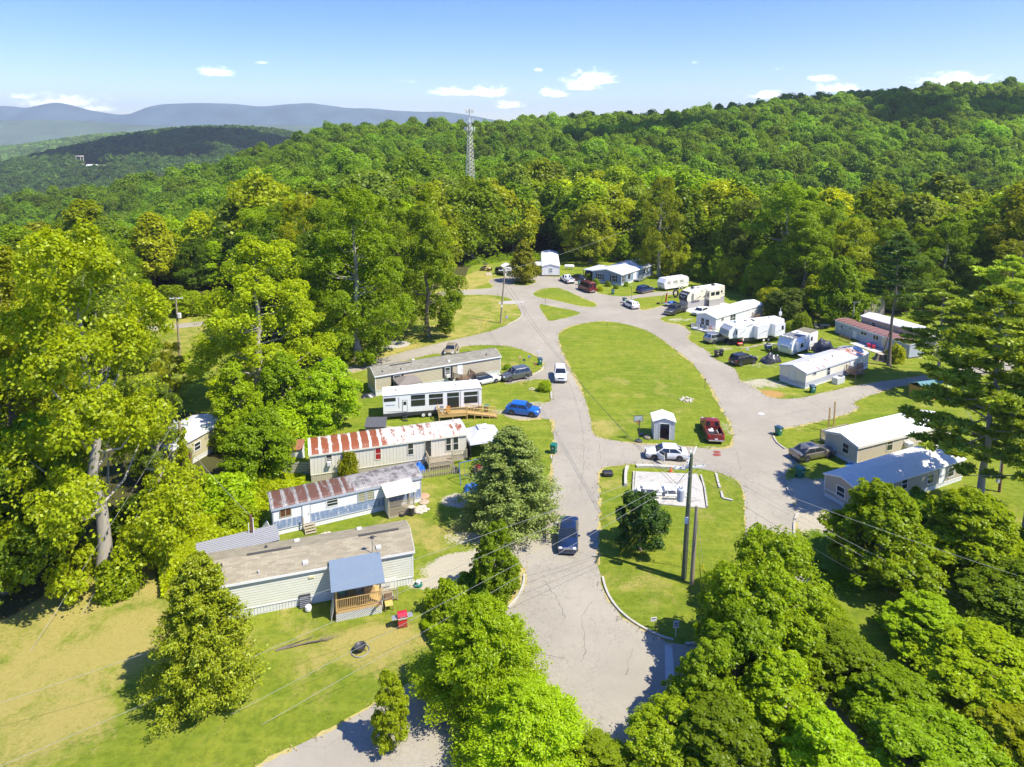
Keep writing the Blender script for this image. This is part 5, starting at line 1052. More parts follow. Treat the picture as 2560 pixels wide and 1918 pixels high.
# blue double-wide
LBL = lapped('slate_blue_siding', (.26, .33, .46), .22, dirtamt=.08)
hbl = home('house', 'wide slate-blue house with a white metal roof at the far end of the road', 'house', (1554, 687), (1633.6, 661), 2.75, 7.9, LBL, lapped('white_ribbed_roof', (.66, .67, .70), .5, True, .02, dirt=(.35, .4, .48), dirtamt=.5, line=.85, lw=.08), SK_WHITE, rise=.85, over=.25, skirt=.45, fascia=.2, eover=.3,
           windows=[('E', 1529.5, 688, 1538, 704, {'shut': 1}), ('e', 5.3, .9, 1.3, 1.3, {'shut': 1, 'vbar': 1}), ('S', 1557.5, 690, 1561, 704, {'shut': 1}), ('S', 1569.5, 687, 1576, 697, {'bar': False}), ('S', 1608, 674, 1613, 683, {}), ('S', 1616, 671, 1619, 680, {'bar': False})], doors=[('S', 1583.5, 681, 1590, 699)])
deck('grey metal stair and landing at the side door of the blue house', hbl, 6.2, -1.5, 8.0, -.08, .6, GREYM, [((6.25, -1.45), (8.0, -1.45))], steps=(8.0, -.8, 1, 0, 1.2, .6, 4), name='stair_landing')
ln = thing('lean_to', 'low lean-to roof at the back left of the blue house', 'lean-to', world(hbl.root, (1.5, 8.1, 0)), hbl.root.rotation_euler.z)
MB().box(0, 0, 2.35, 8, 3.6, 2.45).build('roof', plain('pale_roof_sheet', (.55, .58, .62), .5), ln)
for x in (.1, 4, 7.9): MB().box(x - .06, 3.4, 0, x + .06, 3.52, 2.35).build('post', WOODB, ln)
# narrow white home seen end on
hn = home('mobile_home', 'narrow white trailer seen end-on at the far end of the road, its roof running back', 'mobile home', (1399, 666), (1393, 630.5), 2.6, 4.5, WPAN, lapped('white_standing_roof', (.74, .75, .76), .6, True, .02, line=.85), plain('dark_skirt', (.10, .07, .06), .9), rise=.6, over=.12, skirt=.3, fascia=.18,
          windows=[('s', 3, 1.1, .8, .9, {})])
f2 = MB(); 
# end window on the face toward the road (local x=0)
w = MB(); Lw = hn.L
for (a0, b0, c0, d0) in ((1.78, .93, .94, .07), (1.78, 2.05, .94, .07), (1.78, .93, .07, 1.19), (2.65, .93, .07, 1.19), (1.78, 1.48, .94, .05)): fbox(w, 'e', a0, b0, c0, d0, .002, .05, Lw, 4.5)
fr = w.build('window', WHITE, hn.root); fbox(MB(), 'e', 1.85, 1.0, .8, 1.05, .002, .02, Lw, 4.5).build('pane', plain('grey_blind', (.30, .32, .34), .4), fr)
vents(hn, [(3.5, 1.8, 'dark'), (9, .9, 'pipe')])
cpt = thing('carport', 'small white flat carport roof between the golden cedar and the narrow white trailer', 'carport', world(hn.root, (2.0, 4.7, 0)), hn.root.rotation_euler.z)
MB().box(0, 0, 2.35, 5, 3.2, 2.47).build('roof', WHITE, cpt)
for (x, y) in ((.1, 3.1), (4.9, 3.1), (.1, .1), (4.9, .1)): MB().box(x - .06, y - .06, 0, x + .06, y + .06, 2.35).build('post', WOODB, cpt)
wsh = thing('storage_shed', 'white shed half hidden behind the golden cedar', 'shed', tuple(P(1272, 690)) , .3); MB().box(-1.3, 0, -.1, 1.3, 2.6, 2.3).build('wall', WPAN, wsh); MB().prism([(-1.5, 2.25), (0, 2.95), (1.5, 2.25), (1.5, 2.33), (0, 3.04), (-1.5, 2.33)], -.12, 2.75).build('roof', WROOF, wsh); MB().box(-.5, -.03, 0, .5, -.002, 1.9).build('door', GREYM, wsh)
# pink-roofed trailer, far right
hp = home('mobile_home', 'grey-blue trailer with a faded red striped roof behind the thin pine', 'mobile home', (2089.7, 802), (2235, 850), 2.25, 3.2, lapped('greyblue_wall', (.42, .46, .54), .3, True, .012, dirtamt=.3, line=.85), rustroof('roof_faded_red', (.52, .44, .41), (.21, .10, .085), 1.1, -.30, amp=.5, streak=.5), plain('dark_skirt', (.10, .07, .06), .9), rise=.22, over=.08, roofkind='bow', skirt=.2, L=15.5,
          windows=[('S', 2101.5, 813, 2107, 826, {'ac': 1}), ('S', 2122, 818.5, 2129.5, 824, {'bar': False}), ('S', 2152.5, 828, 2167, 840, {'vbar': 1, 'bar': False}), ('S', 2183.5, 837, 2196, 852, {'vbar': 1, 'bar': False}), ('s', 13.5, 1, .9, .8)], doors=[('S', 2134, 828, 2140, 845), ('S', 2207, 843, 2214.5, 868, plain('cream_door', (.62, .56, .38)))])
q0 = world(hp.root, (5.9, -2.6, 0))
pt = thing('patio_slab', 'pale concrete patio along the pink-roofed trailer', 'patio', q0, hp.root.rotation_euler.z); MB().box(0, 0, -.1, 5.6, 2.5, .06).build('slab', CONC, pt)
for k, (x, y, r_, col, lb) in enumerate(((2.6, 1.9, .33, (.03, .14, .5), 'blue tub on the patio of the pink-roofed trailer'), (2.9, 1.3, .3, (.55, .02, .05), 'left one of two red tubs on the same patio'), (3.8, 1.4, .28, (.55, .02, .05), 'right one of two red tubs on the same patio'))):
    p = world(hp.root, (5.9 + x, -2.6 + y, .06)); o = thing('plastic_tub', lb, 'tub', p); MB().lathe([(r_ * .8, 0), (r_, .5), (r_ * 1.08, .52), (r_ * 1.08, .58), (r_ * .9, .58)], n=14).build('tub', plain('tub_%d' % int(col[0] > .1), col, .4), o)
fnp = thing('wooden_railing', 'brown wooden railing at the left end of the pale patio', 'railing', q0, hp.root.rotation_euler.z); m = MB(); railing(m, (-2.2, .1), (-.1, .1), 0, .9, gap=.4); m.build('rails', WOODB, fnp)
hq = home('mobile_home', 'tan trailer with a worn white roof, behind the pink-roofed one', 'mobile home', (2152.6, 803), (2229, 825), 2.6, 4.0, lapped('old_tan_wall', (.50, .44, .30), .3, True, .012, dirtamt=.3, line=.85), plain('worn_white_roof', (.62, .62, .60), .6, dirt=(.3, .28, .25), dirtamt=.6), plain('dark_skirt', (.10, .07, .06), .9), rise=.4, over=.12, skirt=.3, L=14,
          windows=[('s', 2.2, 1.4, .8, .7), ('s', 7.6, 1.2, .8, .7, {'pane': plain('rust_pane', (.3, .06, .04))}), ('s', 11, 1.2, .8, .7)], base=.9)
p = P(2213, 800); cb_ = thing('cabin', 'old stone cabin with a steep gable in the shade behind the tan trailer', 'cabin', (p.x, p.y + 4, 0), .25); STN = plain('stone_wall', (.28, .25, .20), .95, var=.5, scale=2.5, bmp=.05, bsc=3)
MB().prism([(-2.4, -.2), (-2.4, 3.0), (0, 5.2), (2.4, 3.0), (2.4, -.2)], 0, 6, 'y').build('wall', STN, cb_)
MB().prism([(-2.9, 2.7), (0, 5.35), (2.9, 2.7), (2.9, 2.85), (0, 5.52), (-2.9, 2.85)], -.4, 6.4, 'y').build('roof', WOODB, cb_)
for x in (-1.2, .9): MB().box(x - .4, -.05, 1.6, x + .4, -.003, 2.5).build('window', GLASS, cb_)
MB().box(-8, .5, 2.5, -2.9, 1.2, 2.75).build('awning', plain('pale_plank', (.6, .55, .42)), cb_)
# hidden trailer among the trees at left
hx = home('mobile_home', 'trailer with a pale roof mostly hidden by the trees at the left', 'mobile home', (430, 1125), (560, 1054), 2.8, 4.6, lapped('pale_yellow_wall', (.55, .50, .32), .3, True, .012, dirtamt=.3, line=.8), plain('worn_white_roof', (.62, .62, .60), .6), SK_WHITE, rise=.5, over=.15, skirt=.5, windows=[('s', 3, 1.3, .8, .8), ('s', 7, 1.3, .8, .8), ('s', 10, 1.3, .8, .8)])
# little sheds
def box_shed(label, loc_, rz, w, d, h, wall, roof, kind='gable', door=None, rise=.5, doorw=.9):
    s_ = thing('storage_shed', label, 'shed', loc_, rz)
    if kind == 'gable':
        MB().prism([(0, -.1), (0, h), (w / 2, h + rise), (w, h), (w, -.1)], 0, d, 'y').build('wall', wall, s_); o = .12; k = rise * 2 / w
        MB().prism([(-o, h - o * k + .02), (w / 2, h + rise + .02), (w + o, h - o * k + .02), (w + o, h - o * k + .07), (w / 2, h + rise + .075), (-o, h - o * k + .07)], -.1, d + .1, 'y').build('roof', roof, s_)
    else:
        MB().box(0, 0, -.1, w, d, h).build('wall', wall, s_); m = MB(); m.add([(-.1, -.1, h + .02), (w + .1, -.1, h + .02), (w + .1, d + .1, h + rise), (-.1, d + .1, h + rise), (-.1, -.1, h + .09), (w + .1, -.1, h + .09), (w + .1, d + .1, h + rise + .07), (-.1, d + .1, h + rise + .07)], [(0, 3, 2, 1), (4, 5, 6, 7), (0, 1, 5, 4), (1, 2, 6, 5), (2, 3, 7, 6), (3, 0, 4, 7)]); m.build('roof', roof, s_)
    if door: MB().box(w / 2 - doorw / 2, -.025, .05, w / 2 + doorw / 2, -.002, h * .92).build('door', door, s_)
    return s_
p = P(914, 1092); box_shed('low dark grey plastic shed behind the park-model camper', (p.x, p.y, 0), .03, 2.25, 1.5, 1.15, plain('taupe_plastic', (.20, .18, .16), .6), plain('dark_plastic', (.10, .10, .105), .5), 'lean', plain('grey_plastic_door', (.24, .22, .20)), .55, 2.0)
p = P(700, 1163); box_shed('small white shed with a rusty sheet roof left of the rusty-roofed trailer', (p.x, p.y, 0), .12, 2.3, 1.7, 1.6, WPAN, plain('rusty_sheet', (.30, .12, .06), .8, dirt=(.12, .06, .04), dirtamt=.6), 'lean', GREYM, .35)
fe = thing('board_fence', 'pale board fence below the small rusty-roofed shed', 'fence', tuple(P(708, 1190)), .08); m = MB()
for i in range(5): m.box(0, 0, .1 + i * .28, 3.2, .04, .32 + i * .28)
m.build('boards', plain('pale_board', (.42, .40, .33)), fe); 
for x in (0, 1.6, 3.15): MB().box(x - .05, .045, 0, x + .05, .13, 1.5).build('post', WOODG, fe)
# the open white shed on the big lawn
p = P(1633.5, 1099); q = P(1686, 1101)
RIBW = lapped('shed_grey_wall', (.55, .57, .60), .18, True, .02, dirtamt=.2, line=.8, lw=.15)
s_ = thing('storage_shed', 'small white metal shed with its doorway open, on the big lawn by the basketball hoop', 'shed', (p.x, p.y, 0), atan2(q.y - p.y, q.x - p.x)); w = (q - p).length; hS = 2.25; dS = 2.3
def xq(y0, y1): pass
m = MB(); m.box(0, 0, -.05, .7, .04, hS); m.box(w - .6, 0, -.05, w, .04, hS); m.box(.7, 0, 1.95, w - .6, .04, hS); m.add([(0, 0, hS), (w, 0, hS), (w / 2, 0, hS + .4), (0, .04, hS), (w, .04, hS), (w / 2, .04, hS + .4)], [(0, 1, 2), (5, 4, 3), (0, 3, 4, 1), (1, 4, 5, 2), (2, 5, 3, 0)])
m.box(0, .041, -.05, .04, dS, hS); m.box(w - .04, .041, -.05, w, dS, hS); m.box(.041, dS - .04, -.05, w - .041, dS, hS); m.build('wall', RIBW, s_)
MB().prism([(-.15, hS - .02), (w / 2, hS + .43), (w + .15, hS - .02), (w + .15, hS + .04), (w / 2, hS + .50), (-.15, hS + .04)], -.12, dS + .12, 'y').build('roof', WROOF, s_)
m = MB(); m.box(.66, -.03, 0, .72, -.003, 1.98); m.box(w - .62, -.03, 0, w - .56, -.003, 1.98); m.box(.66, -.03, 1.98, w - .56, -.003, 2.04); m.build('door_frame', WHITE, s_)
MB().box(.05, .05, .01, w - .05, dS - .05, .06).build('floor', WOODB, s_)
rk = thing('junk_pile', 'dark heap of junk inside the open white shed', 'junk', world(s_, (w / 2, 1.4, .06))); m = MB(); rj = random.Random(2)
for i in range(7): a_, b_, c_ = rj.uniform(-.5, .3), rj.uniform(-.5, .3), rj.uniform(0, .3); m.bbox(a_, b_, 0, a_ + .35, b_ + .3, .3 + c_, .03)
m.build('boxes', WOODB, rk)
# ---------------------------------------------------------------- vehicles
CGL = glass('car_glass', (.015, .02, .025), .04); TYRE = plain('tyre_rubber', (.022, .022, .022), .85); RIM = plain('alloy_rim', (.50, .51, .52), .3, .7)
HEADL = plain('headlight_lens', (.75, .77, .80), .1, coat=1); TAILL = plain('tail_lens', (.42, .01, .015), .2, coat=1); CHROME = plain('chrome', (.65, .66, .68), .15, .9); PLATE = plain('number_plate', (.7, .7, .72), .5); PLAST = plain('black_plastic', (.03, .03, .032), .6)
def quadpane(mb, c, ins=(.04, .04), off=.012):
    c = [Vector(p) for p in c]; ctr = sum(c, Vector()) / 4; n = (c[1] - c[0]).cross(c[3] - c[0]).normalized()
    def L(a, b, t): return a.lerp(b, t)
    u = max((c[1] - c[0]).length, .01); v = max((c[3] - c[0]).length, .01); iu, iv = ins[0] / u, ins[1] / v
    def at(a, b): return L(L(c[0], c[1], a), L(c[3], c[2], a), b)
    q = [at(iu, iv), at(1 - iu, iv), at(1 - iu, 1 - iv), at(iu, 1 - iv)]
    mb.add([p + n * off for p in q] + [p - n * .01 for p in q], [(0, 1, 2, 3), (7, 6, 5, 4), (0, 4, 5, 1), (1, 5, 6, 2), (2, 6, 7, 3), (3, 7, 4, 0)])
SPEC = {   # L, W, H, ground clearance, belt, hood height, deck height, cabin (rear base, rear top, front top, front base), wheels x, wheel r, boxy
    'sedan': dict(L=4.55, W=1.80, H=1.46, gc=.22, belt=.92, hood=.88, deck=1.00, cab=(-1.75, -1.05, .35, 1.15), wx=(-1.35, 1.35), r=.32, panes=2),
    'coupe': dict(L=4.70, W=1.78, H=1.40, gc=.18, belt=.88, hood=.86, deck=.94, cab=(-1.75, -.95, .20, 1.00), wx=(-1.35, 1.40), r=.33, panes=1),
    'big_sedan': dict(L=4.98, W=1.88, H=1.48, gc=.22, belt=.94, hood=.90, deck=1.04, cab=(-1.95, -1.15, .40, 1.20), wx=(-1.50, 1.50), r=.34, panes=2),
    'suv': dict(L=4.62, W=1.86, H=1.72, gc=.28, belt=1.08, hood=1.04, deck=1.10, cab=(-2.16, -1.90, .30, 1.00), wx=(-1.36, 1.36), r=.36, panes=3, rails=True),
    'crossover': dict(L=4.30, W=1.80, H=1.56, gc=.24, belt=1.0, hood=.98, deck=1.04, cab=(-2.0, -1.45, .30, 1.05), wx=(-1.30, 1.32), r=.35, panes=2),
    'wagon': dict(L=4.65, W=1.78, H=1.46, gc=.20, belt=.92, hood=.90, deck=.95, cab=(-2.15, -1.75, .30, 1.05), wx=(-1.38, 1.36), r=.31, panes=3, rails=True),
    'van': dict(L=5.60, W=2.02, H=2.25, gc=.28, belt=1.15, hood=1.12, deck=1.15, cab=(-2.72, -2.62, 1.15, 1.75), wx=(-1.70, 1.80), r=.37, panes=4, vanroof=True),
    'pickup': dict(L=6.00, W=2.02, H=1.88, gc=.35, belt=1.20, hood=1.16, deck=1.2, cab=(-.55, -.45, .95, 1.50), wx=(-1.85, 1.90), r=.40, panes=2, bed=True),
    'old_pickup': dict(L=5.50, W=2.0, H=1.80, gc=.33, belt=1.12, hood=1.10, deck=1.12, cab=(-.30, -.18, .70, 1.25), wx=(-1.70, 1.75), r=.38, panes=1, bed=True),
}
def car(kind, label, cat, name, pc, pr, pf, colm, opt=None, loc_=None, rz=None):
    """pc: picture point of the middle on the ground; pr, pf: picture points that give the heading, rear to front"""
    o = opt or {}; sp_ = SPEC[kind]
    if rz is None:
        a, b = P(*pr), P(*pf); rz = atan2(b.y - a.y, b.x - a.x)
    c = P(*pc) if loc_ is None else Vector(loc_)
    root = thing(name, label, cat, (c.x, c.y, .004 if tz(c.x, c.y) > -.05 else tz(c.x, c.y)), rz)
    L, Wd, H, gc, belt, hood, deck_ = (sp_[k] for k in ('L', 'W', 'H', 'gc', 'belt', 'hood', 'deck')); w = Wd / 2; xr0, xr1, xf1, xf0 = sp_['cab']; lower = o.get('lower')
    bedx = sp_.get('bed')
    st = [(-L / 2, .10, -.20, .86), (-L / 2 + .04, .0, -.06, .95), (-L / 2 + .25, 0, 0, 1.0), (xr0, 0, 0, 1.0), ((xr0 + xf0) / 2, 0, 0, 1.0), (xf0, 0, 0, 1.0), (L / 2 - .75, 0, 0, .99), (L / 2 - .28, 0, -.05, .95), (L / 2 - .06, .03, -.14, .84), (L / 2, .10, -.28, .74)]
    rings = []
    for (x, dz, dt, ww) in st:
        if x > xf0 + .01: zt = hood + dt - .05 * (x - xf0) / (L / 2 - xf0)
        elif x < xr0 - .01: zt = deck_ + dt
        else: zt = belt + .02 + dt
        if bedx and x < xr0 - .01: zt = belt * .60
        z0 = gc + dz; hh = zt - z0; a = w * ww
        rings.append([(x, -a * .9, z0), (x, -a, z0 + hh * .22), (x, -a, z0 + hh * .62), (x, -a * .965, zt - .07), (x, -a * .86, zt), (x, 0, zt + (.025 if not bedx or x > xr0 else 0)), (x, a * .86, zt), (x, a * .965, zt - .07), (x, a, z0 + hh * .62), (x, a, z0 + hh * .22), (x, a * .9, z0)])
    mb = MB()
    if bedx:
        k = [i for i, s_ in enumerate(st) if s_[0] >= xr0 - .01]; mb.loft([rings[i] for i in k])
        rr = [[(x, y, min(z, belt * .62)) for (x, y, z) in r] for r in rings[:4]]; mb.loft(rr)
        for s_ in (-1, 1): mb.bbox(-L / 2 + .10, s_ * w * .9 - .07, belt * .5, xr0 - .02, s_ * w * .9 + .07, belt + .06, .03) if s_ > 0 else mb.bbox(-L / 2 + .10, -w * .9 - .07, belt * .5, xr0 - .02, -w * .9 + .07, belt + .06, .03)
        mb.bbox(-L / 2 + .04, -w * .9, gc + .25, -L / 2 + .12, w * .9, belt + .05, .02)
    else: mb.loft(rings)
    body = mb.build('body', colm, root)
    if bedx: MB().box(-L / 2 + .13, -w * .82, belt * .62 + .002, xr0 - .03, w * .82, belt * .62 + .03).build('bed_floor', PLAST, root)
    if lower:
        m = MB()
        for s_ in (-1, 1): m.box(-L / 2 + .3, s_ * w * 1.003 - .012 * (s_ < 0), gc, L / 2 - .45, s_ * w * 1.003 + .012 * (s_ > 0), gc + .2)
        m.bbox(L / 2 - .2, -w * .8, gc, L / 2 + .03, w * .8, gc + .24, .05); m.bbox(-L / 2 - .03, -w * .86, gc, -L / 2 + .15, w * .86, gc + .24, .05); m.build('cladding', lower, root)
    # greenhouse
    wb, wt = w * .93, w * (.76 if not sp_.get('vanroof') else .80); zb, zt = belt - .02, H - .05
    if bedx: wb, wt = w * .9, w * .78
    def ring(f, z, wd, ins=0):
        xr = xr0 + (xr1 - xr0) * f + ins; xf = xf0 + (xf1 - xf0) * f - ins
        xm = [xr + (xf - xr) * q for q in (0, .33, .66, 1)]
        return [(xm[0], -wd, z), (xm[1], -wd * 1.02, z), (xm[2], -wd * 1.02, z), (xm[3], -wd, z), (xf + .05 * (1 - ins), 0, z), (xm[3], wd, z), (xm[2], wd * 1.02, z), (xm[1], wd * 1.02, z), (xm[0], wd, z), (xr - .03, 0, z)]
    mb = MB(); mb.loft([ring(0, zb, wb), ring(.5, (zb + zt) / 2, (wb + wt) / 2 * 1.01), ring(1, zt, wt), ring(1, zt + .035, wt * .93, .07), ring(1, zt + .05, wt * .7, .25)])
    rf = mb.build('cabin', o.get('roofm', colm), root)
    zl, zh = zb + .03, zt - .02
    def fx(f): return xr0 + (xr1 - xr0) * f, xf0 + (xf1 - xf0) * f
    g1 = MB()
    quadpane(g1, [(xf0 + .0, -wb * .96, zl), (xf0 + .0, wb * .96, zl), (xf1 + .035, wt * .96, zh), (xf1 + .035, -wt * .96, zh)], (.05, .03), .03); g1.build('windscreen', o.get('screen', CGL), root)
    if not o.get('no_rear'):
        g1 = MB(); zz = zl + (.12 if kind in ('suv', 'wagon', 'van', 'crossover') else 0)
        f0 = (zz - zb) / (zt - zb); quadpane(g1, [(xr0 + (xr1 - xr0) * f0, wb * .92, zz), (xr0 + (xr1 - xr0) * f0, -wb * .92, zz), (xr1, -wt * .92, zh), (xr1, wt * .92, zh)], (.07, .05), .022); g1.build('rear_window', CGL, root)
    n = sp_['panes']
    for s_ in (-1, 1):
        for i in range(n):
            b0, b1 = fx(0); t0, t1 = fx(1); e0, e1 = b0 + .18, b1 - .14; q0, q1 = t0 + .12, t1 - .02; A = i / n; B = (i + 1) / n
            c = [(e0 + (e1 - e0) * A, s_ * (wb + .012), zl + .03), (e0 + (e1 - e0) * B, s_ * (wb + .012), zl + .03), (q0 + (q1 - q0) * B, s_ * (wt + .012), zh - .02), (q0 + (q1 - q0) * A, s_ * (wt + .012), zh - .02)]
            if s_ > 0: c = [c[1], c[0], c[3], c[2]]
            g1 = MB(); quadpane(g1, c, (.035, .02), .014); g1.build('side_window', CGL, root)
    for x in sp_['wx']:
        for s_ in (-1, 1):
            r = sp_['r']; y0, y1 = (w * .98 - .22, w * .98 + .02) if s_ > 0 else (-w * .98 - .02, -w * .98 + .22)
            MB().disc_y(x, *((w * .9, w * 1.004) if s_ > 0 else (-w * 1.004, -w * .9)), r + .02, r + .075, 16).build('wheel_arch', PLAST, root)
            wh = MB().disc_y(x, y0, y1, r, r, 16, r * .62).build('tyre', TYRE, root)
            yo = y1 - .03 if s_ > 0 else y0 + .03; m = MB().disc_y(x, min(yo, yo - .02 * s_), max(yo, yo - .02 * s_), r, r * .64, 12)
            for k in range(5): a = k * 2 * pi / 5; m.tube([(x, yo + .008 * s_, r), (x + r * .58 * cos(a), yo + .008 * s_, r + r * .58 * sin(a))], .028, 4)
            m.build('rim', RIM, wh)
    for s_ in (-1, 1):
        zh_ = hood - .22; MB().bbox(L / 2 - .16, min(s_ * w * .50, s_ * w * .84), zh_ - .07, L / 2 + .005, max(s_ * w * .50, s_ * w * .84), zh_ + .09, .03).build('headlight', HEADL, root)
        zt_ = (deck_ if not bedx else belt) - .18; tall = .30 if kind in ('suv', 'van', 'pickup', 'old_pickup', 'wagon') else .14
        MB().bbox(-L / 2 - .008, min(s_ * w * .66, s_ * w * .90), zt_ - tall / 2 - .02, -L / 2 + .12, max(s_ * w * .66, s_ * w * .90), zt_ + tall / 2 - .02, .03).build('tail_light', TAILL, root)
        MB().bbox(xf0 - .28, min(s_ * (w * .97), s_ * (w + .17)), belt, xf0 - .13, max(s_ * (w * .97), s_ * (w + .17)), belt + .15, .04).build('mirror', o.get('mirror', colm), root)
    m = MB(); m.bbox(L / 2 - .1, -w * .46, hood - .32, L / 2 + .012, w * .46, hood - .14, .02); gm = m.build('grille', o.get('grille', PLAST), root)
    if o.get('grille') is CHROME:
        m = MB(); [m.box(L / 2 + .013, -w * .44, hood - .30 + .05 * i, L / 2 + .018, w * .44, hood - .285 + .05 * i) for i in range(3)]; m.build('grille_slots', PLAST, gm)
    MB().bbox(L / 2 - .1, -w * .72, gc + .02, L / 2 + .02, w * .72, gc + .16, .03).build('bumper', o.get('bump', PLAST), root)
    MB().bbox(-L / 2 - (.08 if bedx else .015), -w * .86, gc + .05, -L / 2 + .1, w * .86, gc + .22, .03).build('rear_bumper', o.get('bump', PLAST), root)
    MB().box(-L / 2 - (.09 if bedx else .035), -.16, gc + .25, -L / 2 - (.0 if bedx else .0), .16, gc + .37).build('number_plate', PLATE, root)
    if sp_.get('rails') and not o.get('norails'):
        for s_ in (-1, 1): m = MB(); m.tube([(xr1 + .1, s_ * wt * .9, zt + .05), (xr1 + .3, s_ * wt * .9, zt + .10), (xf1 - .3, s_ * wt * .9, zt + .10), (xf1 - .1, s_ * wt * .9, zt + .05)], .022, 5); m.build('roof_rail', o.get('railm', PLAST), root)
    if o.get('sunroof'): MB().box(xf1 - 1.05, -wt * .5, zt + .035, xf1 - .35, wt * .5, zt + .056).build('sunroof', CGL, root)
    if sp_.get('vanroof'):
        MB().bbox(xr1 + .1, -wt * .9, H - .06, xf1 - .5, wt * .9, H + .16, .1).build('raised_roof', colm, root)
    if o.get('extra'): o['extra'](root, sp_)
    return root
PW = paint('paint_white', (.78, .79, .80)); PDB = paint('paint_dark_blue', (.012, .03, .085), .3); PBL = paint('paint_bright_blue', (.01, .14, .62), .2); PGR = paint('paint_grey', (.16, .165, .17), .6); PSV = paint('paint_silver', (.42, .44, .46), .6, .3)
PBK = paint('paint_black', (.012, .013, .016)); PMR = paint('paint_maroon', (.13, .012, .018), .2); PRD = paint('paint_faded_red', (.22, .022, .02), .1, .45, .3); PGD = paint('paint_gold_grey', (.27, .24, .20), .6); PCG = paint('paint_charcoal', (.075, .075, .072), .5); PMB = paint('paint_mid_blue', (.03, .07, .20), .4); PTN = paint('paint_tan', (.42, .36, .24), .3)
car('coupe', 'dark blue coupe driving toward the viewer on the near road', 'car', 'moving_car', (1420, 1350), (1423, 1300), (1419, 1384), PDB, dict(sunroof=1, bump=PDB, grille=CHROME))
car('suv', 'small white sport utility car on the road left of the big lawn', 'car', 'moving_car', (1401, 946), (1401, 930), (1403, 963), PW, dict(norails=1))
car('crossover', 'bright blue car parked on gravel beyond the large cedar', 'car', 'parked_car', (1308, 1035), (1268, 1031), (1345, 1040), PBL)
car('suv', 'grey sport utility car parked right behind the white wagon by the tan trailer', 'car', 'parked_car', (1289, 947), (1325, 941), (1252, 955), PGR, dict(railm=CHROME))
car('wagon', 'white wagon with a black roof beside the wooden deck of the tan trailer', 'car', 'parked_car', (1212, 958), (1180, 966), (1246, 952), PW, dict(roofm=PBK))
car('sedan', 'old tan car parked behind the tan trailer, beside the curved road', 'car', 'parked_car', (1128, 882), (1137, 868), (1121, 894), PTN)
car('old_pickup', 'white pickup truck parked below the narrow white trailer', 'truck', 'pickup_truck', (1418, 705), (1432, 712), (1405, 698), PW)
car('sedan', 'black car between the white pickup and the blue house garden', 'car', 'parked_car', (1448, 701), (1436, 698), (1462, 703), PBK)
car('van', 'maroon conversion van with a raised roof parked beside the lens-shaped lawn', 'van', 'parked_van', (1467, 727), (1486, 735), (1448, 720), PMR, dict(lower=plain('tan_lower', (.25, .18, .12), .5)))
car('suv', 'blue sport utility car with tan sills below the blue house', 'car', 'parked_car', (1613, 731), (1592, 735), (1636, 726), PMB, dict(lower=plain('tan_lower', (.25, .18, .12), .5)))
car('wagon', 'white wagon parked at the road edge by a green bin', 'car', 'parked_car', (1577, 768), (1594, 777), (1560, 761), PW)
def dually(root, s_):
    for q in (-1, 1): MB().bbox(-2.35, min(q * .98, q * 1.2), .45, -1.35, max(q * .98, q * 1.2), .95, .1).build('rear_fender', PCG, root)
    MB().bbox(-2.85, -.85, 1.0, -.62, .85, 1.27, .04).build('bed_cover', PLAST, root)
car('pickup', 'dark grey crew-cab pickup with a chrome grille in front of the cream camper', 'truck', 'pickup_truck', (1689, 783), (1712, 775), (1666, 790), PCG, dict(grille=CHROME, bump=CHROME, extra=dually))
car('sedan', 'white car mostly hidden behind the end of the long white trailer', 'car', 'parked_car', (1751, 786), (1766, 780), (1736, 792), PW)
car('suv', 'silver sport utility car parked in front of the white fifth-wheel camper', 'car', 'parked_car', (1791, 855), (1765, 859), (1818, 850), PSV)
car('suv', 'black sport utility car parked at the edge of the gravel left of the cream trailer', 'car', 'parked_car', (1858, 909), (1832, 914), (1886, 903), PBK)
def junk(root, s_):
    r_ = random.Random(4); mats = [WOODG, WHITE, plain('rust_red', (.3, .05, .03)), GREYM, WOODB]
    for i in range(9):
        x = r_.uniform(-2.2, -.8); y = r_.uniform(-.6, .4); m = MB(); m.tube([(x, y, .78), (x + r_.uniform(-.5, .5), y + r_.uniform(-.3, .3), .98 + .1 * r_.random())], .05 + .04 * r_.random(), 5); m.build('load', mats[i % 5], root)
    m = MB(); m.bbox(-1.2, .1, .76, -.7, .6, 1.0, .05); m.build('load', WHITE, root)
car('old_pickup', 'faded dark red pickup, junk in its open bed, on the lawn near the shed', 'truck', 'pickup_truck', (1779, 1086), (1791, 1116), (1765, 1056), PRD, dict(bump=CHROME, extra=junk))
def open_door(root, s_):
    w_ = s_['W'] / 2; m = MB(); a = Vector((.95, w_ + .0, 0)); b = Vector((.35, w_ + .85, 0))
    m.add([(a.x, a.y, .3), (b.x, b.y, .3), (b.x, b.y, .98), (a.x, a.y, .95), (a.x + .05, a.y + .04, .3), (b.x + .05, b.y + .04, .3), (b.x + .05, b.y + .04, .98), (a.x + .05, a.y + .04, .95)], [(0, 1, 2, 3), (7, 6, 5, 4), (0, 4, 5, 1), (1, 5, 6, 2), (2, 6, 7, 3), (3, 7, 4, 0)])
    m.tube([(a.x, a.y, .95), (a.x - .25, a.y + .3, 1.38), (b.x, b.y, 1.38), (b.x, b.y, .98)], .02, 4); m.build('open_door', PW, root)
    MB().box(.0, w_ * .999, .32, .92, w_ + .008, .98).build('door_opening', PLAST, root)
car('sedan', 'white sedan with its driver door open on the crossroad below the shed', 'car', 'stopped_car', (1665, 1144), (1712, 1146), (1618, 1141), PW, dict(extra=open_door))
car('big_sedan', 'gold-grey sedan parked at the end of the beige trailer', 'car', 'parked_car', (2030, 1142), (1990, 1149), (2072, 1134), PGD, dict(sunroof=1))
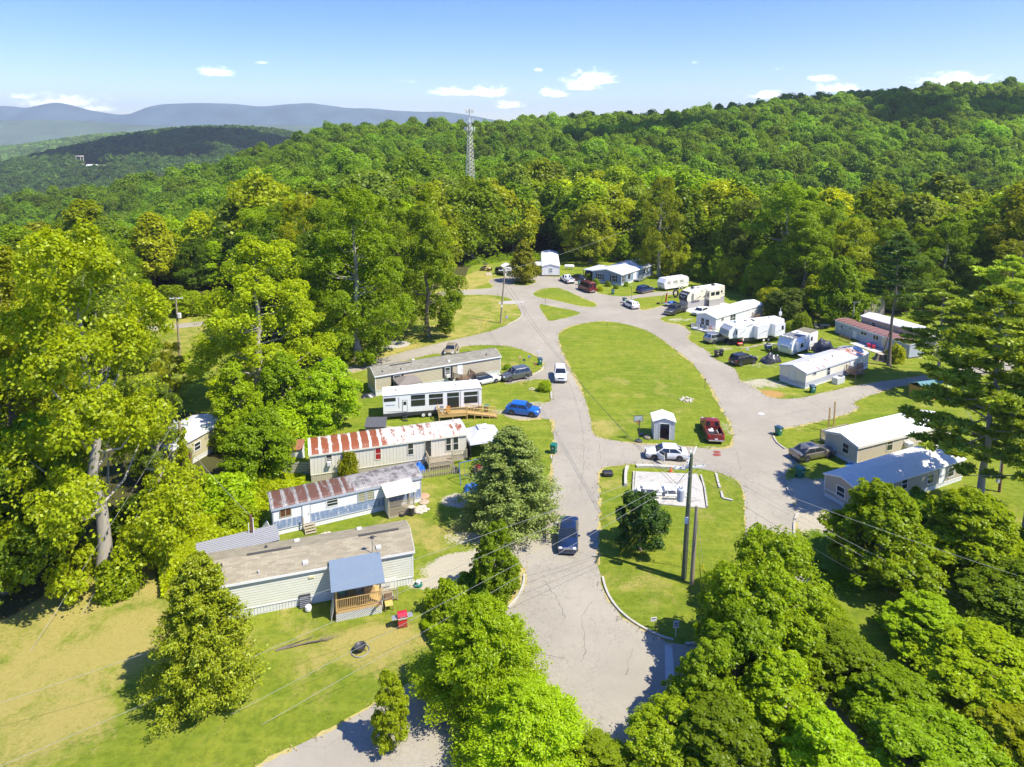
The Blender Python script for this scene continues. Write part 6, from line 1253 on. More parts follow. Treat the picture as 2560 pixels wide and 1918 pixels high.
car('suv', 'black off-road car parked in the shade left of the golden cedar', 'car', 'parked_car', (1256, 686), (1243, 681), (1276, 690), PBK)
car('suv', 'dark car under the lean-to roof left of the blue house', 'car', 'parked_car', (1480, 688), (1470, 692), (1492, 685), MATS['paint_black'])
car('crossover', 'blue car glimpsed in the shade under the tall trees left of the road', 'car', 'parked_car', (832, 905), (815, 910), (850, 901), PBL)
car('sedan', 'pale grey car glimpsed between the trees at the left', 'car', 'parked_car', (695, 915), (680, 918), (712, 911), PSV)

# ---- campers.  Local frame: x from the near front corner backwards along the visible side, y away from the viewer
def camper(name, label, pa, pb, L, Wd, H, side, wallm, roofm, z0=.55, front=None, capm=None, base=0.0):
    a, b = P(*pa), P(*pb); ang = atan2(b.y - a.y, b.x - a.x); root = thing(name, label, 'camper', (a.x, a.y, base), ang)
    m = MB(); m.prism(side, 0, Wd, 'y'); m.build('body', wallm, root)
    return root
def wheels(root, xs, r=.34, Wd=2.4, y=None):
    for x in xs:
        for y_ in (-.06, Wd - .16):
            wh = MB().disc_y(x, y_, y_ + .22, r, r, 16, r * .6).build('tyre', TYRE, root)
            MB().disc_y(x, y_ - .01 if y_ < 0 else y_ + .19, y_ + .02 if y_ < 0 else y_ + .23, r, r * .6, 12).build('rim', plain('white_rim', (.7, .7, .68), .4), wh)
def rwin(root, x, z, w, h, Wd=2.4, face='s', fr=BLACK, pane=CGL, L=0, name='window', r=.02, y=0.0):
    o = MB(); 
    if face == 's': o.bbox(x, y - .035, z, x + w, y - .002, z + h, r); f = o.build(name, fr, root); MB().box(x + .05, y - .045, z + .05, x + w - .05, y - .036, z + h - .05).build('pane', pane, f)
    else: o.bbox(-.035, x, z, -.002, x + w, z + h, r); f = o.build(name, fr, root); MB().box(-.045, x + .05, z + .05, -.036, x + w - .05, z + h - .05).build('pane', pane, f)
    return f
def stripe(root, pts, mat, y=-.006, name='stripe', t=.004):
    m = MB(); m.prism(pts, y - t, y, 'y'); return m.build(name, mat, root)
def sweep(x0, z0, x1, z1, w0, w1, bow=.2, n=10):
    up, dn = [], []
    for i in range(n + 1):
        q = i / n; x = x0 + (x1 - x0) * q; z = z0 + (z1 - z0) * q + bow * sin(pi * q); w = w0 + (w1 - w0) * q; up.append((x, z + w / 2)); dn.append((x, z - w / 2))
    return up + dn[::-1]
def slideout(root, x0, x1, z0, z1, d, wallm, roofm, y=0.0):
    m = MB(); m.bbox(x0, y - d, z0, x1, y - .002, z1, .03); s_ = m.build('slide_out', wallm, root); MB().bbox(x0 - .04, y - d - .04, z1 + .002, x1 + .04, y, z1 + .05, .015).build('slide_roof', roofm, s_); return s_
def roof_ac(root, x, y, z, mat=WHITE, w=.7): MB().bbox(x - w / 2, y - .35, z, x + w / 2, y + .35, z + .28, .08).build('roof_air_conditioner', mat, root)
RVW = plain('camper_white', (.80, .80, .79), .35, var=.04, scale=1); RVC = plain('camper_cream', (.74, .69, .55), .35, var=.04); RVG = plain('camper_grey', (.34, .34, .35), .4); RVR = plain('camper_roof', (.80, .79, .75), .6, var=.06, scale=1.2, dirt=(.5, .48, .42), dirtamt=.3)
RVD = plain('camper_dark', (.045, .047, .055), .35); RVS = plain('camper_silver', (.45, .46, .48), .35, .2)
# 1 small white travel trailer
r = camper('travel_trailer', 'white travel trailer with a sloped front and three small windows, right of the blue house', (1662, 729), (1722, 720), 7.4, 2.4, 2.9, [(.25, .5), (7.2, .5), (7.45, .9), (7.45, 2.45), (7.1, 2.75), (.45, 2.8), (-.25, 1.9), (-.05, .9)], RVW, RVR)
MB().bbox(.45, .02, 2.805, 7.1, 2.38, 2.85, .02).build('roof', RVR, r); stripe(r, [(-.15, 1.28), (7.4, 1.28), (7.4, 1.42), (-.18, 1.42)], plain('pale_grey_band', (.55, .56, .60)))
for (x, w) in ((.75, .95), (2.6, 1.3), (4.6, 1.2)): rwin(r, x, 1.65, w, .6, fr=GREYM, pane=plain('curtained_pane', (.45, .42, .36), .3))
f = MB(); f.add([(-.26, .5, 1.62), (-.26, 1.9, 1.62), (-.0, 1.9, 2.2), (-.0, .5, 2.2), (-.21, .5, 1.6), (-.21, 1.9, 1.6), (.06, 1.9, 2.17), (.06, .5, 2.17)], [(0, 1, 2, 3), (7, 6, 5, 4), (0, 4, 5, 1), (1, 5, 6, 2), (2, 6, 7, 3), (3, 7, 4, 0)]); f.build('front_window', CGL, r)
for k in range(4): MB().bbox(1.2 + k * 1.5, .7, 2.85, 1.9 + k * 1.5, 1.5, 3.05 + .05 * (k % 2), .08).build('roof_vent', RVW, r)
wheels(r, (4.5, 5.3)); MB().tube([(-1.3, 1.2, .5), (-.1, 1.2, .55)], .06).build('hitch', DARKM, r)
# 2 cream fifth wheel with a dark cap
def fifth(L, H, wall, roof, label, pa, pb, step=2.7, low=1.35, floor=.6, Wd=2.45):
    side = [(step, floor), (L, floor), (L, H - .12), (L - .12, H), (1.6, H), (.45, H - .35), (-.35, H - 1.0), (-.5, low + .45), (-.25, low), (step - .25, low)]
    r = camper('fifth_wheel_camper', label, pa, pb, L, Wd, H, side, wall, roof); MB().bbox(1.5, .03, H + .003, L - .08, Wd - .03, H + .05, .02).build('roof', roof, r); return r
r2 = fifth(10.4, 3.75, RVC, RVR, 'cream fifth-wheel camper with a black front cap and grey lower skirt', (1721, 772), (1810, 757), 2.2, 1.5)
MB().prism([(.30, 3.36), (.42, 3.42), (-.37, 2.78), (-.53, 1.95), (-.30, 1.49), (-.24, 1.56), (-.44, 1.97), (-.28, 2.72)], .05, 2.40, 'y').build('front_cap', RVD, r2)
sk = MB(); sk.box(-.2, -.012, .02, 10.4, .03, 1.45); sk.box(-.2, .031, .02, -.15, 2.4, 1.45); sk.build('skirt', plain('skirt_grey', (.36, .35, .35), .7), r2)
def text(root, s_, loc_, rot, size, mat, name='lettering', ext=.004):
    c = bpy.data.curves.new(name, 'FONT'); c.body = s_; c.size = size; c.extrude = ext; c.align_x = 'CENTER'; c.align_y = 'CENTER'; c.materials.append(mat)
    tmp = bpy.data.objects.new(name, c); COL.objects.link(tmp); bpy.context.view_layer.update(); me = bpy.data.meshes.new_from_object(tmp.evaluated_get(bpy.context.evaluated_depsgraph_get())); bpy.data.objects.remove(tmp)
    o = bpy.data.objects.new(name, me); COL.objects.link(o); o.parent = root; o.location = loc_; o.rotation_euler = rot; return o
LTW = plain('letter_white', (.75, .75, .75), .4)
text(r2, 'ELKRIDGE', (-.20, 1.22, 2.98), (RAD(50), 0, RAD(-90)), .42, LTW, 'camper_name')
MB().tube([(-.50, 1.8, 2.5), (-.56, 1.22, 2.15), (-.50, .65, 2.5)], .04, 5).build('cap_emblem', LTW, r2)
so2 = slideout(r2, 5.0, 8.3, 1.35, 3.35, .9, RVC, RVR); rwin(so2, 5.4, 2.25, 1.1, .75, y=-.9); rwin(so2, 6.8, 2.25, 1.1, .75, y=-.9); MB().box(4.985, -.7, 2.1, 4.998, -.3, 2.9).build('end_window', CGL, so2); MB().box(5.03, -.86, .05, 8.27, -.82, 1.345).build('slide_skirt', plain('skirt_grey', (.36, .35, .35), .7), so2)
so3 = slideout(r2, 1.0, 3.2, 1.75, 3.15, .45, RVC, RVR); stripe(so3, sweep(1.3, 1.95, 3.0, 2.45, .05, .2, -.1), RVD, -.456)
rwin(r2, 9.3, 2.35, .45, .45); stripe(r2, sweep(.5, 1.75, 3.8, 3.3, .03, .12, .25), RVD); stripe(r2, sweep(8.5, 1.7, 10.2, 2.1, .05, .2, .1), RVG); stripe(r2, sweep(2.2, 3.2, 6, 3.6, .04, .08, .05), RVG); stripe(r2, sweep(3.3, 1.6, 4.8, 2.2, .05, .25, .1), RVD)
roof_ac(r2, 2.2, 1.2, 3.8, RVD); roof_ac(r2, 8.2, 1.2, 3.8, RVD); MB().bbox(3.4, .9, 3.8, 3.9, 1.3, 3.9, .03).build('roof_vent', RVD, r2)
ps = P(1712, 786); sl = thing('driveway_slab', 'pale concrete pad under and beside the cream fifth-wheel camper', 'slab', r2.location, r2.rotation_euler.z); MB().box(-2, -3.4, -.1, 10.5, 3, .016).build('slab', CONC, sl)
# 3 white and grey fifth wheel
r3 = fifth(11.2, 3.7, RVW, RVW, 'big white fifth-wheel camper with a grey front and three slide-outs', (1826, 866), (1953, 850), 2.6, 1.35)
MB().prism([(.30, 3.36), (.42, 3.42), (-.37, 2.78), (-.53, 1.95), (-.30, 1.40), (-.24, 1.46), (-.44, 1.97), (-.28, 2.72)], .05, 2.40, 'y').build('front_cap', RVS, r3)
MB().prism([(-.39, 2.62), (-.545, 2.0), (-.52, 1.99), (-.36, 2.6)], .4, 2.0, 'y').build('front_panel', plain('cap_pale', (.58, .59, .60), .3), r3)
text(r3, 'Landmark', (-.50, 1.2, 2.3), (RAD(76), 0, RAD(-90)), .3, RVD, 'camper_name')
stripe(r3, [(2.7, .62), (11.2, .62), (11.2, 1.0), (2.7, 1.15)], RVD, name='dark_band')
for k, (a_, b_) in enumerate(((.9, 2.7), (4.7, 6.9), (8.4, 10.6))):
    so_ = slideout(r3, a_, b_, 1.5 if k == 0 else 1.05, 3.1 if k == 0 else 3.2, .55 if k == 0 else .95, RVW, RVW); 
    if k == 2: rwin(so_, 9.8, 2.2, .45, .7, y=-.95)
    if k == 0: MB().box(.885, -.45, 2.0, .898, -.15, 2.8).build('end_window', CGL, so_)
    stripe(so_, sweep(a_ + .2, 1.7, b_ - .2, 2.3 if k else 2.7, .04, .14, .1), RVG, -.556 if k == 0 else -.956)
stripe(r3, sweep(.3, 1.9, 4.4, 3.4, .04, .2, .2), RVG); stripe(r3, sweep(3.0, 1.3, 4.6, 3.0, .04, .16, -.1), RVG); stripe(r3, sweep(7.0, 1.3, 8.3, 3.1, .04, .12, .1), RVG)
for x in (2.0, 9.2): roof_ac(r3, x, 1.2, 3.75)
for x in (3.8, 5.2, 5.0): MB().bbox(x, .5 if x == 5.0 else 1.2, 3.75, x + .4, .9 if x == 5.0 else 1.6, 3.86, .03).build('roof_vent', RVD, r3)
wheels(r3, (6.9, 7.9), .38)
so_ = MB(); so_.bbox(2.8, 2.47, 1.1, 6.6, 3.4, 3.3, .03); so_.build('rear_slide_out', RVD, r3)
# 4 white travel trailer with tarps on the roof
r4 = camper('travel_trailer', 'white travel trailer with a dark grey tarp and sandbags on its roof', (1980, 894.6), (2044, 869), 8.2, 2.45, 3.0, [(.1, .5), (8.2, .5), (8.3, .9), (8.3, 2.8), (8.1, 3.0), (.3, 3.0), (-.15, 2.2), (-.35, 1.5), (-.1, .9)], RVW, RVR)
MB().bbox(.2, .02, 3.004, 8.1, 2.43, 3.05, .02).build('roof', RVR, r4); m = MB(); m.bbox(.1, -.03, 3.055, 3.6, 2.47, 3.09, .01); m.build('tarp', plain('grey_tarp', (.16, .165, .17), .8, dirt=(.5, .5, .48), dirtamt=.5), r4); m = MB(); m.bbox(5.4, -.03, 3.055, 8.2, 2.47, 3.09, .01); m.build('tarp', plain('olive_tarp', (.20, .18, .12), .8), r4)
roof_ac(r4, 4.3, 1.3, 3.06)
for k in range(6): MB().bbox(.2 + (k % 2) * .25, .3 + .36 * k, 3.09, .55 + (k % 2) * .2, .55 + .36 * k, 3.2, .04).build('sandbag', RVW, r4)
for (x, w) in ((1.6, .8), (3.3, .8), (5.9, .6)): rwin(r4, x, 1.6, w, .75, fr=GREYM)
so_ = slideout(r4, .9, 2.8, .9, 2.5, .6, RVW, RVW); rwin(so_, 1.4, 1.5, .9, .7, y=-.6); MB().bbox(-.36, .5, 1.35, -.30, 1.95, 1.85, .01).build('front_shield', plain('pale_grey_band', (.55, .56, .60)), r4); stripe(r4, [(0, .95), (8.2, .95), (8.2, 1.02), (0, 1.02)], RVG)
wheels(r4, (5.0, 5.9))
aw = thing('panel_table', 'white flat panel on legs like a table between the tarp-roofed trailer and the cream one', 'table', world(r4, (-.4, -1.2, 0)), r4.rotation_euler.z - .5); MB().box(-.2, -1.5, .92, 3.4, -.1, .98).build('table_top', WHITE, aw)
for (x, y) in ((0, -1.3), (3.2, -1.3), (0, -.3), (3.2, -.3)): MB().box(x - .03, y - .03, 0, x + .03, y + .03, .92).build('leg', DARKM, aw)
# 5 park-model camper with the ramp deck
pa5, pb5 = (959, 1052), (1206, 1032)
r5 = camper('park_model_camper', 'long white park-model camper with big dark windows and a wooden deck with ramp', pa5, pb5, 12.4, 2.9, 3.4, [(0, .5), (12.4, .5), (12.4, 3.2), (12.2, 3.35), (.1, 3.2), (0, 3.0)], RVW, RVR, z0=.5)
MB().prism([(-.05, 3.21), (12.2, 3.36), (12.45, 3.22), (12.45, 3.27), (12.25, 3.42), (-.05, 3.27)], -.08, 3.0, 'y').build('roof', RVR, r5)
stripe(r5, [(-.0, .42), (12.4, .42), (12.4, .88), (-.0, .88)], RVD, name='dark_band', y=-.004, t=.02)
pw = CGL
for (x, z, w, h, nm) in ((.1, 2.45, 1.45, .45, 0), (3.45, 2.5, 1.75, .55, 0), (3.45, 1.6, 1.75, .8, 0), (5.7, 2.5, 1.75, .5, 0), (5.7, 1.6, 1.75, .8, 0), (8.0, 2.5, 1.5, .5, 0), (10.15, 2.5, 1.75, .45, 0), (10.15, 1.45, 1.75, .9, 0)): rwin(r5, x, z, w, h)
rwin(r5, 8.0, .95, 1.5, 1.45, name='sliding_door'); d = rwin(r5, 2.35, .95, .62, 1.55, fr=DARKM, pane=RVW, name='door'); MB().bbox(2.48, -.06, 1.85, 2.85, -.046, 2.3, .01).build('door_window', CGL, d)
stripe(r5, sweep(.05, 1.15, 2.3, 1.0, .02, .07, .03), RVG); stripe(r5, sweep(.4, 1.0, 2.3, .95, .02, .05, .02), RVG); MB().box(1.9, -.03, 1.5, 1.97, -.004, 2.9).build('downpipe', GREYM, r5)
for x in (9.65, 12.0): MB().box(x, -.03, .9, x + .06, -.004, 3.1).build('downpipe', GREYM, r5)
text(r5, 'Wildwood', (.85, -.012, 1.95), (RAD(90), 0, 0), .26, plain('letter_blue', (.03, .18, .5)), 'camper_name')
for x in (2.0, 9.6): MB().bbox(x - .35, 1.2, 3.32, x + .35, 1.9, 3.55, .06).build('roof_air_conditioner', RVR, r5)
wheels(r5, (4.95, 5.75), .36, 2.9)
m = MB(); [m.box(2.35, -.25 - .2 * k, .7 - .2 * k, 3.0, -.05 - .2 * k, .73 - .2 * k) for k in range(4)]; m.build('entry_steps', DARKM, r5)
dkr = thing('ramp_deck', 'new wooden deck with a long wheelchair ramp in front of the park-model camper', 'deck', r5.location, r5.rotation_euler.z); m = MB()
for i in range(26): m.box(6.7 + i * .138, -1.7, .66, 6.7 + i * .138 + .126, -.08, .7)
m.box(6.7, -1.7, .5, 10.28, -1.65, .655); m.build('deck_boards', WOODY, dkr)
m = MB(); m.add([(10.3, -1.7, .66), (14.0, -2.2, .12), (14.1, -.95, .12), (10.3, -.5, .66), (10.3, -1.7, .7), (14.0, -2.2, .16), (14.1, -.95, .16), (10.3, -.5, .7)], [(0, 1, 2, 3), (7, 6, 5, 4), (0, 4, 5, 1), (1, 5, 6, 2), (2, 6, 7, 3), (3, 7, 4, 0)]); m.build('ramp', WOODY, dkr)
for (p_, q_) in (((6.75, -1.66), (10.28, -1.66)), ((6.75, -1.62), (6.75, -.2))): m = MB(); railing(m, p_, q_, .7); m.build('railing', WOODY, dkr)
def ramp_rail(y0, y1):
    m = MB(); n = 20
    for i in range(n + 1):
        q = i / n; x = 10.3 + 3.7 * q; y = y0 + (y1 - y0) * q; z = .7 - .54 * q; t_ = .05 if i % 5 else .09; m.box(x - t_ / 2, y - t_ / 2, z - .05 if i % 5 else 0, x + t_ / 2, y + t_ / 2, z + .9)
    for dz in (.88, .45): m.tube([(10.3, y0, .7 + dz), (14.0, y1, .16 + dz)], .045, 4)
    m.build('ramp_railing', WOODY, dkr)
ramp_rail(-1.68, -2.18); ramp_rail(-.55, -.98)
for (x, y) in ((6.8, -1.6), (8.5, -1.6), (10.2, -1.6)): MB().box(x - .05, y - .05, -.1, x + .05, y + .05, .5).build('post', WOODY, dkr)
for k, (x, y, mt, lb) in enumerate(((8.0, -1.2, plain('orange_wood', (.55, .25, .05)), 'orange wooden chair on the camper deck'), (7.2, -.9, GREYM, 'grey garden chair at the left end of the camper deck'))):
    c = thing('deck_chair', lb, 'chair', world(r5, (x, y, .7)), r5.rotation_euler.z); MB().bbox(-.25, -.25, .38, .25, .25, .44, .02).build('seat', mt, c); MB().bbox(-.25, .22, .44, .25, .27, .95, .02).build('backrest', mt, c)
    for (a_, b_) in ((-.22, -.22), (.22, -.22), (-.22, .22), (.22, .22)): MB().box(a_ - .02, b_ - .02, 0, a_ + .02, b_ + .02, .38).build('leg', mt, c)
# covered things and the off-road buggy
BT = plain('black_tarp', (.03, .032, .038), .3, bmp=.03, bsc=5, dirt=(.35, .36, .38), dirtamt=.5)
crumple('covered_cart', 'small cart under a wrinkled black tarp in front of the tarp-roofed trailer', 'covered cart', 1.6, .9, 1.55, BT, P(1926, 905), .45, 5)
crumple('covered_vehicle', 'tall vehicle under a dark cover behind the tarp-roofed trailer', 'covered vehicle', 1.9, 1.1, 2.3, plain('navy_cover', (.02, .025, .05), .5, bmp=.03, bsc=5), P(2058, 876), .5, 9)
bp = P(1215, 677); bg_ = thing('off_road_buggy', 'tan open off-road buggy with big tyres at the edge of the woods', 'buggy', (bp.x, bp.y, 0), -.4)
MB().bbox(-1.3, -.6, .5, 1.35, .6, .95, .15).build('body', plain('buggy_tan', (.45, .36, .16), .5), bg_)
m = MB()
for s_ in (-.6, .6): m.tube([(-1.1, s_, .9), (-.7, s_, 1.75), (.4, s_, 1.75), (.95, s_, .95)], .035)
for x in (-.7, .4): m.tube([(x, -.6, 1.75), (x, .6, 1.75)], .035)
m.build('roll_cage', DARKM, bg_); MB().bbox(-.75, -.62, 1.76, .45, .62, 1.8, .01).build('roof_panel', DARKM, bg_); MB().bbox(-.5, -.5, .95, .0, .5, 1.3, .05).build('seat', BLACK, bg_)
for x in (-1.05, 1.1):
    for y_ in (-.85, .6):
        wh = MB().disc_y(x, y_, y_ + .28, .4, .4, 14, .2).build('tyre', TYRE, bg_); MB().disc_y(x, y_ + .05, y_ + .2, .4, .2, 10).build('rim', plain('yellow_rim', (.6, .5, .1)), wh)
p = P(1222, 688); rt = thing('ramp_board', 'low wooden ramp on the grass in front of the off-road buggy', 'ramp', p, .1); m = MB(); m.add([(-.8, -.6, 0), (.8, -.6, 0), (.8, .6, 0), (-.8, .6, 0), (-.8, -.55, .1), (.8, -.55, .1), (.8, .6, .55), (-.8, .6, .55)], [(0, 3, 2, 1), (4, 5, 6, 7), (0, 1, 5, 4), (1, 2, 6, 5), (2, 3, 7, 6), (3, 0, 4, 7)]); m.build('boards', WOODG, rt)
# ---------------------------------------------------------------- poles, wires, street furniture
POLEW = woodmat('pole_wood', (.34, .28, .20), .55, .9); POLEG = woodmat('pole_green', (.13, .15, .085), .55, .9); POLER = woodmat('pole_brown', (.19, .08, .05), .6, .9); INS = plain('insulator', (.45, .47, .5), .3); WIREM = plain('wire_light', (.33, .33, .31), .7); WIRED = plain('wire_dark', (.06, .06, .06), .6); YEL = plain('yellow_guard', (.80, .62, .02), .5)
def sheathe(p, q): return atan2(q[1] - p[1], q[0] - p[0])
def pole(name, label, base, h, mat, r=.15, arms=(), lean=(0, 0), extra=None, cat='utility pole', group=None):
    root = thing(name, label, cat, (base[0], base[1], tz(base[0], base[1])), 0, group)
    m = MB(); m.tube([(0, 0, -.3), (lean[0] * .5, lean[1] * .5, h * .5), (lean[0], lean[1], h)], [r * 1.15, r, r * .72], 12); m.build('shaft', mat, root)
    for (z, ln, az, am) in arms:
        c = Vector((lean[0] * z / h, lean[1] * z / h, z)); u = Vector((cos(az), sin(az), 0)); s = Vector((-sin(az), cos(az), 0)) * .16
        m = MB(); a = c - u * ln / 2 + s; b = c + u * ln / 2 + s; w_ = Vector((-sin(az), cos(az), 0)) * .05
        m.add([tuple(v) for v in (a - w_ - Vector((0, 0, .06)), b - w_ - Vector((0, 0, .06)), b + w_ - Vector((0, 0, .06)), a + w_ - Vector((0, 0, .06)), a - w_ + Vector((0, 0, .06)), b - w_ + Vector((0, 0, .06)), b + w_ + Vector((0, 0, .06)), a + w_ + Vector((0, 0, .06)))], [(0, 3, 2, 1), (4, 5, 6, 7), (0, 1, 5, 4), (1, 2, 6, 5), (2, 3, 7, 6), (3, 0, 4, 7)])
        arm = m.build('crossarm', am, root)
        for q in (-.46, -.2, .2, .46): p = c + u * ln * q + s; m = MB(); m.lathe([(.03, p.z + .06), (.06, p.z + .1), (.04, p.z + .16), (.055, p.z + .2), (.02, p.z + .24)], p.x, p.y, 8); m.build('insulator', INS, arm)
    if extra: extra(root)
    return root
def wire(label, a, b, sag=.6, r=.012, mat=WIREM, cat='power line', name='power_line', group=None, n=14):
    a, b = Vector(a), Vector(b); pts = [a.lerp(b, i / n) - Vector((0, 0, 4 * sag * (i / n) * (1 - i / n))) for i in range(n + 1)]
    o = MB().tube(pts, r, 5).build(name, mat, None, True); return tag(o, label, cat, group)
PB = P(1709, 1447); AZ1 = RAD(8); AZ2 = RAD(70)
def transf(root):
    MB().lathe([(.02, 6.75), (.26, 6.78), (.27, 7.7), (.2, 7.78), (.02, 7.8)], -.55, -.15, 16).build('transformer', plain('transformer_grey', (.38, .40, .44), .4), root)
    m = MB(); m.tube([(-.62, -.1, 7.8), (-.65, -.1, 8.0)], .05); m.tube([(-.45, -.2, 7.8), (-.42, -.2, 8.0)], .05); m.tube([(-.1, 0, 7.6), (-.3, -.1, 7.5)], .04); m.tube([(-.1, 0, 7.0), (-.3, -.1, 7.0)], .04); m.build('bushings', INS, root)
    MB().bbox(-.16, -.3, 4.9, .12, -.15, 5.4, .02).build('meter_box', WHITE, root); MB().tube([(.15, -.16, .1), (.16, -.16, 6.5)], .03).build('conduit', DARKM, root)
    m = MB(); m.tube([(.02 + .34 * cos(a * .5), -.2, 2.1 + .55 * sin(a * .5)) for a in range(13)], .015, 4, False); m.build('cable_coil', WIRED, root)
    m = MB(); m.tube([(0, 0, 9.6), (.45, .35, 10.3), (.8, .7, 10.9)], .05); m.build('brace', WHITE, root)
pm = pole('utility_pole', 'tall greenish utility pole with white crossarms and a grey transformer on the near grass island', PB, 10.6, POLEG, .19, [(10.3, 2.6, AZ2, WHITE), (9.4, 2.5, AZ1, WHITE)], lean=(.25, 0), extra=transf)
PB2 = P(1729, 1460); pole('utility_pole', 'shorter bare grey pole standing right beside the tall greenish one', PB2, 6.6, POLEW, .16, lean=(.15, 0))
for k, (gx_, gy_, tx, ty, tzz) in enumerate(((1745, 1472, 0, 0, 6.3), (1758, 1477, 0, 0, 6.4))):
    g_ = P(gx_ + 8, gy_ + 2); a = Vector((g_.x, g_.y, 0)); b = Vector((PB2.x + .15, PB2.y, tzz)); gw = thing('guy_wire', ['left one of two yellow-guarded guy wires right of the twin poles', 'right one of two yellow-guarded guy wires right of the twin poles'][k], 'guy wire', a)
    MB().tube([(0, 0, 0), tuple(b - a)], .012, 5).build('wire', WIREM, gw); MB().tube([(0, 0, 0), tuple((b - a) * .33)], .04, 6).build('guard', YEL, gw)
for k, (gx_, gy_, hx_, hy_) in enumerate(((1550, 1385, 1582, 1340), (1570, 1375, 1620, 1339))):
    a = P(gx_, gy_); b = Vector((PB.x, PB.y, 9.2)); gw = thing('guy_wire', ['left one of two yellow-guarded guy wires at the foot of the dark evergreen shrub', 'right one of two yellow-guarded guy wires at the foot of the dark evergreen shrub'][k], 'guy wire', a)
    MB().tube([(0, 0, 0), tuple(b - a)], .012, 5).build('wire', WIREM, gw); MB().tube([(0, 0, 0), tuple((b - a) * .24)], .045, 6).build('guard', YEL, gw)
# overhead lines of the tall pole
top = Vector((PB.x + .22, PB.y, 10.4)); lw = Q(-60, 1940, 27)
E1 = [Q(60, 1800, 31.5), Q(140, 1880, 31), Q(330, 1950, 30.5), Q(470, 1960, 30.5)]
NMS = ['topmost', 'second', 'third', 'lowest']
for k, (px, py, st_) in enumerate(((100, 1710, -1.2), (330, 1760, -.5), (430, 1850, .5), (600, 1830, 1.2))):
    a = top + Vector((cos(AZ1) * st_, sin(AZ1) * st_, -.8 if k < 2 else -1.0)); q = Q(px, py, 36); d = (q - a); b = a + d * 2.0
    wire(f'{NMS[k]} of the four pale power lines crossing the front lawn to the lower left', a, b, .35, .011, group='power lines crossing the front lawn')
for k, (px, py, dz) in enumerate(((2147, 1289, 0), (2140, 1348, -.1), (2150, 1372, -.6), (2110, 1400, -2.2))):
    a = top + Vector((.6 * (k - 1), .3, dz)); q = Q(px, py, 47.5); wire(f'{NMS[k]} of the power lines running from the tall pole into the trees at the right', a, a + (q - a) * 2.4, .5, .011, WIRED if k == 3 else WIREM, group='power lines running right from the tall pole')
P2 = P(1251, 808)
pf_ = pole('utility_pole', 'thin utility pole with a white crossarm on the far dry lawn left of the road', P2, 10.6, POLEW, .15, [(10.2, 2.4, RAD(5), WHITE)], lean=(.9, 0), extra=lambda r: MB().bbox(.1, -.3, 3.1, .4, -.1, 3.6, .05).build('meter_box', WHITE, r))
for k, st_ in enumerate((-1, 1)):
    wire(['left', 'right'][k] + ' of two dark lines sagging along the road from the far pole', (P2.x + .9 + st_ * .3, P2.y, 7.8 + .3 * k), (PB.x + .15, PB.y, 7.1 - .4 * k), 1.6, .016, WIRED)
wire('line from the far pole into the trees at upper left', (P2.x + .8, P2.y, 10.2), (P2.x - 22, P2.y + 30, 16), .6, .016, WIREM)
wire('line from the far pole across to the blue house', (P2.x + 1, P2.y, 10.2), (60, 215, 18), 2.0, .018, WIREM)
gw = thing('guy_wire', 'yellow-guarded guy wire left of the far utility pole', 'guy wire', P(1206, 821)); b = Vector((P2.x + .8, P2.y, 9.5)) - Vector(gw.location); MB().tube([(0, 0, 0), tuple(b)], .012, 5).build('wire', WIREM, gw); MB().tube([(0, 0, 0), tuple(b * .22)], .045, 5).build('guard', YEL, gw)
# poles at the left
pv = P(474, 1287); root = pole('utility_pole', 'pole wrapped in green vines at the top of the dry field', pv, 9.2, POLEW, .16, [(8.9, 1.8, RAD(-20), WHITE)], lean=(-.35, 0))
Vv, Lv = crown_broad(91, H=8.6, R0=.42, base=.28, nl=46, ns=6, per=26, leaf=.16, shape='tall', lobe=.9); Vv[:, 0] -= .2; vo_ = np_mesh('vines', Vv, quads(Vv), LEAF, root); vo_.color = (*YG, 1)
pole('utility_pole', 'short reddish-brown pole right of the vine-covered pole', P(491, 1275), 5.8, POLER, .15, lean=(-.25, 0))
pole('utility_pole', 'white utility pole seen between the trees beyond the far left lawn', P(450, 896), 10.0, POLEW, .16, [(9.8, 2, RAD(10), WHITE)], extra=lambda r: MB().bbox(.15, -.3, 6.6, .7, .1, 7.5, .1).build('transformer', WHITE, r))
pq = P(633, 1395); pole('meter_pole', 'dark service pole with grey meter boxes behind the long grey shed roof', pq, 3.9, POLER, .12, extra=lambda r: [MB().bbox(-.32, -.18, 1.0, -.13, -.02, 1.5, .02).build('meter_box', INS, r), MB().bbox(.13, -.18, 1.2, .34, -.02, 1.8, .02).build('meter_box', INS, r), MB().tube([(.2, -.1, 1.8), (.2, -.1, 3.7)], .035).build('conduit', WHITE, r), MB().tube([(-.2, -.1, .2), (-.2, -.1, 3.2)], .03).build('conduit', WHITE, r)], cat='service pole')
for k, (px, py) in enumerate(((-60, 1830), (-20, 1930), (210, 1930), (330, 1930))):
    a = Vector((pv.x - .35 + (-.6, .6, -.2, .2)[k], pv.y, 8.9 if k < 2 else 6.0)); q = Q(px, py, 38); wire(['leftmost', 'second', 'third', 'rightmost'][k] + ' of the four lines falling across the dry field from the vine-covered pole', a, a + (q - a) * 1.3, .3, .012, WIREM if k < 2 else WIRED, group='lines over the dry field')
wire('thin line from the vine-covered pole down to the service pole', (pv.x - .3, pv.y, 7.6), (pq.x, pq.y, 3.8), .3, .012, WIREM)
pole('utility_pole', 'pale pole with a crossarm in front of the dark woods above the pink-roofed trailer', P(2131, 822), 5.2, plain('pole_white', (.55, .54, .5)), .14, [(5.0, 2.4, RAD(0), WHITE)])
pole('utility_pole', 'leaning dark post at the end of the pale patio, left of the thin pine', P(2206, 886), 4.2, POLER, .08, lean=(1.0, 0), cat='post')
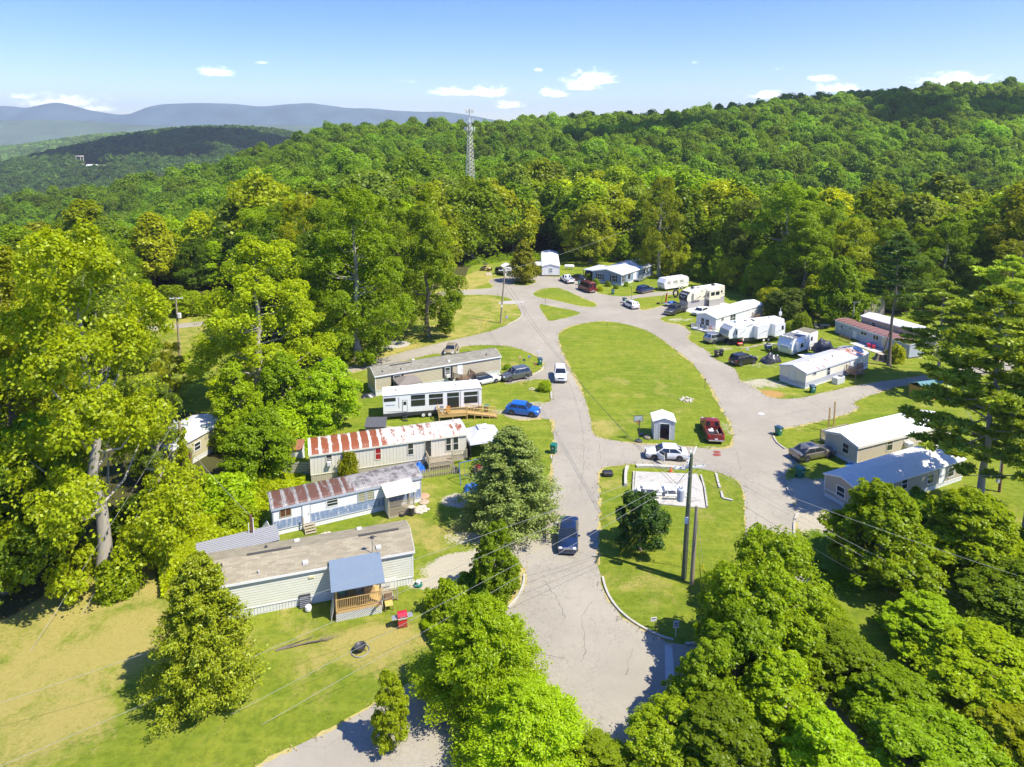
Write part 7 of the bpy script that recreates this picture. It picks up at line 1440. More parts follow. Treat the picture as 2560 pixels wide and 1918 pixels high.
pole('service_pole', 'thin white service post behind the big white fifth-wheel camper', P(1948, 838), 5.0, WHITE, .07, cat='service pole', extra=lambda r: MB().bbox(-.25, -.1, 3.6, .25, .1, 4.3, .03).build('meter_box', WHITE, r))
pole('service_pole', 'grey service pole with a white meter in the far right clearing behind the pine', P(2498, 1230), 4.2, POLER, .12, cat='service pole', extra=lambda r: [MB().bbox(-.4, -.15, 1.0, -.14, .1, 1.7, .02).build('meter_box', INS, r), MB().tube([(-.25, -.1, 1.7), (-.25, -.1, 4)], .04).build('conduit', INS, r)])
# rubbish bins
BGN = plain('bin_green', (.008, .16, .11), .45); BLID = plain('bin_blue_lid', (.03, .07, .14), .45); BDK = plain('bin_dark', (.035, .025, .025), .5)
def wbin(label, px, py, body=BGN, lid=BLID, rz=0.0, s=1.0, tilt=0):
    p = P(px, py); r = thing('rubbish_bin', label, 'rubbish bin', (p.x, p.y, 0), rz, None); r.scale = (s, s, s)
    rg = [[(-a, -b, z), (a, -b, z), (a, b, z), (-a, b, z)] for a, b, z in ((.24, .26, .06), (.28, .32, .55), (.32, .38, 1.0))]; MB().loft(rg, True, False).build('tub', body, r)
    l = MB().bbox(-.34, -.42, 1.002, .34, .40, 1.09, .03).build('lid', lid, r)
    MB().box(-.1, -.352, .62, .1, -.335, .78).build('emblem', LTW, r)
    for s_ in (-.28, .20): m = MB(); m.loft([[(x, .30 + .12 * cos(k * pi / 5), .12 + .12 * sin(k * pi / 5)) for k in range(10)] for x in (s_, s_ + .08)]); m.build('wheel', TYRE, r)
    MB().tube([(-.25, .42, .98), (.25, .42, .98)], .02, 5).build('handle', body, r); return r
for (lb, px, py, bd, ld, rz) in (('green bin with a blue lid at the road corner of the tan trailer lawn', 1350, 912, BGN, BLID, .2), ('all-green bin at the road edge right of the large cedar', 1384, 1133, BGN, BGN, -.4), ('black bin at the road edge below the large cedar', 1360, 1294, BDK, BDK, .1),
        ('green bin with a blue lid in front of the blue house garden', 1532, 736, BGN, BLID, 0), ('green bin behind the white wagon', 1561, 757, BGN, BLID, .5), ('green bin beside the far white pickup', 1448, 712, BGN, BLID, 0), ('left one of two black bins at the road edge across from the big lawn', 1792, 893, BDK, BDK, .3),
        ('right one of two black bins at the road edge across from the big lawn', 1803, 890, BDK, DARKM, -.2), ('green bin with a blue lid at the front corner of the cream trailer', 2031, 982, BGN, BLID, .1), ('green bin with a dark blue lid at the corner of the side road', 1946, 1088, BGN, BLID, .5),
        ('all-green bin on the grass between the two trailers at the right', 2000, 1193, BGN, BGN, .5), ('green bin behind the ramp railing of the park-model camper', 1216, 1034, BGN, BGN, 0)): wbin(lb, px, py, bd, ld, rz)
# concrete pad with its low walls, tables, bucket, cone
PADP = [(1589, 1180), (1744, 1187), (1756, 1215), (1764, 1272), (1650, 1262), (1583, 1258)]
pad_o = resample(poly(PADP), 2, .01, 5)
m, t, b = newmat('pad_concrete'); co = objco(t); c = MIX(t, NOI(t, co, 1.2, 5, .7), (.40, .38, .33), (.54, .52, .46)); c = MIX(t, MA(t, 'MULTIPLY', SS(t, NOI(t, MAPV(t, co, (1, 1, 1), (3, 3, 0)), .9, 7, .75), .53, .68), .75), c, (.13, .12, .11)); t.links.new(c, b.inputs['Base Color']); b.inputs['Roughness'].default_value = .9; bump(t, b, NOI(t, co, 30, 3), .006)
pd = bpy.data.meshes.new('concrete_pad'); n = len(pad_o); pd.from_pydata([(x, y, .09) for x, y in pad_o] + [(x, y, -.05) for x, y in pad_o], [], [tuple(range(n))] + [(i, n + i, n + (i + 1) % n, (i + 1) % n) for i in range(n)]); pd.materials.append(m)
pdo = bpy.data.objects.new('concrete_pad', pd); COL.objects.link(pdo); tag(pdo, 'pale concrete pad with two picnic tables on the near grass island', 'concrete pad')
def strip_wall(name, label, cat, px, h, w, mat, closed=False, brk=None, sm=1):
    pl = [P(a, b_) for a, b_ in px]; pl = [Vector(p) for p in smooth_poly([tuple(p[:2]) for p in pl], sm, closed)] if sm else [Vector(p[:2]) for p in pl]
    m = MB()
    if brk:
        Lh = 0
        for i in range(len(pl) - 1):
            a, b_ = pl[i], pl[i + 1]; d = (b_ - a).length; k = max(1, int(d / brk))
            for j in range(k):
                q0, q1 = a.lerp(b_, j / k), a.lerp(b_, (j + .93) / k); u_ = (q1 - q0).normalized(); s_ = Vector((-u_.y, u_.x)) * w / 2; hh = h * rnd.uniform(.9, 1.1)
                vs = [q0 - s_, q1 - s_, q1 + s_, q0 + s_]; m.add([(v.x, v.y, -.05) for v in vs] + [(v.x, v.y, hh) for v in vs], [(0, 3, 2, 1), (4, 5, 6, 7), (0, 1, 5, 4), (1, 2, 6, 5), (2, 3, 7, 6), (3, 0, 4, 7)])
    else:
        rg = []
        for i, p in enumerate(pl):
            d = (pl[min(i + 1, len(pl) - 1)] - pl[max(i - 1, 0)]).normalized(); s_ = Vector((-d.y, d.x)) * w / 2; rg.append([(p.x - s_.x, p.y - s_.y, -.05), (p.x - s_.x, p.y - s_.y, h), (p.x + s_.x, p.y + s_.y, h), (p.x + s_.x, p.y + s_.y, -.05)])
        m.loft(rg, True, False)
    o = m.build(name, mat); return tag(o, label, cat)
KC = plain('kerb_concrete', (.48, .46, .40), .9, var=.2, scale=2, dirt=(.2, .18, .13), dirtamt=.5)
strip_wall('low_wall', 'low pale block wall at the left end of the concrete pad', 'low wall', [(1564, 1230), (1564, 1180), (1571, 1168)], .35, .28, KC)
strip_wall('low_wall', 'low stained wall along the crossroad side of the concrete pad', 'low wall', [(1574, 1167), (1640, 1167), (1740, 1176)], .22, .5, KC)
for k, (l, pts) in enumerate((('left', [(1585, 1182), (1583, 1215), (1582, 1240)]), ('right', [(1752, 1190), (1762, 1225), (1768, 1270)]))):
    strip_wall('block_edging', l + ' row of small concrete blocks edging the picnic pad', 'edging', pts, .2, .16, KC, brk=.22, sm=0)
strip_wall('stone_edging', 'broken line of pale edging stones right of the picnic pad', 'edging', [(1790, 1185), (1796, 1210), (1800, 1222)], .14, .22, KC, brk=.9, sm=0); strip_wall('stone_edging', 'angled end of the pale edging stones near the right-hand road', 'edging', [(1803, 1230), (1807, 1247), (1833, 1253)], .14, .22, KC, brk=.8, sm=0)
KERBS = (([(1503, 1426), (1513, 1475), (1538, 1518), (1575, 1552), (1612, 1574), (1655, 1595), (1700, 1606)], 'long curved kerb along the lower left of the near grass island'), ([(1310, 1430), (1311, 1455), (1300, 1485), (1284, 1508), (1262, 1530)], 'curved kerb at the road edge by the small young tree'),
         ([(1358, 911), (1358, 924), (1340, 935), (1325, 940)], 'pale kerb by the bin at the tan trailer lawn'), ([(1376, 975), (1378, 990), (1378, 1001)], 'short kerb beside the small roadside bush'), ([(1379, 1130), (1378, 1160)], 'short kerb beside the all-green bin'), ([(1931, 1085), (1938, 1103), (1950, 1115), (1970, 1128)], 'kerb behind the gold-grey sedan, around the bin'),
         ([(1988, 1292), (1984, 1330), (1992, 1365), (2004, 1388)], 'thin pale kerb right of the shaded road'), ([(2002, 1283), (1990, 1290), (1986, 1305)], 'bent top end of the thin kerb near the trailer driveway'), ([(1965, 1215), (1972, 1232), (1985, 1245)], 'short kerb at the driveway of the nearest right-hand trailer'),
         ([(1293, 762), (1303, 778), (1306, 790), (1290, 803), (1255, 818)], 'kerb rounding the far dry lawn corner'), ([(1700, 1611), (1735, 1612), (1765, 1600)], 'kerb at the bottom tip of the near grass island'))
for pts, lb in KERBS: strip_wall('kerb', lb, 'kerb', pts, .13, .16, KC, sm=2)
# dry straw verge along the road edges
def verge():
    r_ = random.Random(5); V = []; Fc = []
    for lp, sg in [(road_o, 1)] + [(l, 1) for l in lawns]:
        n = len(lp); w = .15
        for i in range(n):
            a, b_ = Vector(lp[i]), Vector(lp[(i + 1) % n]); d = (b_ - a)
            if d.length < .05 or a.y < 20: continue
            nn = Vector((-d.y, d.x)).normalized(); w = max(.01, min(.32, w + r_.uniform(-.09, .09))); 
            if r_.random() < .35: continue
            o_ = len(V); k = 4
            for j in range(k + 1):
                p = a.lerp(b_, j / k); w1 = w * r_.uniform(.3, 1.2); V.append((p.x - nn.x * w1, p.y - nn.y * w1, .0075)); w2 = w * r_.uniform(.3, 1.2); V.append((p.x + nn.x * w2, p.y + nn.y * w2, .0075))
            for j in range(k): Fc.append((o_ + 2 * j, o_ + 2 * j + 1, o_ + 2 * j + 3, o_ + 2 * j + 2))
    m = plain('straw', (.42, .35, .12), 1, var=.4, scale=6); me = bpy.data.meshes.new('straw_verge'); me.from_pydata(V, [], Fc); me.materials.append(m); o = bpy.data.objects.new('straw_verge', me); COL.objects.link(o); tag(o, 'dry straw-coloured grass along the road edges', 'dry grass', kind='stuff')
    # standing tufts on the same edges
    V = []; R_ = np.random.RandomState(8); pts = []
    for lp in [road_o] + lawns:
        for i in range(len(lp)):
            if 20 < lp[i][1] < 130: pts += [lp[i]] * 7
    pts = np.array(pts); n = len(pts); pts = pts + R_.normal(size=pts.shape) * .28; C = np.concatenate([pts, .05 + .06 * R_.rand(n, 1)], 1); N = R_.normal(size=(n, 3)) * np.array([1, 1, .2]); U = np.tile([0, 0, 1.], (n, 1)) + R_.normal(size=(n, 3)) * .5
    Vt = leaves(C, N, .07, R_, 3.0, U); o = np_mesh('grass_tufts', Vt, quads(Vt), m); tag(o, 'tufts of dry grass at the road edges', 'grass', kind='stuff')
verge()
def cracks():
    m = MB(); R_ = random.Random(12)
    for px in ([(1497, 1098), (1499, 1130), (1500, 1166)], [(1838, 1118), (1846, 1150), (1854, 1205)], [(1400, 870), (1425, 960), (1455, 1050), (1462, 1150), (1440, 1290)], [(1500, 1480), (1450, 1540), (1470, 1620), (1430, 1700)], [(1330, 1420), (1400, 1500), (1420, 1600)], [(1600, 1600), (1560, 1660), (1580, 1740)], [(1380, 1420), (1470, 1440)], [(1835, 1092), (1915, 1094)], [(2010, 995), (2050, 1020), (2090, 1042)], [(1900, 1050), (1960, 1040), (2060, 1010)],
               [(1600, 800), (1700, 850), (1780, 930)], [(1215, 722), (1290, 720), (1340, 742)], [(1290, 850), (1350, 835), (1385, 845)], [(1420, 805), (1450, 790), (1490, 800)], [(1880, 1260), (1900, 1330), (1890, 1400)], [(1480, 766), (1500, 772), (1512, 776)], [(1430, 1180), (1490, 1178)], [(1340, 1340), (1420, 1400), (1490, 1390)], [(1300, 1600), (1360, 1640), (1470, 1650)]):
        pl = smooth_poly([tuple(P(a, b_)[:2]) for a, b_ in px], 2, False); pl = [Vector(q) + Vector((R_.gauss(0, .06), R_.gauss(0, .06))) for q in resample(pl, .35, .05, 3, False)]
        for i in range(len(pl) - 1):
            d = (pl[i + 1] - pl[i]).normalized(); s_ = Vector((-d.y, d.x)) * R_.uniform(.008, .022); a, b_ = pl[i], pl[i + 1]; m.add([(a.x - s_.x, a.y - s_.y, .0085), (b_.x - s_.x, b_.y - s_.y, .0085), (b_.x + s_.x, b_.y + s_.y, .0085), (a.x + s_.x, a.y + s_.y, .0085)], [(0, 1, 2, 3)])
    tag(m.build('road_cracks', plain('crack_dark', (.12, .115, .09), .95)), None, kind='structure')
cracks()
# rough weeds left of the trailers
def weeds(name, label, pxp, n, h, tint, sd):
    R_ = np.random.RandomState(sd); pl = poly(pxp); xs = [p[0] for p in pl]; ys = [p[1] for p in pl]; X = R_.uniform(min(xs), max(xs), n * 3); Y = R_.uniform(min(ys), max(ys), n * 3); k = pip(X, Y, pl); X, Y = X[k][:n], Y[k][:n]; c = np.sin(X * 1.3) * np.cos(Y * 1.1) * .5 + .6 + .4 * np.sin(X * .5 + Y * .7); n = len(X)
    Z = R_.rand(n) * h * np.clip(c, .12, 1.2) + terrain(X, Y); Vt = leaves(np.stack([X, Y, Z], 1), R_.normal(size=(n, 3)) + [0, 0, 1], .2, R_, 1.6); o = np_mesh(name, Vt, quads(Vt), LEAF); o.color = (*tint, 1); tag(o, label, 'weeds', kind='stuff')
weeds('undergrowth', 'tangle of low green weeds between the dry field and the trailers', [(405, 1500), (395, 1400), (440, 1330), (500, 1290), (560, 1250), (620, 1200), (700, 1160), (765, 1160), (760, 1240), (680, 1250), (640, 1330), (600, 1370), (500, 1410), (440, 1440)], 60000, 1.0, YG, 1)
weeds('undergrowth', 'low green weeds under the trees left of the rusty-roofed trailers', [(560, 1210), (640, 1130), (700, 1060), (800, 1010), (850, 1070), (770, 1120), (740, 1180), (660, 1240)], 40000, .9, BG, 2)
weeds('undergrowth', 'leafy scrub along the front lawn edge above the vine-hung tree', [(1050, 1560), (1110, 1510), (1190, 1480), (1270, 1500), (1240, 1560), (1180, 1600), (1100, 1640)], 14000, .8, BG, 3)
weeds('undergrowth', 'shrubby undergrowth at the foot of the far woods', [(1160, 668), (1290, 650), (1440, 652), (1500, 654), (1650, 664), (1700, 694), (1830, 724), (1960, 764), (1960, 750), (1830, 708), (1700, 680), (1650, 654), (1500, 646), (1440, 645), (1290, 643), (1160, 660)], 60000, 2.2, MG, 4)
# picnic tables
def picnic(name, label, px, py, rz, mat, cat='picnic table'):
    p = P(px, py, .09); r = thing(name, label, cat, p, rz); MB().bbox(-.85, -.62, .70, .85, .62, .77, .02).build('table_top', mat, r)
    for s_ in (-1, 1): MB().bbox(-.9, s_ * 1.0 - .16, .42, .9, s_ * 1.0 + .16, .48, .015).build('bench', mat, r)
    for s_ in (-1, 1): MB().bbox(s_ * 1.2 - .15, -.5, .42, s_ * 1.2 + .15, .5, .48, .015).build('bench', mat, r)
    for x in (-.6, .6):
        m = MB(); m.tube([(x, -1.0, .42), (x, -.3, .70)], .03, 5); m.tube([(x, 1.0, .42), (x, .3, .7)], .03, 5); m.tube([(x, -1.02, 0), (x, -1.02, .42)], .035, 5); m.tube([(x, 1.02, 0), (x, 1.02, .42)], .035, 5); m.tube([(x, 0, 0), (x, 0, .7)], .04, 5); m.build('leg_frame', mat, r)
    for s_ in (-1, 1): m = MB(); m.tube([(s_ * 1.2, 0, 0), (s_ * 1.2, 0, .42)], .035, 5); m.tube([(s_ * 1.2, 0, .4), (s_ * .6, 0, .68)], .03, 5); m.build('leg_frame', mat, r)
picnic('picnic_table', 'left white picnic table on the concrete pad, partly behind the dark shrub', 1627, 1233, -.05, WHITE)
picnic('picnic_table', 'right white picnic table on the concrete pad, near the twin poles', 1681, 1236, -.05, WHITE)
# basketball hoop seen from behind
p = P(1597, 1104); r = thing('basketball_hoop', 'black basketball hoop on a post left of the small white shed', 'basketball hoop', p, .1)
MB().lathe([(.02, 0), (.42, 0), (.42, .16), (.3, .22), (.05, .24)], n=14).build('base', plain('hoop_base', (.06, .065, .07)), r); MB().tube([(0, 0, .2), (0, 0, 2.6)], .05).build('pole', DARKM, r)
m = MB(); [m.tube([(0, 0, z), (s_ * .3, .4, z + .35)], .02) for z in (2.0, 2.35) for s_ in (-1, 1)]; m.build('arms', DARKM, r)
m = MB(); m.box(-.55, .40, 2.25, .55, .43, 2.30); m.box(-.55, .40, 2.95, .55, .43, 3.0); m.box(-.55, .40, 2.31, -.50, .43, 2.94); m.box(.50, .40, 2.31, .55, .43, 2.94); m.build('backboard_frame', DARKM, r); MB().box(-.5, .41, 2.31, .5, .42, 2.94).build('backboard', glass('clear_board', (.35, .40, .36), .2), r)
m = MB(); m.tube([(.23 * cos(k * pi / 6), .68 + .23 * sin(k * pi / 6), 2.35) for k in range(13)], .015, 5, False); m.build('rim', plain('hoop_orange', (.7, .12, .02)), r); MB().box(-.16, .36, 2.1, .16, .40, 2.28).build('bracket', plain('hoop_orange', (.7, .12, .02)), r)
for k, (px, py, s_, lb) in enumerate(((1618, 1096, .42, 'larger stone lying between the basketball hoop and the white shed'), (1604, 1087, .3, 'dark lump beside the basketball hoop post'))):
    q = P(px, py); R_ = random.Random(k); o = MB().lathe([(.05, 0), (s_, .02), (s_ * 1.05, s_ * .35), (s_ * .8, s_ * .62), (.05, s_ * .7)], n=9).build('boulder', plain('brown_stone', (.22, .18, .14), .95, var=.4)); o.location = q; tag(o, lb, 'stone')
# stone rings, tyres, small things
def stones(name, label, cat, px, py, r0, n, s_, mat, z=0, fill=None):
    p = P(px, py); r = thing(name, label, cat, p, 0); R_ = random.Random(px)
    for i in range(n):
        a = i * 2 * pi / n; rr = r0 * R_.uniform(.85, 1.1) if not fill else r0 * sqrt(R_.random()); m = MB(); q = s_ * R_.uniform(.7, 1.2); m.bbox(rr * cos(a) - q, rr * sin(a) - q * .8, -.02, rr * cos(a) + q, rr * sin(a) + q * .8, q * 1.1, q * .45); m.build('stone', mat, r)
    return r
PST = plain('pale_stone', (.52, .47, .38), .9, var=.35, scale=5)
stones('fire_ring', 'ring of pale stones around ashes on the grass between the two nearest left trailers', 'fire pit', 811, 1344, .55, 11, .17, PST); stones('stone_heap', 'flat heap of pale stones on the big lawn', 'stone heap', 1717, 1000, .95, 34, .14, PST, fill=1)
stones('stone_heap', 'heap of pale stones on the grass right of the lattice porch', 'stone heap', 1052, 1276, .7, 22, .19, PST, fill=1); stones('flower_bed', 'small clump of stones and flowers on the lawn left of the roadside bush', 'flower bed', 1330, 973, .5, 8, .1, PST, fill=1)
def tyre_lying(label, px, py, r_=.36, flat=True, z=0):
    p = P(px, py); m = MB(); n = 16; prof = [(r_ * .58, 0), (r_ * .9, 0), (r_, .06), (r_, .16), (r_ * .9, .22), (r_ * .58, .22)]
    o = m.loft([[(a * cos(2 * pi * k / n), a * sin(2 * pi * k / n), zz) for k in range(n)] for a, zz in prof] + [[(prof[0][0] * cos(2 * pi * k / n), prof[0][0] * sin(2 * pi * k / n), 0) for k in range(n)]], False).build('tyre', TYRE); o.location = p + Vector((0, 0, z))
    if not flat: o.rotation_euler = (RAD(82), 0, .6); o.location.z = r_
    return tag(o, label, 'tyre')
tyre_lying('old tyre lying on the grass below the lattice porch', 1005, 1288); tyre_lying('very large tractor tyre standing left of the cream fifth-wheel camper', 1688, 744, .95, False); tyre_lying('small black tyre on the grass near the red swing frame', 1646, 760, .4)
p = P(1519, 1189); o = MB().bbox(-.55, -.4, 0, .55, .4, .5, .12).build('storage_box', BLACK); o.location = p; tag(o, 'small black box on worn grass at the top left of the near grass island', 'box')
p = P(901, 1628); r = thing('fire_pit', 'dark metal fire bowl inside a wire ring on the front lawn', 'fire pit', p, 0); MB().lathe([(.05, .12), (.3, .18), (.4, .42), (.42, .44), (.36, .42), (.26, .26), (.05, .22)], n=16).build('bowl', DARKM, r); m = MB(); m.tube([(.62 * cos(k * pi / 9), .62 * sin(k * pi / 9), .05) for k in range(19)], .03, 5, False); m.build('ring', GREYM, r)
for k in range(3): a = k * 2.1; MB().tube([(.2 * cos(a), .2 * sin(a), .2), (.42 * cos(a), .42 * sin(a), 0)], .025, 5).build('leg', DARKM, r)
p = P(1057, 1278); r = thing('rubbish_can', 'dark can with a pale lid at the corner of the lattice porch', 'can', P(1029, 1288), 0); MB().lathe([(.24, 0), (.28, .8), (.02, .82)], n=14).build('can', BLACK, r); MB().lathe([(.3, .822), (.3, .86), (.02, .9)], n=14).build('lid', PST, r)
for (px, py, rr, c_, lb) in ((1059, 1242, .6, (.45, .28, .16), 'round rusty tray on the grass right of the blue and white trailer'), (1060, 1257, .5, (.42, .33, .22), 'worn round bare plate on the grass below the rusty tray'), (845, 1537, .38, (.22, .24, .10), 'round green cushion against the white skirting of the nearest trailer')):
    o = MB().lathe([(.02, 0), (rr * .95, 0), (rr, .1), (rr * .8, .16), (.02, .12)], n=18).build('round_tray', plain('tray%d' % int(px + py), c_, .8)); o.location = P(px, py); tag(o, lb, 'tray' if 'tray' in lb else ('cushion' if 'cushion' in lb else 'plate'))
p = P(771, 1528); r = thing('propane_tank', 'small white gas tank with a dark cover leaning on the skirting behind it', 'gas tank', p, 0); MB().lathe([(.02, .05), (.22, .08), (.26, .25), (.22, .42), (.05, .48), (.05, .55), (.02, .55)], n=14).build('tank', WHITE, r)
r = thing('dark_screen', 'dark slatted panel leaning on the white skirting left of the blue-roofed porch', 'panel', world(h1.root, (7.75, -.35, 0)), h1.root.rotation_euler.z); o = MB().bbox(-.42, 0, 0, .42, .05, 1.0, .02).build('panel_frame', DARKM, r); o.rotation_euler = (-.28, 0, 0); o2 = MB(); [o2.box(-.36, -.02, .12 + .13 * k, .36, -.004, .16 + .13 * k) for k in range(6)]; o2 = o2.build('slats', GREYM, r); o2.rotation_euler = (-.28, 0, 0)
r = thing('leaning_panel', 'pale board leaning on the left side of the blue-roofed porch', 'board', world(h1.root, (9.55, -1.8, 0)), h1.root.rotation_euler.z); o = MB().box(-.02, -.6, 0, .03, .6, 1.3).build('board', PST, r); o.rotation_euler = (0, .2, 0)
# gas barbecue
r = thing('barbecue', 'bright red gas barbecue with two side shelves right of the blue-roofed porch', 'barbecue', P(1006, 1565), h1.root.rotation_euler.z); RD = paint('barbecue_red', (.55, .012, .03), .1, .25)
MB().bbox(-.33, -.26, .08, .33, .26, .66, .02).build('cabinet', RD, r); MB().bbox(-.34, -.3, .662, .34, .27, .80, .02).build('control_panel', RIM, r); MB().prism([(-.28, .802), (-.28, .95), (-.1, 1.12), (.15, 1.12), (.27, .95), (.27, .802)], -.34, .34, 'x').build('hood', RD, r)
for s_ in (-1, 1): MB().bbox(min(s_ * .36, s_ * .75), -.24, .76, max(s_ * .36, s_ * .75), .24, .80, .01).build('side_shelf', GREYM, r); MB().box(s_ * .3 - .03, -.22, 0, s_ * .3 + .03, .22, .08).build('foot', DARKM, r)
MB().tube([(-.2, -.3, .92), (.2, -.3, .92)], .02).build('handle', RIM, r)
r = thing('green_tub', 'green tub with a white bucket at the right end of the nearest trailer', 'tub', world(h1.root, (16.3, -.35, 0)), 0); MB().lathe([(.3, 0), (.34, .18), (.02, .18)], n=12).build('tub', BGN, r); MB().lathe([(.15, .182), (.18, .42), (.02, .42)], n=12).build('bucket', WHITE, r)
r = thing('blue_chair', 'yellow-seated garden chair beside the porch flag', 'chair', world(h1.root, (13.75, -2.3, 0)), h1.root.rotation_euler.z); CH_ = plain('yellow_cushion', (.50, .42, .12)); MB().bbox(-.3, -.3, .4, .3, .3, .5, .03).build('seat', CH_, r); MB().bbox(-.3, .28, .45, .3, .36, 1.1, .03).build('backrest', WOODB, r)
for (a_, b_) in ((-.27, -.27), (.27, -.27), (-.27, .3), (.27, .3)): MB().box(a_ - .025, b_ - .025, 0, a_ + .025, b_ + .025, .42).build('leg', WOODB, r)
# fallen branch
p = P(745, 1612); r = thing('fallen_branch', 'long bare dead branch lying on the front lawn', 'branch', P(690, 1628), 0); R_ = random.Random(3); q = P(845, 1598) - P(690, 1628)
m = MB(); pts = [Vector((0, 0, .05)), q * .3 + Vector((0, .05, .1)), q * .6 + Vector((0, .1, .12)), q * .85 + Vector((0, 0, .1))]; m.tube(pts, [.07, .055, .04, .02], 6)
for k in range(16):
    a = pts[1].lerp(pts[3], R_.random()); b = a + Vector((R_.uniform(.3, 1.2), R_.uniform(-.3, .8), R_.uniform(0, .3))); m.tube([a, b], [.02, .006], 4)
m.tube([Vector((.1, .1, .05)), q * .55 + Vector((0, .6, .15))], [.05, .015], 5); m.build('bough', BARK, r)
# signs
SGN = plain('sign_white', (.72, .72, .72), .4)
def sign(label, px, py, h, w, hh, rz, tilt=0, marks=2, pm_=WHITE, plate=SGN):
    p = P(px, py); r = thing('sign', label, 'sign', p, rz); MB().tube([(0, 0, -.1), (tilt, 0, h)], .03, 6).build('post', pm_, r); MB().bbox(tilt - w / 2, -.035, h - hh, tilt + w / 2, -.02 + .01, h, .008).build('sign_plate', plate, r)
    m = MB(); [m.box(tilt - w * .3, -.042, h - hh * (.3 + .3 * k) - .03, tilt + w * .3, -.036, h - hh * (.3 + .3 * k) + .03) for k in range(marks)]; m.build('lettering', BLACK, r); return r
sign('white sign on a white post at the bottom tip of the near grass island', 1689, 1592, 1.25, .42, .55, .1, marks=2); sign('small tilted white sign left of the white-posted one', 1643, 1570, .9, .45, .32, .2, -.3, marks=1, pm_=WOODB)
sign('small blue-grey square sign by the far utility pole', 1267, 806, 1.3, .5, .5, 0, marks=0, pm_=GREYM, plate=INS); sign('small diamond-like sign between the black car and the tarp-covered cart', 1868, 888, 1.3, .5, .5, .3, marks=0, pm_=GREYM, plate=INS)
for (px, py, h, lb) in ((1233, 702, 1.6, 'thin marker post on the far left grass by the shaded tarmac'), (1263, 806, 2.0, 'thin brown marker post beside the far utility pole'), (1245, 746, .8, 'short dark stub on the dry lawn left of the far road'), (1363, 761, 1.0, 'thin post at the tip of the triangular lawn'), (1518, 815, .9, 'white-topped post at the top of the big lawn'), (1762, 970, 1.2, 'thin post at the right edge of the big lawn'), (1578, 755, 3.6, 'tall thin black lamp post beside the white wagon')):
    q = P(px, py); r = thing('marker_post', lb, 'post', q); MB().tube([(0, 0, 0), (0, 0, h)], .035, 6).build('shaft', BLACK if 'lamp' in lb else WOODB, r); MB().bbox(-.08, -.08, h - .02, .08, .08, h + .14, .02).build('cap', WHITE if 'white' in lb else DARKM, r)
p = P(1677, 1181); r = thing('traffic_cone', 'small orange cone on the edge of the picnic pad', 'traffic cone', (p.x, p.y, .09)); MB().cyl(0, 0, .03, .55, .14, 12, .03).build('cone', plain('cone_orange', (.8, .12, .02)), r); MB().box(-.18, -.18, 0, .18, .18, .03).build('foot', plain('cone_orange', (.8, .12, .02)), r)
# canopy, swing frame, playhouse bits beside the rusty-roofed trailer
r = thing('gazebo', 'grey-white pop-up canopy between the rusty-roofed trailer and the large cedar', 'canopy', world(h3.root, (18.6, 1.3, 0)), h3.root.rotation_euler.z); CV = plain('canopy_cloth', (.62, .63, .66), .7)
m = MB(); rg = [[(-a, -a, z), (a, -a, z), (a, a, z), (-a, a, z)] for a, z in ((1.95, 1.85), (1.9, 2.1), (.45, 2.95))]; m.loft(rg, True, False); m.build('canopy_top', CV, r); MB().loft([[(-a, -a, z), (a, -a, z), (a, a, z), (-a, a, z)] for a, z in ((.6, 3.0), (.05, 3.25))], True, False).build('vent_cap', CV, r)
for x in (-1.85, 1.85):
    for y in (-1.85, 1.85): MB().tube([(x, y, 0), (x, y, 1.9)], .04).build('post', BLACK, r)
for (a_, b_, c_, d_) in ((-1.8, 1.8, 1.8, 1.84), (-1.84, -1.8, -1.8, 1.8)): MB().box(a_, b_, .1, c_, d_, 1.85).build('side_curtain', BLACK, r)
sw = thing('swing_frame', 'blue and cream swing frame left of the large cedar', 'swing', world(h3.root, (15.9, -4.3, 0)), h3.root.rotation_euler.z + .15); SB = plain('swing_blue', (.05, .14, .35), .4); SC = plain('swing_cream', (.6, .56, .38), .5)
m = MB(); m.tube([(-1.4, 0, 2.0), (1.4, 0, 2.0)], .045); m.build('top_bar', SB, sw)
for x in (-1.4, 1.4):
    for y in (-.9, .9): MB().tube([(x, 0, 2.0), (x + .2 * (x > 0) - .2 * (x < 0), y, 0)], .04).build('leg', SC if y > 0 else SB, sw)
for x in (-.6, .5): m = MB(); m.tube([(x - .2, 0, 2), (x - .2, 0, .5)], .012, 4); m.tube([(x + .2, 0, 2), (x + .2, 0, .5)], .012, 4); m.bbox(x - .22, -.1, .46, x + .22, .1, .5, .01); m.build('swing_seat', SB, sw)
r = thing('toy_playhouse', 'brown toy table with a red top under the swing frame', 'toy', world(h3.root, (16.9, -3.1, 0)), 0); MB().lathe([(.55, 0), (.6, .3), (.5, .55), (.02, .55)], n=10).build('base', plain('brown_plastic', (.35, .20, .12)), r); MB().lathe([(.28, .56), (.28, .7), (.02, .72)], n=10).build('top', plain('red_plastic', (.6, .03, .05)), r)
crumple('covered_trailer', 'small cart with dark and white bags right of the swing frame', 'cart', 1.0, .6, .8, BT, world(h3.root, (18.9, -3.3, 0)), .3, 12, 10); crumple('black_bag', 'black bag slumped against the end of the picket fence', 'bag', .45, .4, .7, BLACK, world(h3.root, (14.6, -2.4, 0)), 0, 6, 8)
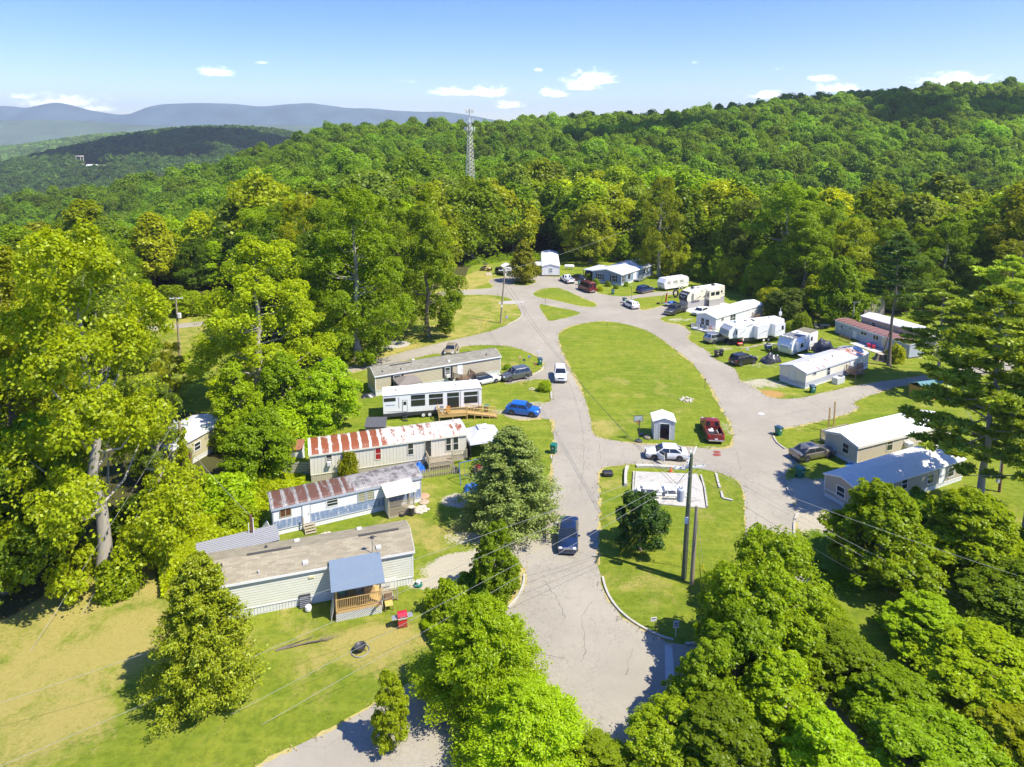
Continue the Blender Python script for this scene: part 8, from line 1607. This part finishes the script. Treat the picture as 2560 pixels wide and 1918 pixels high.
crumple('tarp', 'small blue tarp at the left edge of the large cedar, on the gravel', 'tarp', .7, .7, .9, TARP, P(1178, 1226), 0, 7, 10); crumple('clutter_heap', 'dark and white heap of things at the left end of the tan trailer', 'heap', .9, .5, .6, BT, P(920, 992), .3, 8, 10); crumple('tarp', 'blue tarp patch on the grass between the two right-hand white-roofed trailers', 'tarp', .7, .5, .25, plain('pale_blue_tarp', (.06, .22, .5), .4), P(2133, 1163), .5, 17, 8)
r = thing('grill_kettle', 'black barbecue by the deck of the tan trailer', 'barbecue', P(1126, 958)); MB().bbox(-.4, -.3, .5, .4, .3, .95, .1).build('hood', BLACK, r); [MB().box(x - .02, -.2, 0, x + .02, .2, .5).build('leg', DARKM, r) for x in (-.35, .35)]
r = thing('gazebo', 'brown canopy roof peeking above the park-model camper', 'canopy', P(1018, 985), h4.root.rotation_euler.z); MB().loft([[(-a, -a, z), (a, -a, z), (a, a, z), (-a, a, z)] for a, z in ((1.7, 1.9), (1.65, 2.05), (.05, 2.6))], True, False).build('canopy_top', plain('brown_cloth', (.22, .19, .16), .8), r)
for x in (-1.6, 1.6):
    for y in (-1.6, 1.6): MB().tube([(x, y, 0), (x, y, 1.95)], .04).build('post', DARKM, r)
for k, (px, py, c_, lb) in enumerate(((1300, 906, (.7, .4, .3), 'pale pinwheel garden stake on the tan trailer lawn'), (1310, 912, (.1, .1, .1), 'dark garden ornament beside the pinwheel'), (1323, 904, (.2, .25, .5), 'small flag stake on the tan trailer lawn'), (1338, 922, (.4, .2, .1), 'brown garden ornament nearest the bin corner'), (1320, 960, (.5, .45, .4), 'small ornament on the lawn edge left of the roadside bush'), (1345, 892, (.7, .7, .7), 'white post ornament beside the bin corner'))):
    r = thing('garden_ornament', lb, 'ornament', P(px, py)); MB().tube([(0, 0, 0), (0, 0, .7)], .025, 5).build('stake', DARKM, r); MB().bbox(-.2, -.04, .6, .2, .04, .98, .03).build('top', plain('ornament_%d' % k, c_, .5), r)
# red engine crane, mower, planks
r = thing('engine_hoist', 'dark red folded hoist frame on the grass left of the dark grey pickup', 'hoist', P(1664, 757), .5); RR_ = plain('hoist_red', (.35, .03, .015), .4); m = MB(); m.tube([(0, 0, 0), (.3, 0, 2.1)], .14); m.tube([(-.2, 0, .1), (1.4, 0, .1)], .08); m.build('column', RR_, r); m = MB(); m.tube([(-1.1, 0, .1), (-1.0, .1, 1.2), (-.3, .1, 1.9)], .05); m.tube([(-1.5, -.4, .1), (1.6, -.4, .1)], .06); m.build('boom', DARKM, r)
r = thing('utility_trailer', 'flat trailer with a blue tarp behind the dark grey pickup cab', 'trailer', P(1677, 764), .5); MB().bbox(-1.6, -.7, .45, 1.6, .7, .55, .02).build('bed', GREYM, r); MB().bbox(-.6, -.5, .56, 1.0, .5, .85, .1).build('tarp', TARP, r); [MB().disc_y(0, y_, y_ + .15, .28, .28, 12, .15).build('tyre', TYRE, r) for y_ in (-.86, .71)]
r = thing('ride_on_mower', 'red and black lawn mower on dark ground under the front of the big white camper', 'lawn mower', P(1849, 864), .3); MB().bbox(-.5, -.3, .2, .5, .3, .5, .1).build('body', plain('mower_red', (.6, .03, .02), .4), r); [MB().disc_y(x, y_, y_ + .12, .15, .15, 10, .05).build('tyre', TYRE, r) for x in (-.4, .4) for y_ in (-.42, .3)]; MB().tube([(-.5, 0, .4), (-.9, 0, .9)], .03).build('handle', DARKM, r)
crumple('clutter_heap', 'dark clutter under the overhang of the big white camper', 'heap', 1.5, .9, .55, plain('dark_clutter', (.06, .06, .055), .8, var=.6, scale=5, dirt=(.5, .45, .1), dirtamt=.4), P(1836, 858), .2, 21, 14)
for k, (px, py, L_, lb) in enumerate(((1872, 869, 3.6, 'long pale plank on the grass below the big white camper'), (1895, 864, 2.4, 'second plank end to end with the long pale one'), (1933, 861, 3.2, 'white plank at the left of the tarp-roofed trailer'))):
    o = MB().box(-L_ / 2, -.12, 0, L_ / 2, .12, .12).build('plank', [WOODG, WOODG, WHITE][k]); o.location = P(px, py); o.rotation_euler.z = [.35, .35, -.25][k]; tag(o, lb, 'plank')
r = thing('wooden_gate', 'brown wooden lattice gate left of the tarp-roofed trailer', 'gate', P(1932, 882), .3); m = MB(); [m.box(x, 0, 0, x + .08, .05, 1.5) for x in (0, .35, .7, 1.05, 1.4)]; [m.box(0, .051, z, 1.5, .09, z + .08) for z in (.2, .7, 1.2)]; m.build('slats', WOODB, r)
r = thing('blue_machine', 'dark covered machine with wheels left of the brown gate', 'machine', P(1920, 877), .2); MB().bbox(-.6, -.35, .3, .6, .35, 1.1, .12).build('body', BLID, r); MB().bbox(-.3, -.3, 1.1, .4, .3, 1.35, .1).build('top', DARKM, r); [MB().disc_y(.3, y_, y_ + .1, .22, .22, 10, .1).build('tyre', TYRE, r) for y_ in (-.46, .36)]
# propane tank and playset behind the far homes
r = thing('propane_tank', 'long white horizontal gas tank behind the narrow white trailer', 'gas tank', P(1423, 674), 0); m = MB(); m.loft([[(x, a * cos(k * pi / 7), .9 + a * sin(k * pi / 7)) for k in range(14)] for x, a in ((-1.35, .1), (-1.25, .35), (-1.05, .46), (1.05, .46), (1.25, .35), (1.35, .1))]); m.build('tank', WHITE, r); [MB().box(x - .1, -.3, 0, x + .1, .3, .5).build('foot', GREYM, r) for x in (-.8, .8)]
r = thing('picnic_table', 'small pale garden table and bench on the grass above the tarp-roofed trailer', 'table', P(2050, 822), .3); MB().bbox(.2, -.5, .6, 1.9, .5, .66, .02).build('table_top', PST, r); MB().bbox(-1.0, -.5, .4, -.3, .5, .46, .02).build('bench', WOODG, r); MB().bbox(-1.0, .4, .46, -.3, .48, 1.0, .02).build('bench_back', WOODG, r); [MB().box(x - .05, -.3, 0, x + .05, .3, .6 if x > 0 else .4).build('leg', WOODG, r) for x in (-.9, -.4, .4, 1.7)]
r = thing('tree_stump', 'broad cut tree stump at the foot of the thin pine', 'tree stump', P(2203, 900), 0); m = MB(); n = 16; m.loft([[(rr * (1 + .25 * sin(k * 2.3)) * cos(2 * pi * k / n), rr * (1 + .25 * sin(k * 2.3)) * sin(2 * pi * k / n), z) for k in range(n)] for rr, z in ((1.25, 0), (.85, .3), (.7, .8), (.66, 1.0))]); m.build('trunk', BARK, r); MB().cyl(0, 0, 1.002, 1.02, .5, 14).build('cut_face', PST, r)
p = P(2312, 1004); r = thing('playhouse', 'yellow wooden playhouse with a turquoise roof behind the pine branches', 'playhouse', p, .3); MB().box(0, 0, 0, 4.2, 2.6, 1.6).build('wall', plain('ochre_wood', (.45, .24, .04), .7), r); MB().prism([(-.15, 1.6), (1.3, 2.2), (2.75, 1.6), (2.75, 1.67), (1.3, 2.28), (-.15, 1.67)], -.1, 4.3, 'x').build('roof', plain('turquoise_sheet', (.10, .24, .27), .6), r); MB().box(.5, -.02, .3, 2.0, -.002, 1.6).build('opening', BLID, r)
# pale concrete strip across the mouth of the road
a_, b_, c_, d_ = P(1662, 1612), P(1680, 1612), P(1690, 1740), P(1664, 1740); me = bpy.data.meshes.new('road_strip'); me.from_pydata([(v.x, v.y, .011) for v in (a_, b_, c_, d_)], [], [(0, 1, 2, 3)]); me.materials.append(CONC); o = bpy.data.objects.new('road_joint_strip', me); COL.objects.link(o); tag(o, None, kind='structure')
for k, (px, py, w_, d2_, rz) in enumerate(((1279, 756, 3.0, 1.6, .2), (1792, 1137, .5, .35, .2), (1792, 1130, .45, .3, 0), (1903, 1034, .4, .3, 0), (975, 862, 3.5, 2.4, .2))):
    if k in (1, 2): m_ = plain('red_stain', (.26, .06, .05), .9)
    elif k == 3: m_ = WHITE
    else: m_ = plain('patch_grey', (.42, .39, .34), .95)
    o = MB().lathe([(1, -.004), (.97, 0)], n=11).build('road_patch', m_); o.scale = (w_, d2_, 1); o.location = P(px, py, .013); o.rotation_euler.z = rz; tag(o, None, kind='structure')
# ---------------------------------------------------------------- lattice tower on the ridge
q = Q(1174, 300, 260); tb_ = tz(q.x, 260); r = thing('cell_tower', 'tall grey lattice radio tower rising from the woods', 'radio tower', (q.x, 260, tb_)); top_z = Q(1172, 272, 260).z - tb_; TM = plain('tower_steel', (.52, .50, .45), .5, .3)
def tp(k, z): w_ = 1.9 * (1 - z / top_z) + .45 * (z / top_z) if z < top_z * .82 else .5; a = k * 2 * pi / 3 + .5; w_ = max(w_, .5); return (w_ * 1.5 * cos(a), w_ * 1.5 * sin(a), z)
for k in range(3): m = MB(); m.tube([tp(k, 0), tp(k, top_z * .5), tp(k, top_z * .88)], .13, 6); m.build('leg', TM, r)
m = MB(); n = 26
for i in range(n):
    z0, z1 = top_z * .88 * i / n, top_z * .88 * (i + 1) / n
    for k in range(3): m.tube([tp(k, z0), tp((k + 1) % 3, z1)], .055, 4); m.tube([tp((k + 1) % 3, z0), tp(k, z1)], .055, 4); m.tube([tp(k, z1), tp((k + 1) % 3, z1)], .05, 4)
m.build('lattice', TM, r); MB().tube([(0, 0, top_z * .86), (0, 0, top_z * 1.0)], .18, 8).build('mast', TM, r)
for (z, rad, n_) in ((top_z * .985, 1.3, 7), (top_z * .90, 1.2, 4), (top_z * .83, 1.8, 6)):
    for k in range(n_):
        a = k * 2 * pi / n_; m = MB(); m.bbox(rad * cos(a) - .17, rad * sin(a) - .15, z - .85, rad * cos(a) + .17, rad * sin(a) + .15, z + .85, .05); m.tube([(0, 0, z), (rad * cos(a), rad * sin(a), z)], .07, 4); m.build('antenna', plain('antenna_pale', (.66, .66, .62), .5), r)
# far valley: storage tanks and a small tower
yv = 1225; q = Q(204, 452, yv); zt_ = tz(q.x, yv); r = thing('lattice_tower', 'short pale lattice tower in the far valley at the left', 'tower', (q.x, yv, zt_)); hv = max(Q(204, 432, yv).z - zt_, 20)
for (x, y) in ((-4, -4), (4, -4), (4, 4), (-4, 4)): MB().tube([(x, y, 0), (x, y, hv)], .7, 6).build('leg', PST, r)
m = MB(); [m.tube([(-4, -4, z), (4, -4, z + 6)], .5, 4) for z in range(0, int(hv) - 6, 7)]; [m.tube([(4, -4, z), (-4, -4, z + 6)], .5, 4) for z in range(0, int(hv) - 6, 7)]; m.bbox(-5, -5, hv - 2, 5, 5, hv, .2); m.bbox(-5, -5, hv - 16, 5, 5, hv - 14, .2); m.build('braces', PST, r)
for k, px in enumerate((228, 240)):
    q = Q(px, 461, 1205); r = thing('storage_tank', ['left white storage tank beside the far valley tower', 'right white storage tank beside the far valley tower'][k], 'storage tank', (q.x, 1205, tz(q.x, 1205))); hh = max(q.z - tz(q.x, 1205) + 3, 9); m = MB(); m.loft([[(x, a * cos(j * pi / 8), hh - 4 + a * sin(j * pi / 8)) for j in range(16)] for x, a in ((-4.6, 1), (-4, 4), (4, 4), (4.6, 1))]); m.build('tank', WHITE, r); MB().box(-3.5, -3, -2, 3.5, 3, hh - 5).build('base', PST, r)
# ---------------------------------------------------------------- fair-weather clouds beyond the picture's top edge (their shadows fall on the far hill and the ridge)
CLM = plain('cloud_white', (.85, .86, .88), 1, var=.02)
def cloud(label, sx, sy, sz, z, seed):
    """a cloud whose shadow falls round (sx, sy)"""
    k = z / sdir.z; cx, cy_ = sx + sdir.x * k, sy + sdir.y * k; R_ = random.Random(seed); m = MB()
    for i in range(26):
        a = R_.uniform(0, 6.28); q = sqrt(R_.random()); r0 = R_.uniform(.22, .42) * sz * (1.25 - q * .6); x, y = cos(a) * q * sz, sin(a) * q * sz * .62
        n = 12; m.loft([[(x + r0 * cos(f) * cos(2 * pi * j / n), y + r0 * cos(f) * sin(2 * pi * j / n), max(r0 * sin(f), -r0 * .25) * .8) for j in range(n)] for f in [(-.5 + g / 7) * pi * .98 for g in range(8)]])
    o = m.build('cloud', CLM, None, True); o.location = (cx, cy_, z); tag(o, label, 'cloud', kind='structure')
cloud('large puffy white cloud above the far wooded hill', -720, 1400, 210, 900, 1); cloud('small puffy white cloud above the far wooded hill', -480, 1480, 120, 900, 4); cloud('wide white cloud above the long ridge', 150, 640, 130, 700, 2); cloud('white cloud right of the wide one above the ridge', 280, 500, 80, 700, 5); cloud('smallest white cloud above the near slope of the ridge', 60, 470, 50, 700, 8)
# ---------------------------------------------------------------- the air
m = bpy.data.materials.new('haze_air'); m.use_nodes = True; t = m.node_tree; t.nodes.clear()
v = NN(t, 'ShaderNodeVolumePrincipled'); v.inputs['Color'].default_value = (.80, .90, .97, 1); v.inputs['Density'].default_value = 1.25e-4; v.inputs['Anisotropy'].default_value = .2
t.links.new(v.outputs[0], NN(t, 'ShaderNodeOutputMaterial').inputs['Volume'])
hz = MB().box(-9500, -300, -140, 9500, 9400, 480).build('haze', m); tag(hz, 'pale blue summer haze', 'haze', kind='stuff')
